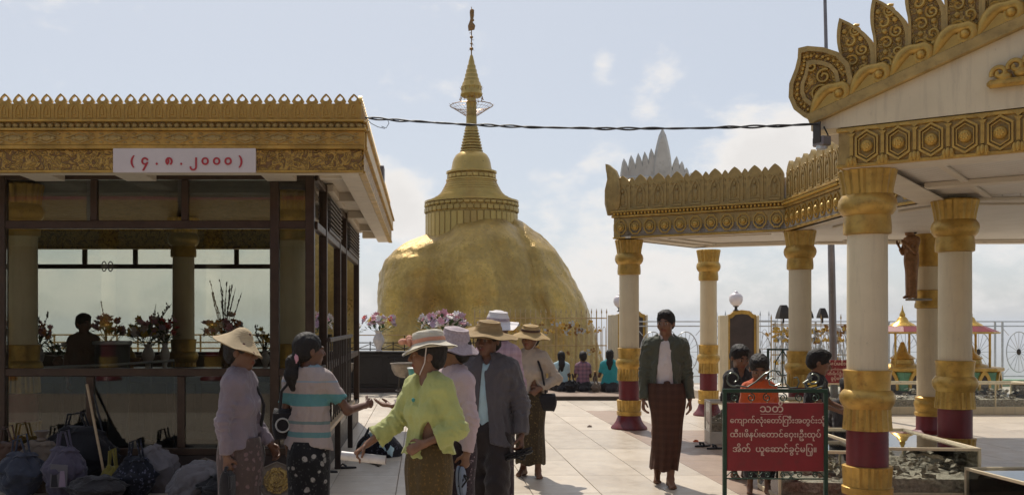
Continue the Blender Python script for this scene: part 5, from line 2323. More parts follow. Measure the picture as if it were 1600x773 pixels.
        for i in range(na):
            j = (i + 1) % na
            fs.append((nz * na + i, n0 + i, n0 + j, nz * na + j))
            fs.append((n0 + i, n0 + na + i, n0 + na + j, n0 + j))
        fs.append(tuple(n0 + na + i for i in range(na)))
        fs.append(tuple(reversed(range(na))))
        return MB().add(vs, fs).build(name, mat, s.root, 70)

    def lower_blob(s, mat, name='longyi', ease=.02, zmax=None):
        """garment over folded or trousered legs"""
        lo, hi = s.bounds()
        lo, hi = lo - .04, hi + .04
        hi[2] = (zmax or s.hip[2] + .12)
        F = Field(lo, hi, s.cell)
        k = s.H / 1.6
        F.cone(s.hip + V3(0, 0, .08), s.hip, .09 * s.H * s.g, .105 * s.H * s.g + ease, .05, (V3(0, 1, 0), .75))
        for q in 'LR':
            F.cone(s.hj[q], s.kn[q], .078 * k + ease, .062 * k + ease, .06)
            F.cone(s.kn[q], s.an[q], .058 * k + ease, .046 * k + ease, .06)
        F.wrinkle(.006, 20, 4)
        V, Fq = F.mesh()
        return link(name, np_mesh(name, V, Fq, mat), s.root)

    def trousers(s, mat, name='trousers', hem=.10, ease=.022):
        lo, hi = s.bounds()
        lo, hi = lo - .03, hi + .03
        lo[2] = hem - .05
        hi[2] = .60 * s.H
        F = Field(lo, hi, s.cell)
        k = s.H / 1.6
        F.cone(s.hip + V3(0, 0, .07), s.hip, .080 * s.H, .088 * s.H + ease * .4, .04, (V3(0, 1, 0), .72))
        for q in 'LR':
            F.cone(s.hj[q], s.kn[q], .072 * k + ease, .056 * k + ease, .04)
            F.cone(s.kn[q], s.an[q], .056 * k + ease, .050 * k + ease, .03)
        X, Y, Z = F.grid()
        F.wrinkle(.005, 19, 3, (1, 1, 1.6))
        F.f = np.maximum(F.f, hem - Z).astype(np.float32)
        V, Fq = F.mesh()
        return link(name, np_mesh(name, V, Fq, mat), s.root)

    # ---- hat
    def hat(s, mat, brim=.19, crown_r=.088, crown_h=.10, kind='round', tilt=(0, 0), wave=.012, droop=.03, band=None, z=.062, bow=None, under=None, seed=0.0, back=.012):
        """a hat worn on the head, brim with real thickness"""
        hs = s.hs
        hat = MB()
        if kind == 'cone':
            prof = [(brim, -droop), (brim * .8, -droop * .55 + .004), (brim * .58, .012), (brim * .45, .032), (brim * .34, .060), (brim * .24, .078), (brim * .10, .088), (.003, .09)]
            inner = [(.003, .078), (brim * .22, .068), (brim * .45, .022), (brim * .6, .002), (brim * .985, -droop - .005)]
        else:
            c, h = crown_r, crown_h
            prof = [(brim, -droop), (brim * .82, -droop * .55 + .003), (c * 1.25, .0), (c * 1.04, .010), (c, .03), (c * .97, h * .75), (c * .90, h * .95), (c * .6, h * 1.04), (.003, h * 1.05)]
            if kind == 'dome':
                prof = [(brim, -droop), (brim * .82, -droop * .55 + .003), (c * 1.22, .0), (c * 1.06, .012), (c * 1.02, .035), (c * .93, h * .6), (c * .7, h * .88), (c * .35, h * 1.0), (.003, h * 1.02)]
            inner = [(.003, h * .98), (c * .85, h * .88), (c * .95, .03), (c * 1.2, -.006), (brim * .985, -droop - .006)]

        def wv(r, a):
            t = max(0, (r - .09) / .1)
            return wave * t * (math.sin(a * 2 + seed) + .6 * math.sin(a * 3 + seed * 2) + .25 * math.sin(a * 7 + seed))
        hat.lathe(prof + inner, 48, wave=wv)
        M = Matrix.Rotation(tilt[0], 4, 'X') @ Matrix.Rotation(tilt[1], 4, 'Y')
        hr = Matrix(s.hrot()).to_4x4()
        P = Matrix.Translation(Vector(s.hp((0, back, z)))) @ hr @ M @ Matrix.Scale(hs, 4)
        o = hat.xf(P).build('hat', mat, s.root, 60)
        if band:
            c = crown_r if kind != 'cone' else brim * .45
            zz = .016 if kind != 'cone' else .034
            hb_ = MB().lathe([(c * 1.03, zz), (c * 1.055, zz + .002), (c * 1.04, zz + .024), (c * 1.0, zz + .025)], 48, wave=wv).xf(P)
            hb_.build('hat_band', band, o, 60)
        if under:
            u = MB().lathe([(crown_r * 1.3, -.014), (brim * .965, -droop - .012), (brim * .97, -droop - .015), (crown_r * 1.3, -.02)], 48, wave=wv).xf(P)
            u.build('brim_lining', under, o, 60)
        if bow:
            bm_ = MB()
            rnd = random.Random(3)
            a0 = bow[1]
            for k in range(9):
                a = a0 + rnd.uniform(-.5, .5)
                p = Vector((crown_r * 1.15 * math.cos(a), crown_r * 1.15 * math.sin(a), .03 + rnd.uniform(-.01, .03)))
                bm_.ball(p, (rnd.uniform(.018, .034), rnd.uniform(.012, .022), rnd.uniform(.014, .026)), 8, 6)
            for k in range(2):
                a = a0 + (k - .5) * .5
                p = Vector((crown_r * 1.1 * math.cos(a), crown_r * 1.1 * math.sin(a), .03))
                bm_.ball(p + Vector((.045 * math.cos(a), .045 * math.sin(a), .012)), (.034, .030, .020), 10, 6)
            bm_.xf(P)
            bm_.build('hat_bow', bow[0], o, 60)
        return o


def mk(skin, *a, **k):
    Person.skin_name = skin
    return Person(*a, **k)


# ---- statue on the column (same builder, gilt)
GP = ('gilt_statue_skin')
basic('statue_gilt', (.24, .12, .05), .45, .35, .3, 20, .3, 60)
Person.skin_name = 'statue_gilt'
st = Person('', (0, 0, 0), 0, H=.98, male=True, cell=.007, root=statue, arms={'L': ((.12, -.25, -1), (-.35, -.8, .75)), 'R': ((-.12, -.25, -1), (.35, -.8, .75))}, hand_curl={'L': .05, 'R': .05}, palms={'L': (-1, 0, 0), 'R': (1, 0, 0)})
statue.children[-1].name = 'figure'
st.longyi('statue_gilt', waist=.62, hem=.035, rb=(.085, .065), pleat=.05, name='robe')
st.top('statue_gilt', 'robe_top', ease=.008, sleeve=.8, hem=.52, wr=.003)
st.hair('bun')

NEAR, MID, FAR = .0078, .0092, .014
G1_ = 'visitors walking or standing in the foreground'

# P1 woman with straw hat by the hall, profile to the right
a = mk('skin_b', 'woman in pale lavender blouse and wide speckled straw hat, facing right beside the hall', (-1.17, 6.35, 0), R(76), H=1.445, cell=NEAR, group=G1_, head=(R(8), R(6)),
       arms={'R': ((-.20, .12, -1), (.02, -.10, -1)), 'L': ((.15, -.1, -1), (-.1, -.6, -.8))}, palms={'R': (1, 0, 0)}, hand_curl={'R': .9, 'L': .5})
a.top('cloth_lavender', 'blouse', ease=.016, sleeve=1.0, sleeve_r=1.1, hem=.76, flare=.03, wr=.005, seed=2)
a.longyi('longyi_rose', waist=.82, hem=.10, rb=(.165, .135), seed=1.0)
a.hair('under')
a.hat('straw_pale', brim=.175, kind='cone', tilt=(R(18), 0), wave=.014, droop=.035, z=.072, seed=.6)
P1 = a

# P2 striped shirt, ponytail, seen from behind
a = mk('skin_b', 'woman with ponytail in striped white and teal shirt, seen from behind', (-.76, 6.62, 0), R(158), H=1.445, cell=NEAR, group=G1_, head=(R(-38), 0),
       arms={'R': ((-.62, -.30, -1), (-.15, -1, .10)), 'L': ((.20, .05, -1), (.0, -.25, -1))}, hand_curl={'R': .5})
a.top('shirt_striped', 'shirt', ease=.020, sleeve=.34, sleeve_r=1.15, hem=.72, flare=.02, wr=.005, seed=3)
a.longyi('longyi_blackwhite', waist=.765, hem=.10, rw=.086, rb=(.15, .125), seed=2.0)
a.hair('pony')
sc_ = MB()
for k in range(12):
    an = 2 * PI * k / 12
    sc_.ball(Vector(a.hp((.036 * math.cos(an), .112 - .01 * math.sin(an), -.055 + .03 * math.sin(an)))), .018, 7, 5)
sc_.build('scrunchie', 'petal_pink', a.root, 60)
P2 = a

# P3 lime blouse
a = mk('skin_a', 'woman in lime blouse and cream hat with salmon bow, holding a white roll', (.035, 5.87, 0), R(-46), H=1.44, cell=NEAR, group=G1_, head=(R(-44), R(2)),
       arms={'R': ((-.30, -.42, -1), (-.42, -.62, -.55)), 'L': ((.34, .14, -1), (-.62, -.70, -.40))}, palms={'R': (.3, .3, -1), 'L': (-.2, 1, 0)}, hand_curl={'R': .85, 'L': .5})
a.top('cloth_lime', 'blouse', ease=.020, sleeve=.84, sleeve_r=1.25, cuff=.012, hem=.775, flare=.05, neck=.068, wr=.0055, seed=4, vneck=.06, hemwave=.011)
a.longyi('longyi_ochre', waist=.84, hem=.10, rw=.085, rh=.115, rb=(.165, .14), seed=3.0, fold=.5)
a.hair('under')
a.hat('straw_cream', brim=.168, crown_r=.098, crown_h=.085, kind='round', tilt=(R(6), R(-4)), wave=.016, droop=.022, band='cloth_ribbon', z=.062, bow=('cloth_ribbon', R(-110)), seed=1.2)
P3 = a
MB().ball(Vector(a.neck) + Vector((-.012, -.115, -.105)), (.013, .008, .013), 10, 6).build('brooch', 'bucket_green', a.root, True)

# P4 pink blouse behind her
a = mk('skin_a', 'woman in pale pink blouse and mauve hat, half hidden behind the lime blouse', (.205, 6.45, 0), R(-62), H=1.455, cell=NEAR, group=G1_, head=(R(-30), 0),
       arms={'L': ((.26, .05, -1), (.02, -.18, -1)), 'R': ((-.15, -.55, -.9), (-.25, -1, .18))}, palms={'L': (-1, 0, 0), 'R': (.2, 0, 1)}, hand_curl={'L': .8, 'R': .22})
a.top('cloth_pink', 'blouse', ease=.016, sleeve=1.0, sleeve_r=1.15, hem=.775, flare=.02, wr=.005, seed=5)
a.longyi('longyi_plum', waist=.84, hem=.10, rb=(.16, .13), seed=4.0)
a.hair('under')
a.hat('hat_lace', brim=.165, crown_r=.095, crown_h=.10, kind='dome', tilt=(R(-8), R(10)), wave=.018, droop=.04, z=.055, under='cloth_black', seed=2.2)
P4 = a

# P5 man in grey shirt
a = mk('skin_b', 'man in open dark grey shirt and broad straw hat', (.462, 7.05, 0), R(-14), H=1.515, male=True, cell=NEAR, group=G1_, head=(R(-22), R(2)),
       arms={'L': ((.30, .02, -1), (.05, -.28, -1)), 'R': ((-.28, .0, -1), (-.05, -.2, -1))}, hand_curl={'L': .7, 'R': .7}, legs={'L': (.075, -.10, 0, .1), 'R': (-.075, .10, 0, -.1)})
a.top('cloth_paleblue', 'undershirt', ease=.006, sleeve=.2, hem=.78, wr=.003, seed=6, vneck=.03, neck=.058)
a.top('cloth_grey', 'shirt', ease=.026, sleeve=1.0, sleeve_r=1.22, hem=.70, flare=.045, wr=.007, seed=7, collar=True, vneck=.05, openf=(.004, .055, -.02), neck=.066)
a.trousers('cloth_trouser', ease=.03)
a.hair('under')
a.hat('straw_brown', brim=.215, crown_r=.092, crown_h=.085, kind='dome', tilt=(R(2), R(9)), wave=.012, droop=.022, z=.062, seed=3.0)
P5 = a

# P6 woman with white brimmed hat, behind the man
a = mk('skin_b', 'woman with wide white brimmed hat and pink checked top behind the grey shirt man', (.625, 8.35, 0), R(-12), H=1.60, cell=MID, group=G1_, head=(R(-12), 0))
a.top('shirt_pinkcheck', 'blouse', ease=.018, sleeve=1.0, hem=.82, flare=.02, wr=.005, seed=8)
a.longyi('longyi_plum', waist=.95, hem=.10, seed=5.0)
a.hair('under')
a.hat('hat_white', brim=.178, crown_r=.092, crown_h=.10, kind='dome', tilt=(R(4), R(6)), wave=.022, droop=.016, z=.055, band='hat_lace', seed=.2)
P6 = a

# P7 beige blouse, arm akimbo, shoulder bag
a = mk('skin_a', 'woman in beige blouse and straw hat with hand on waist', (1.08, 10.02, 0), R(-14), H=1.475, cell=MID, group=G1_, head=(R(-20), R(3)),
       arms={'L': ((.60, .22, -1), (-.72, -.62, -.45)), 'R': ((-.22, .0, -1), (.3, -.8, -.5))}, palms={'L': (-.3, 1, 0), 'R': (.5, 1, 0)}, hand_curl={'L': .5, 'R': .5},
       legs={'R': (-.075, .05, 0, -.35), 'L': (.085, -.05, 0, .3)})
a.top('cloth_beige', 'blouse', ease=.018, sleeve=1.0, sleeve_r=1.2, hem=.79, flare=.02, wr=.0055, seed=9)
a.longyi('longyi_umber', waist=.84, hem=.135, rw=.092, rb=(.150, .15), seed=6.0, fold=-.4, cb=(.0, .0))
a.hair('under')
a.hat('straw_gold', brim=.205, crown_r=.092, crown_h=.085, kind='dome', tilt=(R(4), R(8)), wave=.016, droop=.035, z=.058, band='cloth_brown', seed=4.0)
P7 = a

# P8 walking man in olive jacket
a = mk('skin_a', 'barefoot man in open olive jacket, white shirt and brown longyi walking forward', (2.315, 9.5, 0), R(-10), H=1.65, male=True, cell=MID, group=G1_, girth=.90, head=(R(-20), R(5)),
       arms={'L': ((.17, .10, -1), (.08, -.10, -1)), 'R': ((-.14, .06, -1), (-.04, -.12, -1))}, hand_curl={'L': .35, 'R': .45},
       legs={'L': (.035, -.14, 0, .15), 'R': (-.065, .17, .06, -.1)})
a.top('cloth_ivory', 'shirt', ease=-.002, sleeve=.3, hem=.93, wr=.006, seed=10, neck=.056, vneck=.03)
a.top('cloth_olive', 'jacket', ease=.013, sleeve=1.0, sleeve_r=1.16, hem=.80, flare=.012, wr=.009, seed=11, openf=(.040, .095, -.012), neck=.072, collar=True)
a.longyi('longyi_brown', waist=.97, hem=.16, rw=.088, rh=.14, rb=(.132, .205), seed=7.0, fold=.1, pleat=.10, cb=(-.015, -.005), knee=(.02, -.02))
kn = MB()
for k in range(5):
    kn.ball((.02 * math.cos(k * 1.3), -.118 + .006 * k, .955 + .018 * math.sin(k * 1.9)), (.032, .022, .026), 8, 6)
kn.build('waist_knot', 'longyi_brown', a.root, 60)
a.hair('short')
P8 = a

# P9-11 worshippers seated at the fence, from behind
G2_ = 'worshippers sitting before the fence'


def sitter(label, px, d, H, top, yaw=180, hairs='long', w=1.0, blouse='shirt', sl=.34, hx=0.0):
    p = at(px, 610, d)
    s = mk('skin_b', label, (p.x, d, .085), R(yaw), H=H, cell=FAR, group=G2_, hipz=.13, girth=w,
           legs={'L': (-.05, .12, -.02, 1.2, (.26, -.38, .10)), 'R': (.05, .16, -.02, -1.2, (-.26, -.38, .10))},
           arms={'L': ((.22, -.25, -1), (-.35, -.9, .25)), 'R': ((-.22, -.25, -1), (.35, -.9, .25))}, head=(hx, R(-8)))
    s.top(top, blouse, ease=.02, sleeve=sl, hem=.12, flare=.02, wr=.005, seed=px)
    s.lower_blob('cloth_dark', ease=.02, zmax=.24)
    s.hair(hairs)
    return s


S1 = sitter('worshipper in pale blue top with black strap, leftmost of the seated row', 877, 21.3, 1.42, 'cloth_paleblue')
MB().tube([(-.02, .04, .58), (.05, .12, .50), (.09, .14, .30), (.10, .13, .10)], .016, 6).build('strap', 'cloth_black', S1.root, True)
S2 = sitter('worshipper in plaid shirt with short hair, middle of the seated row', 911, 21.2, 1.40, 'shirt_plaid', hairs='short', w=.95)
S3 = sitter('worshipper in bright teal top with long hair, rightmost of the seated row', 953, 21.0, 1.55, 'cloth_teal', hairs='long', w=1.12, hx=R(-12))

# P12-15 children around the red sign
G3_ = 'children behind the red sign'
p = at(1155, 503, 9.9)
a = mk('skin_a', 'youngster in dark shirt with bowed head, tallest behind the sign on the left', (p.x, 9.9, 0), R(8), H=1.25, cell=MID, group=G3_, child=1.06, head=(R(6), R(20)))
a.top('cloth_dark', 'shirt', ease=.018, sleeve=.6, hem=.58, wr=.005, seed=12, vneck=.07)
a.longyi('cloth_black', waist=.66, hem=.12, rb=(.14, .13), seed=8)
a.hair('short')
p = at(1186, 503, 9.0)
a = mk('skin_a', 'boy in orange shirt and dark trousers standing behind the red sign', (p.x, 9.0, 0), R(-8), H=1.17, cell=MID, group=G3_, child=1.08, head=(R(-6), R(24)),
       legs={'L': (.075, .0, 0, .2), 'R': (-.075, .03, 0, -.2)})
a.top('cloth_orange', 'shirt', ease=.024, sleeve=.36, sleeve_r=1.3, hem=.53, flare=.03, wr=.005, seed=13)
a.trousers('cloth_dark', hem=.14, ease=.024)
a.hair('short')
p = at(1266, 503, 9.45)
a = mk('skin_a', 'boy in black shirt with yellow shoulder looking right, behind the sign', (p.x, 9.45, 0), R(55), H=1.215, cell=MID, group=G3_, child=1.06, head=(R(20), R(16)), lean=(0, -.06),
       arms={'L': ((.1, -.4, -1), (-.2, -.9, -.3)), 'R': ((-.1, -.3, -1), (.1, -.9, -.3))})
a.top('shirt_blackyellow', 'shirt', ease=.022, sleeve=.40, sleeve_r=1.2, hem=.52, wr=.005, seed=14)
sy_ = MB()
for q in 'LR':
    e, f = Vector(a.sh[q]), Vector(a.el[q])
    ax = (f - e).normalized()
    for t0 in (.02, .16, .30):
        ring = []
        c0 = e + (f - e) * t0
        u = ax.orthogonal().normalized()
        w_ = ax.cross(u)
        rr = .052 if t0 < .1 else .050
        MB().tube([c0 + (u * math.cos(x) + w_ * math.sin(x)) * rr * .98 for x in [2 * PI * k / 20 for k in range(21)]], .012, 6, False).build('sleeve_stripe', 'petal_yellow', a.root, 60)
a.trousers('cloth_dark', hem=.12, ease=.022)
a.hair('short')
p = at(1322, 503, 10.6)
a = mk('skin_b', 'dark haired person crouching behind the fat column by the glass cases', (p.x, 10.6, 0), R(150), H=1.42, cell=.011, group=G3_, hipz=.24, lean=(0, -.10),
       legs={'L': (.10, -.02, 0, .2, (.20, -.34, .40)), 'R': (-.10, -.02, 0, -.2, (-.20, -.34, .40))}, arms={'L': ((.2, -.6, -.8), (0, -1, 0)), 'R': ((-.2, -.6, -.8), (0, -1, 0))}, head=(R(30), R(14)))
a.top('cloth_dark', 'shirt', ease=.02, sleeve=.9, hem=.22, wr=.005, seed=15)
a.lower_blob('cloth_black', ease=.02, zmax=.36)
a.hair('short')
# P16 attendant inside the hall
p = at(142, 503, 12.0)
a = mk('skin_b', 'dark figure seen through the glass inside the hall beside the bin', (p.x, 11.75, .12), R(30), H=1.50, cell=.012, head=(R(20), R(6)))
a.top('cloth_brown', 'shirt', ease=.02, sleeve=.9, hem=.75, wr=.005, seed=16)
a.longyi('cloth_dark', waist=.88, hem=.1, seed=9)
a.hair('short')

# ================================================================== THINGS
def rand_ball_bag(name, label, cat, loc, size, mat, seed, rz=0.0, handles=True, group='bags heaped along the hall wall', knot=False, flat=.0):
    """slumped bag: a crumpled sack with a gathered mouth and handles"""
    rnd = random.Random(seed)
    root = thing(name, label, cat, loc, rz, group)
    sx, sy, sz = size
    vs, fs = [], []
    nr_, na = 30, 56
    for k in range(nr_ + 1):
        t = k / nr_
        z = sz * t
        prof_ = (.55 + .55 * math.sin(min(1, t * 1.5) * PI / 2)) if t < .5 else (1.1 - .75 * ((t - .5) / .5) ** 1.6)
        if t > .93:
            prof_ *= 1.25
        for i in range(na):
            a = 2 * PI * i / na
            p = Vector((math.cos(a), math.sin(a), t * 2))
            n = mnoise.fractal(p * 1.6 + Vector((seed * 3.1, seed, 0)), .7, 2.2, 5) * .24 + .07 * math.sin(a * 9 + t * 5 + seed) * t + .05 * abs(mnoise.noise(p * 5 + Vector((seed, 0, 0))))
            r = prof_ * (1 + n)
            vs.append((sx / 2 * r * math.cos(a) + .05 * sx * t * t, sy / 2 * r * math.sin(a), z + .03 * mnoise.noise(p * 2.5)))
    for k in range(nr_):
        for i in range(na):
            j = (i + 1) % na
            fs.append((k * na + i, k * na + j, (k + 1) * na + j, (k + 1) * na + i))
    fs.append(tuple(reversed(range(na))))
    fs.append(tuple(nr_ * na + i for i in range(na)))
    MB().add(vs, fs).build('sack', mat, root, 60)
    if handles:
        for s_ in (-1, 1):
            h = .16 + .05 * rnd.random()
            MB().tube([(-.3 * sx * .5, s_ * sy * .12, sz * .95), (-.2 * sx * .5, s_ * sy * .16, sz + h * .7), (.15 * sx * .5, s_ * sy * .2, sz + h * .8), (.35 * sx * .5, s_ * sy * .14, sz * .95)], .010, 6).build('handle', mat, root, True)
    if knot:
        MB().lathe([(.02, 0), (.05, .03), (.035, .05), (.07, .11)], 12, (0.05 * sx, 0, sz * .97)).build('knot', mat, root, 60)
    return root


cloth('bag_yellow', (.20, .16, .03))
cloth('bag_blueprint', (.05, .055, .075))
cloth('bag_lavender', (.085, .072, .10))
cloth('bag_white', (.15, .135, .14), .45)
floral('bag_pattern', (.012, .013, .02), (.11, .11, .16), 34, .36)
cloth('bag_tan', (.17, .13, .095))
cloth('bag_purple', (.16, .12, .20))
G4 = 'bags heaped along the hall wall'
rand_ball_bag('shopping_bag', 'crumpled blue grey plastic bag at the left end of the heap', 'bag', (*at(32, 0, 8.95).xy, 0), (.40, .34, .38), 'bag_blueprint', 1)
rand_ball_bag('cloth_bundle', 'tan cloth bundle on the heap behind the printed lavender bag', 'bundle', (*at(62, 0, 9.12).xy, 0), (.42, .26, .46), 'bag_tan', 2, handles=False, knot=True, group=None)
pb_ = rand_ball_bag('printed_bag', 'pale lavender carrier bag with a printed picture, standing in the heap', 'bag', (*at(100, 0, 8.85).xy, 0), (.36, .22, .44), 'bag_lavender', 3, handles=True)
pr = MB()
pr.prism([(-.075, .10), (.075, .10), (.08, .30), (-.07, .31)], .004)
pr.xf(Matrix.Translation((0, -.128, 0))).build('print', 'bag_white', pb_)
for s_, m_ in ((-1, 'cloth_dark'), (1, 'cloth_mauve')):
    MB().prism([(s_ * .035 - .03, .11), (s_ * .035 + .03, .11), (s_ * .035 + .022, .20), (s_ * .035 + .018, .25), (s_ * .035 - .018, .25), (s_ * .035 - .022, .20)], .004).xf(Matrix.Translation((0, -.133, 0))).build('print_figure', m_, pb_)
rand_ball_bag('duffel_bag', 'big black duffel bag against the glass behind the heap', 'bag', (*at(120, 0, 9.22).xy, 0), (.66, .26, .58), 'cloth_black', 4)
rand_ball_bag('yellow_bag', 'small yellow cloth bag with handles beside the broom stick', 'bag', (*at(176, 0, 8.95).xy, 0), (.20, .18, .26), 'bag_yellow', 5)
rand_ball_bag('patterned_bag', 'black and white patterned cloth bag in the middle of the heap', 'bag', (*at(212, 0, 8.92).xy, 0), (.36, .30, .34), 'bag_pattern', 6)
w1 = rand_ball_bag('plastic_bag', 'upright white plastic bag leaning right in the heap', 'bag', (*at(262, 0, 9.1).xy, 0), (.34, .22, .44), 'bag_white', 7, handles=False)
w1.rotation_euler = (0, R(-24), R(10))
w2 = rand_ball_bag('plastic_bag', 'long white plastic bag lying flat before the woven trays', 'bag', (*at(268, 0, 8.82).xy, .02), (.30, .24, .50), 'bag_white', 8, handles=False)
w2.rotation_euler = (0, R(58), R(-14))
rand_ball_bag('dark_sack', 'dark sack lying at the lower left edge of the heap', 'bag', (*at(150, 0, 8.7).xy, 0), (.52, .34, .20), 'cloth_dark', 9, handles=False)
rand_ball_bag('dark_sack', 'black lumpy sack under the round woven tray', 'bag', (*at(352, 0, 8.7).xy, 0), (.50, .34, .22), 'cloth_black', 10, handles=False)
rand_ball_bag('dark_sack', 'brown sack standing left of the lavender carrier bag', 'bag', (*at(10, 0, 9.2).xy, 0), (.46, .26, .44), 'cloth_brown', 21, handles=True)
for (px, d, z, tl, lab) in ((320, 8.95, .17, 62, 'octagonal woven tray propped up at the right end of the bags'), (433, 8.8, .15, 70, 'octagonal woven tray half hidden behind the lavender blouse woman')):
    tr = thing('woven_tray', lab, 'tray', (*at(px, 0, d).xy, z), 0, 'woven trays by the hall wall')
    tr.rotation_euler = (R(tl), 0, R(8))
    MB().lathe([(.06, -.006), (.15, -.005), (.172, .012), (.165, .018), (.145, .004), (.06, .002)], 8).build('rim', 'bag_tan', tr)
    MB().lathe([(.004, .003), (.115, .004), (.118, .014), (.100, .012), (.09, .020), (.07, .012), (.06, .022), (.03, .016), (.02, .026), (.003, .026)], 24, flute=(1, 8, .05, 12)).build('weave', 'gold_vine_fine', tr, 30)
br = thing('broom', 'broom with pale wooden stick leaning against the hall glass', 'broom', (*at(163, 0, 8.95).xy, .0))
b0, b1 = at(164, 745, 8.98) - Vector(br.location), at(136, 600, 9.32) - Vector(br.location)
MB().tube([b0, b0.lerp(b1, .5), b1], .0125, 10).build('stick', 'light_wood', br, True)
MB().tube([b0 + (b0 - b1) * .02, b0 - (b1 - b0) * .22], [.02, .06], 12).build('bristles', 'bag_tan', br)
# dark rod beside the broom
rd = at(155, 700, 9.2)
tag(MB().tube([at(170, 715, 9.2) - rd, at(147, 615, 9.33) - rd], .008, 8).build('umbrella_stick', 'cable_black'), 'thin black stick leaning on the glass right of the broom', 'stick').location = rd

for Pn in (P3, P7):
    for sg in (-1, 1):
        MB().tube([Pn.hp((sg * .085, -.005, .05)), Pn.hp((sg * .080, -.018, -.04)), Pn.hp((sg * .045, -.045, -.10)), Pn.hp((0, -.05, -.118))], .0035, 5).build('hat_string', 'cloth_ivory', Pn.root, True)
# ------------------------------------------------------------------ carried things
hand = P3.hfr['R']
c = Vector(hand[0] + hand[1] * .085 + hand[2] * .028)
M3 = Matrix.Translation(P3.root.location) @ Matrix.Rotation(P3.root.rotation_euler.z, 4, 'Z')
wc = M3 @ c
dv = Vector((1.0, -.05, -.10)).normalized()
roll = thing('paper_roll', 'white paper roll held in the hand of the lime blouse woman', 'roll', wc)
MB().tube([-dv * .10, dv * .165], .027, 18).build('roll', 'ceramic_white', roll, True)
MB().tube([dv * .1652, dv * .168], [.027, .014], 18).build('roll_end', 'cloth_pink', roll, True)

hand = P4.hfr['L']
M4 = Matrix.Translation(P4.root.location) @ Matrix.Rotation(P4.root.rotation_euler.z, 4, 'Z')
wc = M4 @ Vector(hand[0] + hand[1] * .09 + hand[2] * .02)


def sandal(name, label, loc, rot, mat, strapm, group=None):
    t_ = thing(name, label, 'sandals', loc, 0, group)
    t_.rotation_euler = rot
    for s_ in (0, 1):
        o = [(.038 * math.cos(a) * (1 + .18 * math.sin(a)), .118 * math.sin(a)) for a in [2 * PI * k / 24 for k in range(24)]]
        sole = MB().prism(o, .016, bev=.08).xf(Matrix.Translation((0, .0 + .024 * s_, 0))).build('sole', mat, t_, 40)
        for sg in (-1, 1):
            MB().tube([(0, -.008 + .024 * s_, .06), (sg * .018, -.034 + .024 * s_, .035), (sg * .033, -.006 + .024 * s_, -.01)], .006, 6).build('strap', strapm, sole, True)
    return t_


basic('rubber_blue', (.16, .20, .28), .6, 0, .15, 12)
sandal('sandals', 'grey blue sandals held by the pink blouse woman', wc - Vector((0, 0, .10)), (R(8), R(-24), R(60)), 'rubber_blue', 'cloth_black')
# dark folded cloth in the grey shirt man's hand
hand = P5.hfr['L']
M5 = Matrix.Translation(P5.root.location) @ Matrix.Rotation(P5.root.rotation_euler.z, 4, 'Z')
wc = M5 @ Vector(hand[0] + hand[1] * .10 + hand[2] * .012)
sandal('sandals', 'black sandals held by the grey shirt man', wc - Vector((0.02, 0, .05)), (R(70), R(10), R(70)), 'cloth_black', 'cloth_black')
# black bag in the straw hat woman's hand
hand = P1.hfr['R']
M1 = Matrix.Translation(P1.root.location) @ Matrix.Rotation(P1.root.rotation_euler.z, 4, 'Z')
wc = M1 @ Vector(hand[0] + hand[1] * .09)


def handbag(label, loc, rz, size, mat, strap=None, ring=False, group=None):
    t_ = thing('handbag', label, 'bag', loc, rz, group)
    w, d, h = size
    vs, fs = [], []
    for k in range(9):
        t = k / 8
        z = -h + h * t
        ww = w / 2 * (.80 + .25 * math.sin(t * PI * .9))
        dd = d / 2 * (.75 + .5 * math.sin(t * PI)) * (1 if t < .9 else .6)
        for i in range(24):
            a = 2 * PI * i / 24
            cx, sx = math.cos(a), math.sin(a)
            vs.append((ww * math.copysign(abs(cx) ** .6, cx), dd * math.copysign(abs(sx) ** .7, sx), z + .006 * math.sin(a * 3)))
    for k in range(8):
        for i in range(24):
            j = (i + 1) % 24
            fs.append((k * 24 + i, k * 24 + j, (k + 1) * 24 + j, (k + 1) * 24 + i))
    fs.append(tuple(reversed(range(24))))
    fs.append(tuple(8 * 24 + i for i in range(24)))
    MB().add(vs, fs).build('pouch', mat, t_, 60)
    MB().box(-w * .46, w * .46, -d * .60, -d * .40, -h * .50, -h * .10, .012).build('flap', mat, t_)
    if ring:
        MB().tube([(w * .30 * math.cos(a), -d * .62, -h * .52 + w * .30 * math.sin(a)) for a in [2 * PI * k / 24 for k in range(25)]], .006, 6, False).build('ring', 'silver_rail', t_, True)
    if strap:
        MB().tube(strap, .011, 8).build('strap', mat, t_, True)
    return t_


handbag('black bag hanging from the hand of the straw hat woman by the hall', wc, R(80), (.15, .07, .22), 'cloth_purse', [(-.05, 0, -.01), (-.03, 0, .02), (.03, 0, .02), (.05, 0, -.01)])


def shoulder_strap(Pn, q, drop, out, back, mat='cloth_purse'):
    """strap path over a shoulder down to a bag hanging at the side, in world space relative to the bag"""
    M = Matrix.Translation(Pn.root.location) @ Matrix.Rotation(Pn.root.rotation_euler.z, 4, 'Z')
    sg = 1 if q == 'L' else -1
    sh = Vector(Pn.sh[q]) * .72 + Vector(Pn.sh['R' if q == 'L' else 'L']) * .28
    sh.z += .052
    b = Vector(Pn.sh[q]) + Vector((sg * out, back, -drop))
    fr_ = [b + Vector((0, -.05, .01)), b.lerp(sh, .5) + Vector((sg * .02, -.105, .02)), sh + Vector((0, -.055, -.01)), sh + Vector((0, .0, .012)), sh + Vector((0, .06, -.01)), b.lerp(sh, .5) + Vector((sg * .02, .11, 0)), b + Vector((0, .05, .01))]
    wb = M @ b
    Rz = Matrix.Rotation(Pn.root.rotation_euler.z, 4, 'Z')
    return wb, [Rz @ (p - b) for p in fr_]


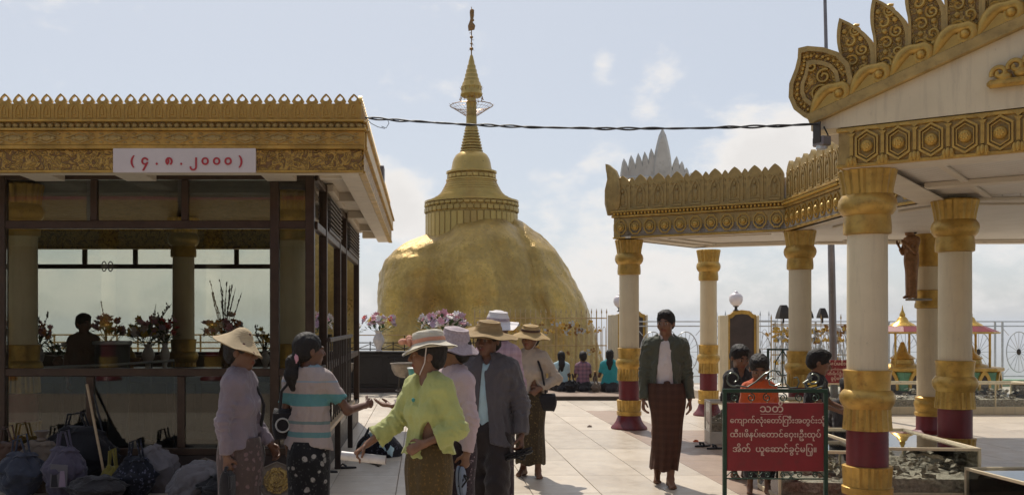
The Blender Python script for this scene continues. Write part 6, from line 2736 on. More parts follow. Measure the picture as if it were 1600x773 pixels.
wb, sp_ = shoulder_strap(P2, 'L', .20, .045, .02)
handbag('black leather bag with metal ring on the striped shirt woman\'s shoulder', wb, 0, (.15, .09, .20), 'cloth_purse', sp_, True)
wb, sp_ = shoulder_strap(P7, 'L', .36, .03, -.02)
handbag('black shoulder bag hanging at the hip of the beige blouse woman', wb, 0, (.20, .10, .17), 'cloth_purse', sp_)
wb, sp_ = shoulder_strap(P1, 'L', .40, .02, -.02)
handbag('black bag on the far shoulder of the lavender blouse woman', wb, 0, (.16, .09, .20), 'cloth_purse', sp_)

# ------------------------------------------------------------------ luggage on the marble beside the hall
bk = at(592, 700, 11.6)
lug = thing('bedding_bundle', 'black bundle with pale blue folded cloth lying on the paving beside the hall', 'bundle', (bk.x, 11.6, 0), R(-12))
vs, fs = [], []
for k in range(13):
    t = k / 12
    for i in range(36):
        a = 2 * PI * i / 36
        r = (1 - t ** 3.2) ** .5 if t < 1 else 0.02
        r = max(r, .03)
        p = Vector((math.cos(a), math.sin(a), t))
        r *= 1 + .12 * mnoise.fractal(p * 2, 1, 2, 3)
        vs.append((.27 * r * math.cos(a), .22 * r * math.sin(a), .27 * t))
for k in range(12):
    for i in range(36):
        j = (i + 1) % 36
        fs.append((k * 36 + i, k * 36 + j, (k + 1) * 36 + j, (k + 1) * 36 + i))
fs.append(tuple(reversed(range(36))))
MB().add(vs, fs).build('sack', 'bag_pattern', lug, 60)
vs, fs = [], []
for iy in range(15):
    for ix in range(17):
        u, v_ = ix / 16 - .5, iy / 14 - .5
        z = .285 - .55 * u * u - .5 * v_ * v_ + .012 * math.sin(u * 25 + v_ * 8) + .01 * math.sin(v_ * 30)
        vs.append((u * .42, v_ * .34 - .03, z))
for iy in range(14):
    for ix in range(16):
        a = iy * 17 + ix
        fs.append((a, a + 1, a + 18, a + 17))
n0 = len(vs)
vs += [(p[0], p[1], p[2] - .02) for p in vs]
fs += [tuple(reversed([q + n0 for q in f])) for f in fs[:]]
for ix in range(16):
    fs.append((ix + 1, ix, ix + n0, ix + 1 + n0))
    a = 14 * 17 + ix
    fs.append((a, a + 1, a + 1 + n0, a + n0))
for iy in range(14):
    a = iy * 17
    fs.append((a, a + 17, a + 17 + n0, a + n0))
    a = iy * 17 + 16
    fs.append((a + 17, a, a + n0, a + 17 + n0))
MB().add(vs, fs).build('folded_cloth', 'cloth_paleblue', lug, 60)
for s_ in (-1, 1):
    MB().tube([(s_ * .12, -.15, .24), (s_ * .10, -.05, .32), (s_ * .07, .08, .31), (s_ * .10, .17, .20)], .016, 7).build('strap', 'cloth_black', lug, True)
pt = at(578, 722, 10.9)
gr = thing('cloth_scarf', 'olive scarf trailing on the paving in front of the bundle', 'scarf', (pt.x, 10.9, 0))
MB().tube([(-.03, .45, .04), (-.02, .30, .03), (.0, .15, .025), (.05, .0, .022), (.11, -.12, .02), (.10, -.22, .018)], [.03, .035, .04, .04, .032, .012], 8).xf(Matrix.Diagonal((1, 1, .55, 1))).build('scarf', 'longyi_umber', gr, 60)
for (px, py, rz, lab) in ((512, 737, R(70), 'left black sandal lying on the paving beside the hall'), (540, 731, R(95), 'right black sandal lying on the paving beside the hall')):
    d = CAM_H * F_PX / (py - 503)
    s_ = thing('flip_flop', lab, 'sandal', (*at(px, py, d).xy, .009), rz, 'black sandals by the hall')
    o = [(.040 * math.cos(a) * (1 + .18 * math.sin(a)), .118 * math.sin(a)) for a in [2 * PI * k / 24 for k in range(24)]]
    MB().prism(o, .018, bev=.06).xf(Matrix.Rotation(-PI / 2, 4, 'X')).build('sole', 'cloth_black', s_, 40)
    for sg in (-1, 1):
        MB().tube([(0, .06, .01), (sg * .02, .03, .04), (sg * .036, -.012, .012)], .007, 6).build('strap', 'cable_black', s_, True)
d = CAM_H * F_PX / (697 - 503)
for (px, lab) in ((1098, 'dark slipper on the brown paving left of the red sign'), (1118, 'dark crumpled slipper on the brown paving touching the red sign post')):
    s_ = thing('slipper', lab, 'slipper', (*at(px, 697, d - (px - 1098) * .012).xy, .009), R(60 + px % 7 * 9), 'slippers near the red sign')
    MB().prism([(.042 * math.cos(a), .12 * math.sin(a)) for a in [2 * PI * k / 20 for k in range(20)]], .018).xf(Matrix.Rotation(-PI / 2, 4, 'X')).build('sole', 'cloth_black', s_, 40)
    MB().tube([(-.04, 0, 0), (-.03, .02, .04), (.03, .02, .04), (.04, 0, 0)], .014, 6).build('strap', 'cloth_dark', s_, True)

# ------------------------------------------------------------------ red notice in green iron frame
SD = 7.3
sa, sb = at(1133, 613, SD), at(1289, 613, SD)
cx = (sa.x + sb.x) / 2
sw = (sb.x - sa.x) / 2
notice = thing('notice_board', 'red notice board with white script in scrolled green iron frame', 'sign', (cx, SD, 0), R(-2))
ztop = sa.z
for s_ in (-1, 1):
    MB().box(s_ * sw - .014, s_ * sw + .014, -.014, .014, .03, ztop, .003).build('post', 'iron_green', notice)
    MB().box(s_ * sw - .016, s_ * sw + .016, -.20, .20, .0, .03, .004).build('foot', 'iron_green', notice)
    MB().tube([(s_ * sw, -.17, .03), (s_ * sw, -.015, .30)], .008, 6).build('brace', 'iron_green', notice, True)
MB().box(-sw - .014, sw + .014, -.0145, .0145, ztop + .0005, ztop + .028, .003).build('top_bar', 'iron_green', notice)
zb0, zb1 = at(0, 735, SD).z, at(0, 629, SD).z
board = MB().box(-sw + .016, sw - .016, -.008, .008, zb0, zb1, .002).build('board', 'sign_red', notice)
MB().box(-sw + .014, sw - .014, -.006, .006, zb0 - .062, zb0 - .052, .002).build('lower_bar', 'iron_green', notice)
lines = [('သတိ', 1187, 1223, 632, 643), ('ေကျာက်လုံးေတာ်ြကီးအတွင်းသုိ့', 1141, 1288, 0, 660), ('ထီး၊ဖိနပ်၊ေတာင်ေဝှး၊ဦးထုပ်', 1141, 1281, 0, 682), ('အိတ်  ယူေဆာင်ခွင့်မြပု။', 1145, 1274, 0, 705)]
for body_, x0, x1, _, ybase in lines:
    me = text_mesh('lettering', body_, .10, 'sign_letter', .0012, 1.0, .0011)
    xs = [v.co.x for v in me.vertices]
    k = (x1 - x0) * SD / F_PX / (max(xs) - min(xs))
    me.transform(Matrix.Scale(k, 4) @ Matrix.Translation((-(max(xs) + min(xs)) / 2, 0, 0)))
    tag(link('lettering', me, board, ((x0 + x1) / 2 * SD / F_PX - 661 * SD / F_PX - cx, -.0095, at(0, ybase, SD).z), rot=(PI / 2, 0, 0)), kind='stuff')
zl = at(0, 646.5, SD).z
MB().box((1188 - 661) * SD / F_PX - cx, (1222 - 661) * SD / F_PX - cx, -.0105, -.0085, zl, zl + .003).build('underline', 'sign_letter', board)


def scroll(pts, r, mat, parent, name='scroll'):
    return MB().tube(pts, r, 8).build(name, mat, parent, True)


# small scrolls between bar and board, and below the board
zs = (ztop + zb1) / 2
for k in range(6):
    x0 = -sw + .075 + k * (2 * sw - .15) / 5
    sg = 1 if k % 2 == 0 else -1
    scroll(spiral((x0, 0, zs + .002), .031, .009, PI / 2, PI / 2 + sg * 8.2, 26), .0042, 'iron_green', notice)
    MB().ball((x0, -.004, zb1 + .006), .006, 8, 5).build('stud', 'iron_rail', notice, True)
    zq = zb0 - .028
    pts = spiral((x0, 0, zq), .021, .006, PI / 2, PI / 2 - sg * 7.5, 22)
    pts = [(x0 - sg * .07, 0, zq - .022), (x0 - sg * .035, 0, zq + .016)] + pts
    scroll(pts, .0038, 'iron_green', notice)
# crest of scrolls on top
zt = ztop + .028
basic('iron_shine', (.10, .11, .09), .3, .6, .2, 10)
cl = (-sw + .065, 0, zt + .075)
pts = list(reversed(spiral(cl, .060, .026, R(-60), R(-60) - 6.6, 30)))
left_s = pts + [(-.20, 0, zt + .012), (-.14, 0, zt + .05), (-.08, 0, zt + .105), (-.02, 0, zt + .135), (.03, 0, zt + .128), (.055, 0, zt + .085), (.04, 0, zt + .04), (0, 0, zt + .02), (-.04, 0, zt + .035), (-.045, 0, zt + .065), (-.02, 0, zt + .08), (.0, 0, zt + .068)]
scroll(left_s, .0062, 'iron_shine', notice, 'crest_scroll')
cr_ = (sw - .085, 0, zt + .080)
right_s = list(reversed(spiral(cr_, .045, .022, R(200), R(200) + 6.6, 30))) + [(sw - .16, 0, zt + .045), (sw - .14, 0, zt + .012), (sw - .08, 0, zt + .003), (sw - .02, 0, zt + .02), (sw - .005, 0, zt + .06)]
scroll(right_s, .0062, 'iron_shine', notice, 'crest_scroll')
scroll([(.07, 0, zt + .09), (.075, 0, zt + .04), (.11, 0, zt + .006), (.16, 0, zt + .012), (.175, 0, zt + .05), (.16, 0, zt + .085), (.135, 0, zt + .08)], .0055, 'iron_shine', notice, 'crest_scroll')

# second sign frame and small red sign further back
r0, r1 = at(1287, 562, 16.2), at(1331, 598, 16.2)
rs_ = thing('red_sign', 'small red sign with pale script near the steel mast', 'sign', ((r0.x + r1.x) / 2, 16.2, 0))
hw = (r1.x - r0.x) / 2
bd_ = MB().box(-hw, hw, -.012, .012, r1.z, r0.z, .003).build('board', 'sign_red', rs_)
for s_ in (-1, 1):
    MB().box(s_ * (hw - .03) - .012, s_ * (hw - .03) + .012, .013, .035, 0, r0.z - .02, .002).build('post', 'iron_dark', rs_)
for k, body_ in enumerate(('ဖိနပ်မစီးရ', 'ေကျာက်လုံးေတာ်ြကီး', 'ထီးဖိနပ်ဦးထုပ်', 'ခွင့်မြပု။')):
    me = text_mesh('lettering', body_, .06, 'sign_letter', .001, 1, .001)
    xs = [v.co.x for v in me.vertices]
    me.transform(Matrix.Scale(hw * (1.5 if k != 3 else 1.0) / (max(xs) - min(xs)), 4))
    tag(link('lettering', me, bd_, (0, -.014, r0.z - .085 - k * .078), rot=(PI / 2, 0, 0)), kind='stuff')
f0, f1 = at(1200, 547, 13.6), at(1246, 606, 13.6)
fr2 = thing('iron_stand', 'dark iron stand with heart scroll, seen behind the boys left of a column', 'stand', ((f0.x + f1.x) / 2, 13.6, 0))
hw = (f1.x - f0.x) / 2
for s_ in (-1, 1):
    MB().box(s_ * hw - .014, s_ * hw + .014, -.012, .012, 0, f0.z, .002).build('post', 'iron_green', fr2)
for z in (f0.z, f1.z, f1.z - .25):
    MB().box(-hw - .012, hw + .012, -.013, .013, z, z + .024, .002).build('bar', 'iron_green', fr2)
MB().tube([(0, 0, f0.z), (-.10, 0, f0.z - .16), (-.11, 0, f0.z - .26), (-.06, 0, f0.z - .33), (0, 0, f0.z - .345), (.06, 0, f0.z - .33), (.11, 0, f0.z - .26), (.10, 0, f0.z - .16), (0, 0, f0.z)], .008, 8).build('scroll', 'iron_green', fr2, True)
MB().box(-.006, .006, -.006, .006, f1.z, f0.z).build('bar', 'iron_green', fr2)

# ------------------------------------------------------------------ altar before the rock, railing, vases
AY = 22.0
x0, x1 = at(500, 0, AY).x, at(800, 0, AY).x
altar = thing('offering_altar', 'long black offering altar in front of the golden boulder', 'altar', ((x0 + x1) / 2, AY, 0))
hw = (x1 - x0) / 2
MB().box(-hw, hw, -.05, .65, .86, .905, .01).build('top', 'black_lacquer', altar)
MB().box(-hw + .04, hw - .04, .0, .62, .10, .859, .01).build('body', 'black_lacquer', altar)
MB().box(-hw - .02, hw + .02, -.06, .66, .0, .10, .01).build('plinth', 'dark_wood', altar)
for k in range(6):
    xx = -hw + .12 + k * (2 * hw - .1) / 6
    MB().box(xx, xx + (2 * hw - .1) / 6 - .12, -.02, -.001, .18, .78, .006).build('panel', 'black_lacquer', altar)
ral = thing('altar_railing', 'low iron railing with zigzag bars on the back of the black altar', 'railing', ((x0 + x1) / 2, AY + .5, .905))
for z in (.03, .17, .34):
    MB().box(-hw, hw, -.012, .012, z, z + .022, .003).build('rail', 'iron_dark' if z < .3 else 'iron_rail', ral)
nb = 17
for k in range(nb):
    xx = -hw + .05 + k * (2 * hw - .1) / (nb - 1)
    MB().box(xx - .011, xx + .011, -.010, .010, 0, .345 if k % 2 else .21, .002).build('baluster', 'iron_dark', ral)
    if k < nb - 1:
        st_ = (2 * hw - .1) / (nb - 1)
        zz = (.05, .15) if k % 2 else (.15, .05)
        MB().tube([(xx, 0, zz[0]), (xx + st_, 0, zz[1])], .009, 6).build('zigzag_bar', 'iron_dark', ral)


def blossom_mesh(mat, r, n=7):
    m = MB()
    for k in range(n):
        a = 2 * PI * k / n
        mm = Matrix.Rotation(a, 4, 'Z') @ Matrix.Rotation(R(-28), 4, 'Y') @ Matrix.Translation((r * .62, 0, 0))
        o = MB().ball((0, 0, 0), (r * .52, r * .30, r * .12), 6, 4)
        o.xf(mm)
        m.add(o.v, o.f)
    m.ball((0, 0, r * .12), r * .28, 6, 4)
    return m.mesh('blossom', mat, 60)


BL = {c: blossom_mesh('petal_' + c, 1.0) for c in ('pink', 'white', 'yellow', 'red', 'mauve', 'orange')}


def bouquet(label, loc, vase_h, vase_r, spread, height, colors, n, seed, vmat='ceramic_white', twigs=0, group='flower vases', leaves=70, twig_h=.5):
    rnd = random.Random(seed)
    t_ = thing('flower_vase', label, 'flowers', loc, rnd.uniform(0, 6), group)
    h, r = vase_h, vase_r
    MB().lathe([(r * .55, 0), (r * .62, .02 * h), (r * .40, .10 * h), (r * .55, .22 * h), (r * .95, .45 * h), (r, .58 * h), (r * .72, .76 * h), (r * .52, .86 * h), (r * .70, .97 * h), (r * .80, h), (r * .6, h * .99), (r * .45, h * .8)], 24).build('vase', vmat, t_, 50)
    lv = MB()
    for k in range(leaves):
        a = rnd.uniform(0, 2 * PI)
        q = rnd.random() ** .5
        p = Vector((math.cos(a) * spread * q * .9, math.sin(a) * spread * q * .9, h + rnd.uniform(-.05, .75) * height * (1 - .4 * q)))
        d = Vector((math.cos(a), math.sin(a), rnd.uniform(-.3, 1.2))).normalized()
        L = rnd.uniform(.07, .14) * (.45 + .55 * spread / .25)
        s_ = d.cross(Vector((0, 0, 1))).normalized() * L * .22
        up = Vector((0, 0, L * .05))
        lv.add([p, p + d * L * .5 + s_ + up, p + d * L, p + d * L * .5 - s_ + up], [(0, 1, 2, 3)])
        if k % 5 == 0:
            lv.tube([(0, 0, h * .9), p], .004, 4)
    tag(lv.build('foliage', 'leafy', t_), kind='stuff')
    for k in range(n):
        a = rnd.uniform(0, 2 * PI)
        q = rnd.random() ** .6
        el = rnd.uniform(.05, 1.0)
        p = Vector((math.cos(a) * spread * q, math.sin(a) * spread * q, h + height * (.25 + .7 * el * (1 - .45 * q * q))))
        rr = rnd.uniform(.042, .066) * (.5 + .5 * spread / .25)
        link('blossom', BL[rnd.choice(colors)], t_, p, rot=(rnd.gauss(.6, .5), rnd.gauss(0, .5), rnd.uniform(0, 6)), scale=rr)
    if twigs:
        for k in range(twigs):
            a = rnd.uniform(0, 2 * PI)
            q = rnd.uniform(.3, 1.4)
            e = Vector((math.cos(a) * spread * q, math.sin(a) * spread * q * .6, h + twig_h * rnd.uniform(.6, 1.05)))
            m = Vector((0, 0, h * .9)).lerp(e, .55) + Vector((rnd.gauss(0, .02), 0, .03))
            tw_ = MB().tube([(0, 0, h * .8), m, e], [.006, .005, .003], 5)
            for j in range(8):
                b = m.lerp(e, rnd.random())
                tw_.ball(b + Vector((rnd.gauss(0, .01), 0, .01)), (.009, .009, .016), 5, 4)
            tw_.build('twig', 'twig', t_)
    return t_


bouquet('white vase with yellow, red and mauve bouquet at the left of the altar', (*at(592, 0, 21.95).xy, .905), .46, .13, .36, .42, ['pink', 'white', 'yellow', 'red', 'mauve', 'mauve'], 44, 1)
bouquet('broad bouquet of mauve and white flowers on the altar above the cream hat', (*at(692, 0, 21.95).xy, .905), .42, .14, .58, .46, ['mauve', 'white', 'white', 'pink'], 80, 2, leaves=110)
bouquet('dim bouquet on the altar seen past the hall corner post', (*at(545, 0, 21.9).xy, .905), .40, .12, .28, .36, ['pink', 'white', 'mauve'], 18, 3)
# inside the hall
bouquet('tall bouquet with bare budding twigs inside the hall above the straw hat', (*at(352, 0, 12.3).xy, .98), .34, .08, .24, .34, ['pink', 'orange', 'white'], 40, 4, 'ceramic_brown', 14, twig_h=.72)
bouquet('wide bouquet of pale flowers inside the hall left of the inner column', (*at(232, 0, 12.3).xy, .98), .30, .08, .26, .34, ['white', 'yellow', 'pink'], 52, 5, 'ceramic_white', 3)
bouquet('narrow bouquet inside the hall touching the inner column', (*at(258, 0, 12.2).xy, .98), .32, .06, .15, .36, ['mauve', 'red', 'pink'], 28, 6, 'ceramic_white', 2)
bouquet('bouquet of red and orange flowers inside the hall right of the dark figure', (*at(168, 0, 12.3).xy, .98), .34, .06, .20, .34, ['orange', 'red', 'pink'], 40, 7, 'ceramic_brown', 2)
bouquet('small bouquet at the left edge inside the hall beside the white column', (*at(62, 0, 12.3).xy, .98), .30, .06, .16, .28, ['pink', 'orange'], 24, 8, 'ceramic_white', 2)
bouquet('green leafy pot plant inside the hall left of the dark figure', (*at(92, 0, 12.2).xy, .98), .16, .08, .19, .24, ['white'], 4, 9, 'ceramic_brown', 0)
bouquet('small yellow posy inside the hall beside the corner column', (*at(415, 0, 12.3).xy, .98), .22, .06, .12, .30, ['yellow', 'white'], 10, 10, 'ceramic_white', 1)
for (px, k) in ((205, 0), (440, 1)):
    u = thing('offering_bowl', ('round offering bowl inside the hall under the wide bouquet', 'gilt offering bowl inside the hall behind the corner pane')[k], 'bowl', (*at(px, 0, 12.1).xy, .98))
    MB().lathe([(.05, 0), (.03, .03), (.08, .06), (.12, .13), (.115, .14), (.09, .08), (.02, .05)], 24).build('bowl', 'bronze', u, 50)
    MB().lathe([(.07, .12), (.05, .18), (.02, .22), (.005, .28)], 16).build('lid', 'gold_paint', u, 50)

pb0 = at(637, 600, 20.3)
pot = thing('metal_basin', 'wide grey metal basin on a stand in front of the altar', 'basin', (pb0.x, 20.3, 0))
MB().lathe([(.14, .42), (.26, .47), (.33, .60), (.34, .69), (.36, .70), (.36, .715), (.33, .71), (.31, .62), (.12, .48)], 36).build('basin', 'pot_metal', pot, 50)
for k in range(3):
    a = 2 * PI * k / 3 + .4
    MB().tube([(.26 * math.cos(a), .26 * math.sin(a), 0), (.20 * math.cos(a), .20 * math.sin(a), .46)], .016, 8).build('leg', 'iron_dark', pot, True)
MB().tube([(.24 * math.cos(a), .24 * math.sin(a), .16) for a in [2 * PI * k / 24 for k in range(25)]], .010, 6, False).build('stretcher', 'iron_dark', pot, True)
pg = at(652, 600, 19.2)
bu = thing('green_bucket', 'teal green plastic bucket on a stool behind the lime blouse woman', 'bucket', (pg.x, 19.2, .30))
MB().lathe([(.13, 0), (.175, .34), (.19, .345), (.19, .37), (.172, .365), (.125, .02)], 28).build('bucket', 'bucket_green', bu, 50)
MB().lathe([(.186, .35), (.196, .355), (.196, .372), (.186, .376)], 28).build('rim', 'silver_rail', bu, 50)
so = thing('low_stool', 'low dark stool under the green bucket', 'stool', (pg.x, 19.2, 0))
MB().box(-.18, .18, -.18, .18, .26, .30, .008).build('seat', 'dark_wood', so)
for sx in (-1, 1):
    for sy2 in (-1, 1):
        MB().box(sx * .15 - .02, sx * .15 + .02, sy2 * .15 - .02, sy2 * .15 + .02, 0, .26, .004).build('leg', 'dark_wood', so)

# ------------------------------------------------------------------ fences with spear bars and hung bells
def spear_fence(name, label, p, q, z0, ztop, n, bells, seed, mat='iron_rail', cat='fence', arch=True):
    rnd = random.Random(seed)
    p, q = Vector(p), Vector(q)
    t_ = thing(name, label, cat, p)
    t_.rotation_euler.z = math.atan2(q.y - p.y, q.x - p.x)
    L = (q - p).length
    zr = ztop
    for z in (zr, zr - .62, z0 + .10):
        MB().box(0, L, -.014, .014, z - .012, z + .012, .003).build('rail', mat, t_)
    st_ = L / n
    for k in range(n + 1):
        xx = k * st_
        w = .016 if k % 4 == 0 else .009
        br_ = MB().tube([(xx, 0, z0), (xx, 0, zr + .14)], w * .8, 6).build('bar', mat, t_, True)
        MB().lathe([(.003, 0), (.018, .03), (.012, .06), (.002, .12)], 8, (xx, 0, zr + .10)).build('spear_tip', mat, br_, True)
        if arch and k < n:
            ar = [(xx + st_ * .22, 0, z0 + .1), (xx + st_ * .22, 0, zr - .30)]
            ar += [(xx + st_ * .5 - st_ * .28 * math.cos(a), 0, zr - .30 + .11 * math.sin(a)) for a in [PI * j / 8 for j in range(9)]]
            ar += [(xx + st_ * .78, 0, z0 + .1)]
            MB().tube(ar, .006, 5).build('arch_bar', mat, t_, True)
    for k in range(bells):
        xx = rnd.uniform(.05, L - .05)
        zz = zr - rnd.choice((.10, .12, .16, .3, .3, .75)) + rnd.uniform(-.03, .03)
        s_ = rnd.uniform(.05, .085)
        kind_ = rnd.random()
        m_ = MB()
        if kind_ < .6:
            for j in range(4):
                a = rnd.uniform(0, 6)
                m_.prism([(s_ * .1, 0), (s_ * .9, s_ * .45), (s_ * 1.1, -s_ * .15), (s_ * .6, -s_ * .5)], .014, m=Matrix.Translation((xx, -.03 - .006 * j, zz)) @ Matrix.Rotation(a, 4, 'Y'))
            m_.build('gilt_leaf', rnd.choice(('bronze', 'gold_bright', 'silver_rail')), t_)
        else:
            m_.lathe([(s_ * .5, -s_ * .6), (s_ * .45, -.4 * s_), (s_ * .28, .2 * s_), (s_ * .1, .4 * s_), (s_ * .06, .7 * s_)], 10, (xx, -.04, zz)).build('bell', 'gold_bright', t_, 50)
    return t_


FY = 22.6
fa, fb = at(742, 0, FY), at(948, 0, FY)
spear_fence('spear_fence', 'spear topped iron fence hung with gilt leaves and bells before the boulder', (fa.x, FY, 0), (fb.x, FY, 0), .085, 1.64, 26, 90, 1)
fa, fb = at(1120, 0, 22.0), at(1215, 0, 22.0)
spear_fence('spear_fence', 'plain spear topped iron fence right of the lamp topped plaque', (fa.x, 22.0, 0), (fb.x, 22.0, 0), 0, 1.58, 7, 3, 2, 'silver_rail')
fa, fb = at(1205, 0, 20.5), at(1345, 0, 20.5)
spear_fence('offering_fence', 'fence thickly hung with tinsel and garlands behind the steel mast', (fa.x, 20.5, .16), (fb.x, 20.5, .16), 0, 1.34, 9, 150, 3)
tn = MB()
rnd = random.Random(12)
fl0 = Vector((fa.x, 20.5, 0))
for k in range(420):
    xx = rnd.uniform(.1, fb.x - fa.x - .05)
    zz = rnd.uniform(.35, 1.45)
    L = rnd.uniform(.06, .22)
    tn.tube([(fa.x + xx, 20.46 + rnd.uniform(-.04, .04), zz), (fa.x + xx + rnd.uniform(-.03, .03), 20.44, zz - L)], [.010, .004], 4)
tag(tn.build('tinsel', 'silver_rail'), 'tinsel strands hanging all over the offering fence', 'tinsel', kind='stuff')
# iron railing left of plaque at the platform corner
for (px, d, lab) in ((1224, 20.6, 'left black lantern head on top of the garlanded fence'), (1262, 20.6, 'middle dark lantern head on top of the garlanded fence'), (1285, 20.6, 'right grey lantern head on top of the garlanded fence')):
    w_ = at(px, 494, d)
    l_ = thing('fence_lantern', lab, 'lantern', w_, 0, 'lanterns on the garlanded fence')
    k = .85 if px == 1224 else .62
    MB().lathe([(.20 * k, -.06 * k), (.21 * k, -.05 * k), (.185 * k, .06 * k), (.135 * k, .19 * k), (.09 * k, .275 * k)], 4).xf(Matrix.Rotation(PI / 4, 4, 'Z') ).build('hood', 'iron_dark', l_)
    MB().tube([(0, 0, -.14), (0, 0, 0)], .02, 8).build('stem', 'iron_dark', l_, True)


for (px, d, sz_, m_, lab) in ((893, 20.9, .20, 'cloth_black', 'small dark bag on the platform left of the plaid shirt worshipper'), (931, 20.9, .15, 'bag_tan', 'small tan bag on the platform between plaid and teal worshippers')):
    rand_ball_bag('worshipper_bag', lab, 'bag', (*at(px, 0, d).xy, .085), (sz_ * 1.3, sz_, sz_ * 1.2), m_, px, group=None)
u = thing('water_flask', 'small dark flask standing on the platform beside the plaid shirt worshipper', 'flask', (*at(930, 0, 21.5).xy, .085))
MB().lathe([(.05, 0), (.055, .02), (.055, .26), (.03, .32), (.028, .36), (.01, .365)], 16).build('flask', 'cloth_brown', u, 50)
MB().lathe([(.03, .366), (.032, .37), (.032, .40), (.02, .405)], 16).build('cap', 'bronze', u, 50)

# ------------------------------------------------------------------ lamp topped plaques
def plaque(label, px0, px1, py0, d, rz=0.0, lamp=True, white_left=True):
    w_ = (px1 - px0) * d / F_PX
    p = at((px0 + px1) / 2, py0, d)
    t_ = thing('stone_plaque', label, 'plaque', (p.x, d, 0), rz, 'plaques beside the rock platform')
    h = p.z
    hw = w_ / 2
    o = [(-hw, .0), (hw, 0), (hw, h - .10), (hw * .8, h - .085), (hw * .55, h - .02), (0, h), (-hw * .55, h - .02), (-hw * .8, h - .085), (-hw, h - .10)]
    i_ = [(x * .86, .06 + (z - .06) * .955 if z > .1 else .06) for x, z in o]
    MB().prism(o, .10, holes=[i_]).build('gold_edge', 'gold_paint', t_)
    MB().prism(i_, .07).build('tablet', 'plaque_dark', t_)
    MB().box(-hw - .17, -hw - .004, -.10, .10, 0, h - .11, .01).build('pillar', 'white_paint', t_)
    MB().box(hw + .004, hw + .05, -.10, .10, 0, h - .11, .01).build('pillar', 'white_paint', t_)
    return t_, h


plaque('dark plaque with gold edge behind the left white column', 962, 1008, 484, 22.3, R(12))
plaque('dark plaque with gold edge and lotus lamp right of the walking man', 1137, 1180, 484, 20.0, R(-4))


def lotus_lamp(label, px, py, d):
    p = at(px, py, d)
    t_ = thing('lotus_lamp', label, 'lamp', p, 0, 'lotus lamps on the plaques')
    MB().lathe([(.055, -.10), (.06, -.085), (.03, -.07), (.028, -.02), (.06, -.005), (.06, .0)], 18).build('stand', 'iron_dark', t_, True)
    MB().lathe([(.05, 0), (.105, .05), (.13, .12), (.128, .19), (.09, .245), (.05, .262), (.045, .28), (.02, .30), (.004, .31)], 24, flute=(1, 5, .06, 8)).build('globe', 'lamp_opal', t_, True)
    return t_


lotus_lamp('white lotus globe lamp on top of the plaque right of the walking man', 1150, 478, 20.0)
lotus_lamp('white lotus globe lamp peeping left of the nearest far column', 968, 480, 22.3)


# ------------------------------------------------------------------ glass donation cases
def case(label, x0, x1, y0, y1, h, rz=0.0, bays=1, frame='white_paint', group='glass donation cases', base=.16, fill=.7, leg=True):
    cx, cy = (x0 + x1) / 2, (y0 + y1) / 2
    t_ = thing('donation_case', label, 'glass case', (cx, cy, 0), rz, group)
    a, b = (x1 - x0) / 2, (y1 - y0) / 2
    f = .022
    MB().box(-a, a, -b, b, 0.0, base, .006).build('plinth', frame, t_)
    for sx in (-1, 1):
        for sy2 in (-1, 1):
            MB().box(sx * a - f * (sx > 0) * 1.0 - (0 if sx > 0 else 0), sx * a + f * (sx < 0), sy2 * b - f * (sy2 > 0), sy2 * b + f * (sy2 < 0), base + .001, h, .003).build('post', frame, t_)
    for k in range(1, bays):
        xx = -a + 2 * a * k / bays
        MB().box(xx - f / 2, xx + f / 2, -b, -b + f, base + .001, h, .003).build('post', frame, t_)
    for (u0, u1, v0, v1) in ((-a, a, -b, -b + f), (-a, a, b - f, b), (-a, -a + f, -b + f + .001, b - f - .001), (a - f, a, -b + f + .001, b - f - .001)):
        MB().box(u0, u1, v0, v1, h + .001, h + .028, .003).build('top_rail', frame, t_)
    MB().box(-a + f, a - f, -b + .008, -b + .013, base, h).build('pane', 'case_glass', t_)
    MB().box(-a + .008, -a + .013, -b + f, b - f, base, h).build('pane', 'case_glass', t_)
    MB().box(a - .013, a - .008, -b + f, b - f, base, h).build('pane', 'case_glass', t_)
    MB().box(-a + f, a - f, -b + f, b - f, h + .006, h + .012).build('top_pane', 'case_glass', t_)
    # crumpled notes
    rnd = random.Random(int(cx * 100) + int(cy * 10))
    nt_ = MB()
    n = int(160 + 900 * a * b)
    hh = (h - base) * fill
    for k in range(n):
        x, y = rnd.uniform(-a + .06, a - .06), rnd.uniform(-b + .05, b - .05)
        z = base + .01 + hh * rnd.random() * (.6 + .4 * math.sin(x * 7 + y * 5))
        s_ = rnd.uniform(.03, .06)
        m = Matrix.Translation((x, y, z)) @ Matrix.Rotation(rnd.uniform(0, 6), 4, 'Z') @ Matrix.Rotation(rnd.gauss(0, .7), 4, 'X')
        q = [m @ Vector(v) for v in ((-s_, -s_ * .45, 0), (s_ * .1, -s_ * .5, .02), (s_, -s_ * .4, -.01), (s_, s_ * .45, .01), (0, s_ * .4, .025), (-s_, s_ * .5, 0))]
        nt_.add(q, [(0, 1, 4, 5), (1, 2, 3, 4)])
    tag(nt_.build('notes', 'money_paper', t_), kind='stuff')
    MB().box(-a + .04, a - .04, -b + .04, b - .04, base + .002, base + max(.02, hh * .45)).build('note_heap', 'money_paper', t_)
    return t_


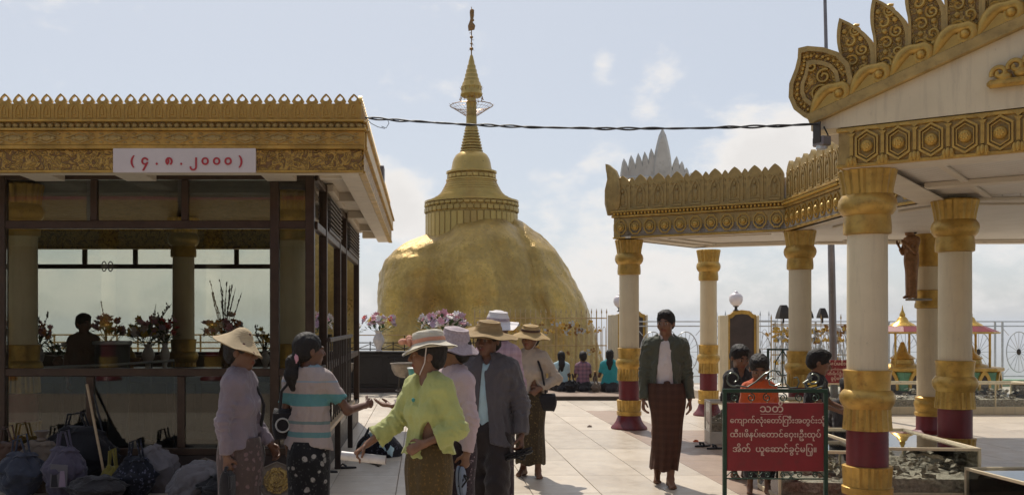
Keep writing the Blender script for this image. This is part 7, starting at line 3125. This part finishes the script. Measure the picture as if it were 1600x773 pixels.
px0 = [1296, 1380, 1505, 1592, 1672]
xs_ = [(p_ - 661) * 17.0 / F_PX for p_ in px0]
labs = ['low glass donation case behind the crouching person', 'low glass donation case left of the praying statue column', 'low glass donation case right of the second fat column', 'low glass donation case at the right edge of the picture']
xs_ = [6.55, 7.78, 9.02, 10.26, 11.5]
for k in range(4):
    case(labs[k], xs_[k] + .01, xs_[k + 1] - .01, 16.75, 17.35, .50, 0, 2, base=.13)
c1 = at(1120, 690, 13.0)
case('small donation box left of the red sign on brown paving', c1.x - .18, c1.x + .20, 12.6, 13.0, .52, R(-6), 1, 'soffit_white', base=.16)
case('long low glass case running back behind the fat column', 3.98, 4.95, 8.75, 10.4, .42, R(-4), 1, base=.05)
case('glass case under the red sign, left of the fat column', 3.10, 3.86, 8.55, 9.30, .42, R(-5), 1, base=.05)
case('low glass case at the bottom right corner', 4.75, 6.3, 7.3, 8.72, .26, R(2), 1, base=.05)
case('glass case between the boys and the far column', 4.15, 4.9, 11.3, 12.0, .62, R(0), 1, base=.2)


# ------------------------------------------------------------------ small red roofed shrines
def shrine(label, px, d):
    p = at(px, 0, d)
    t_ = thing('mini_shrine', label, 'shrine', (p.x, d, .16), R(22), 'red roofed little shrines')
    MB().lathe([(.62, 0), (.62, .06), (.58, .07)], 8).build('plinth', 'dark_wood', t_)
    MB().lathe([(.54, .07), (.54, .42), (.52, .43)], 8).build('drum', 'shrine_green', t_)
    MB().lathe([(.56, .431), (.60, .45), (.60, .50), (.56, .515)], 8).build('cornice', 'gold_paint', t_)
    for k in range(8):
        a = 2 * PI * (k + .5) / 8
        M = Matrix.Rotation(a - PI / 2, 4, 'Z') @ Matrix.Translation((0, .515, .08))
        ou, inn = ogee(.24, .40, 7, .45), ogee(.15, .30, 7, .45)
        MB().prism(ou, .06, holes=[inn], m=M).build('niche_arch', 'gold_paint', t_)
        MB().prism(inn, .02, m=M).build('niche', 'dark_wood', t_)
    MB().lathe([(.34, .516), (.30, .56), (.22, .58), (.20, .66), (.24, .68), (.16, .74), (.10, .80), (.06, .92), (.03, 1.0)], 16).build('inner_stupa', 'gold_paint', t_, 40)
    for k in range(4):
        a = 2 * PI * k / 4 + .39
        MB().tube([(.36 * math.cos(a), .36 * math.sin(a), .50), (.36 * math.cos(a), .36 * math.sin(a), 1.22)], .022, 8).build('post', 'gold_paint', t_, True)
    MB().lathe([(.50, 1.17), (.52, 1.18), (.50, 1.21), (.28, 1.31), (.24, 1.315)], 8).build('roof', 'shrine_red', t_)
    MB().lathe([(.51, 1.165), (.535, 1.17), (.535, 1.195), (.51, 1.20)], 8).build('roof_edge', 'gold_paint', t_)
    MB().lathe([(.25, 1.316), (.20, 1.36), (.12, 1.40), (.085, 1.47), (.05, 1.50), (.055, 1.54), (.02, 1.62), (.004, 1.72)], 16).build('spire', 'gold_bright', t_, 40)
    return t_


shrine('little red roofed gilt shrine between mast and statue column', 1410, 19.6)
shrine('little red roofed gilt shrine half hidden by the second fat column', 1515, 19.6)

# ------------------------------------------------------------------ silver railing with wheel motifs
wr_ = thing('wheel_railing', 'silver railing with sunburst wheels along the right terrace edge', 'railing', (8.6, 21.75, .30))
ztop_ = 1.25
for z in (.06, ztop_ - .10, ztop_):
    MB().box(-4.2, 6.2, -.015, .015, z, z + .025, .004).build('rail', 'silver_rail', wr_)
k = 0
x = -4.1
while x < 6.1:
    MB().box(x - .018, x + .018, -.018, .018, 0, ztop_ + .02, .004).build('post', 'silver_rail', wr_)
    if k % 3 == 0:
        x += .16
    elif True:
        cxx = x + .36
        rx_, rz__ = .27, .44
        wh = MB().tube([(cxx + rx_ * math.cos(a), 0, .60 + rz__ * math.sin(a)) for a in [2 * PI * j / 28 for j in range(29)]], .012, 6, False).build('wheel', 'silver_rail', wr_, True)
        MB().ball((cxx, 0, .60), (.05, .02, .07), 10, 6).build('hub', 'iron_dark', wh, True)
        for j in range(16):
            a = 2 * PI * j / 16
            MB().tube([(cxx + .05 * math.cos(a), 0, .60 + .07 * math.sin(a)), (cxx + rx_ * math.cos(a), 0, .60 + rz__ * math.sin(a))], .006, 4).build('spoke', 'silver_rail', wh)
        for sx in (-1, 1):
            for sz in (-1, 1):
                MB().tube([(cxx + sx * .34, 0, .60 + sz * .5), (cxx + sx * .22, 0, .60 + sz * .36)], .008, 5).build('corner_bar', 'silver_rail', wr_)
        x += .72
    k += 1

# ------------------------------------------------------------------ dry scraps on the paving
rnd = random.Random(5)
for k, (px, py, lab) in enumerate(((921, 667, 'tiny brown scrap on the sunlit paving'), (1087, 690, 'orange paper scrap on the paving right of the walking man'), (953, 622, 'small white scrap at the platform edge'))):
    d = CAM_H * F_PX / (py - 503)
    p = at(px, py, d)
    s_ = .035
    o = MB().add([(-s_, -s_ * .4, .002), (s_, -s_ * .5, .006), (s_ * 1.1, s_ * .5, .022), (0, s_ * .7, .03), (-s_ * .9, s_ * .4, .008), (-s_, -s_ * .4, -.0), (s_, -s_ * .5, .002), (s_ * 1.1, s_ * .5, .018), (0, s_ * .7, .026), (-s_ * .9, s_ * .4, .004)],
                 [(0, 1, 2, 3, 4), (9, 8, 7, 6, 5), (0, 5, 6, 1), (1, 6, 7, 2), (2, 7, 8, 3), (3, 8, 9, 4), (4, 9, 5, 0)]).build('paper_scrap', ('cloth_brown', 'cloth_orange', 'cloth_ivory')[k])
    o.location = (p.x, p.y, .002)
    tag(o, lab, 'scrap')

# ================================================================== hall on the near side of the square (seen in the panes)
back = thing('arcade_hall', 'long tiled arcade hall on the near side of the square, mirrored in the panes', 'building', (0, -9, 0))
MB().box(-16, 16, -6, 2.0, 4.1, 4.5, .02).build('eave_slab', 'soffit_white', back)
MB().box(-16.2, 16.2, 2.001, 2.12, 3.9, 4.7, .02).build('fascia', 'gold_vine', back)
MB().add([(-16, 2.0, 4.51), (16, 2.0, 4.51), (14, -2, 7.2), (-14, -2, 7.2), (-16, -6, 4.51), (16, -6, 4.51)], [(0, 1, 2, 3), (5, 4, 3, 2), (4, 0, 3), (1, 5, 2)]).build('roof', 'shrine_red', back)
MB().box(-16, 16, -6, -5.6, 0, 4.09).build('wall', 'interior_brown', back)
for k in range(11):
    column(back, Vector((-14 + k * 2.8, 1.2, 0)), 1.3, lift=1.49)

# ================================================================== humid air over the plain
hz = MB().box(-45000, 45000, -45000, 58000, -470, 30).build('haze', 'white_paint')
tag(hz, kind='stuff')
hm = bpy.data.materials.new('air')
hm.use_nodes = True
hn = hm.node_tree
for n_ in list(hn.nodes):
    if n_.type == 'BSDF_PRINCIPLED':
        hn.nodes.remove(n_)
pv = hn.nodes.new('ShaderNodeVolumePrincipled')
pv.inputs['Color'].default_value = (.90, .94, 1.0, 1)
pv.inputs['Density'].default_value = 0.00020
pv.inputs['Anisotropy'].default_value = 0.35
hn.links.new(pv.outputs[0], [n_ for n_ in hn.nodes if n_.type == 'OUTPUT_MATERIAL'][0].inputs['Volume'])
hz.data.materials.clear()
hz.data.materials.append(hm)
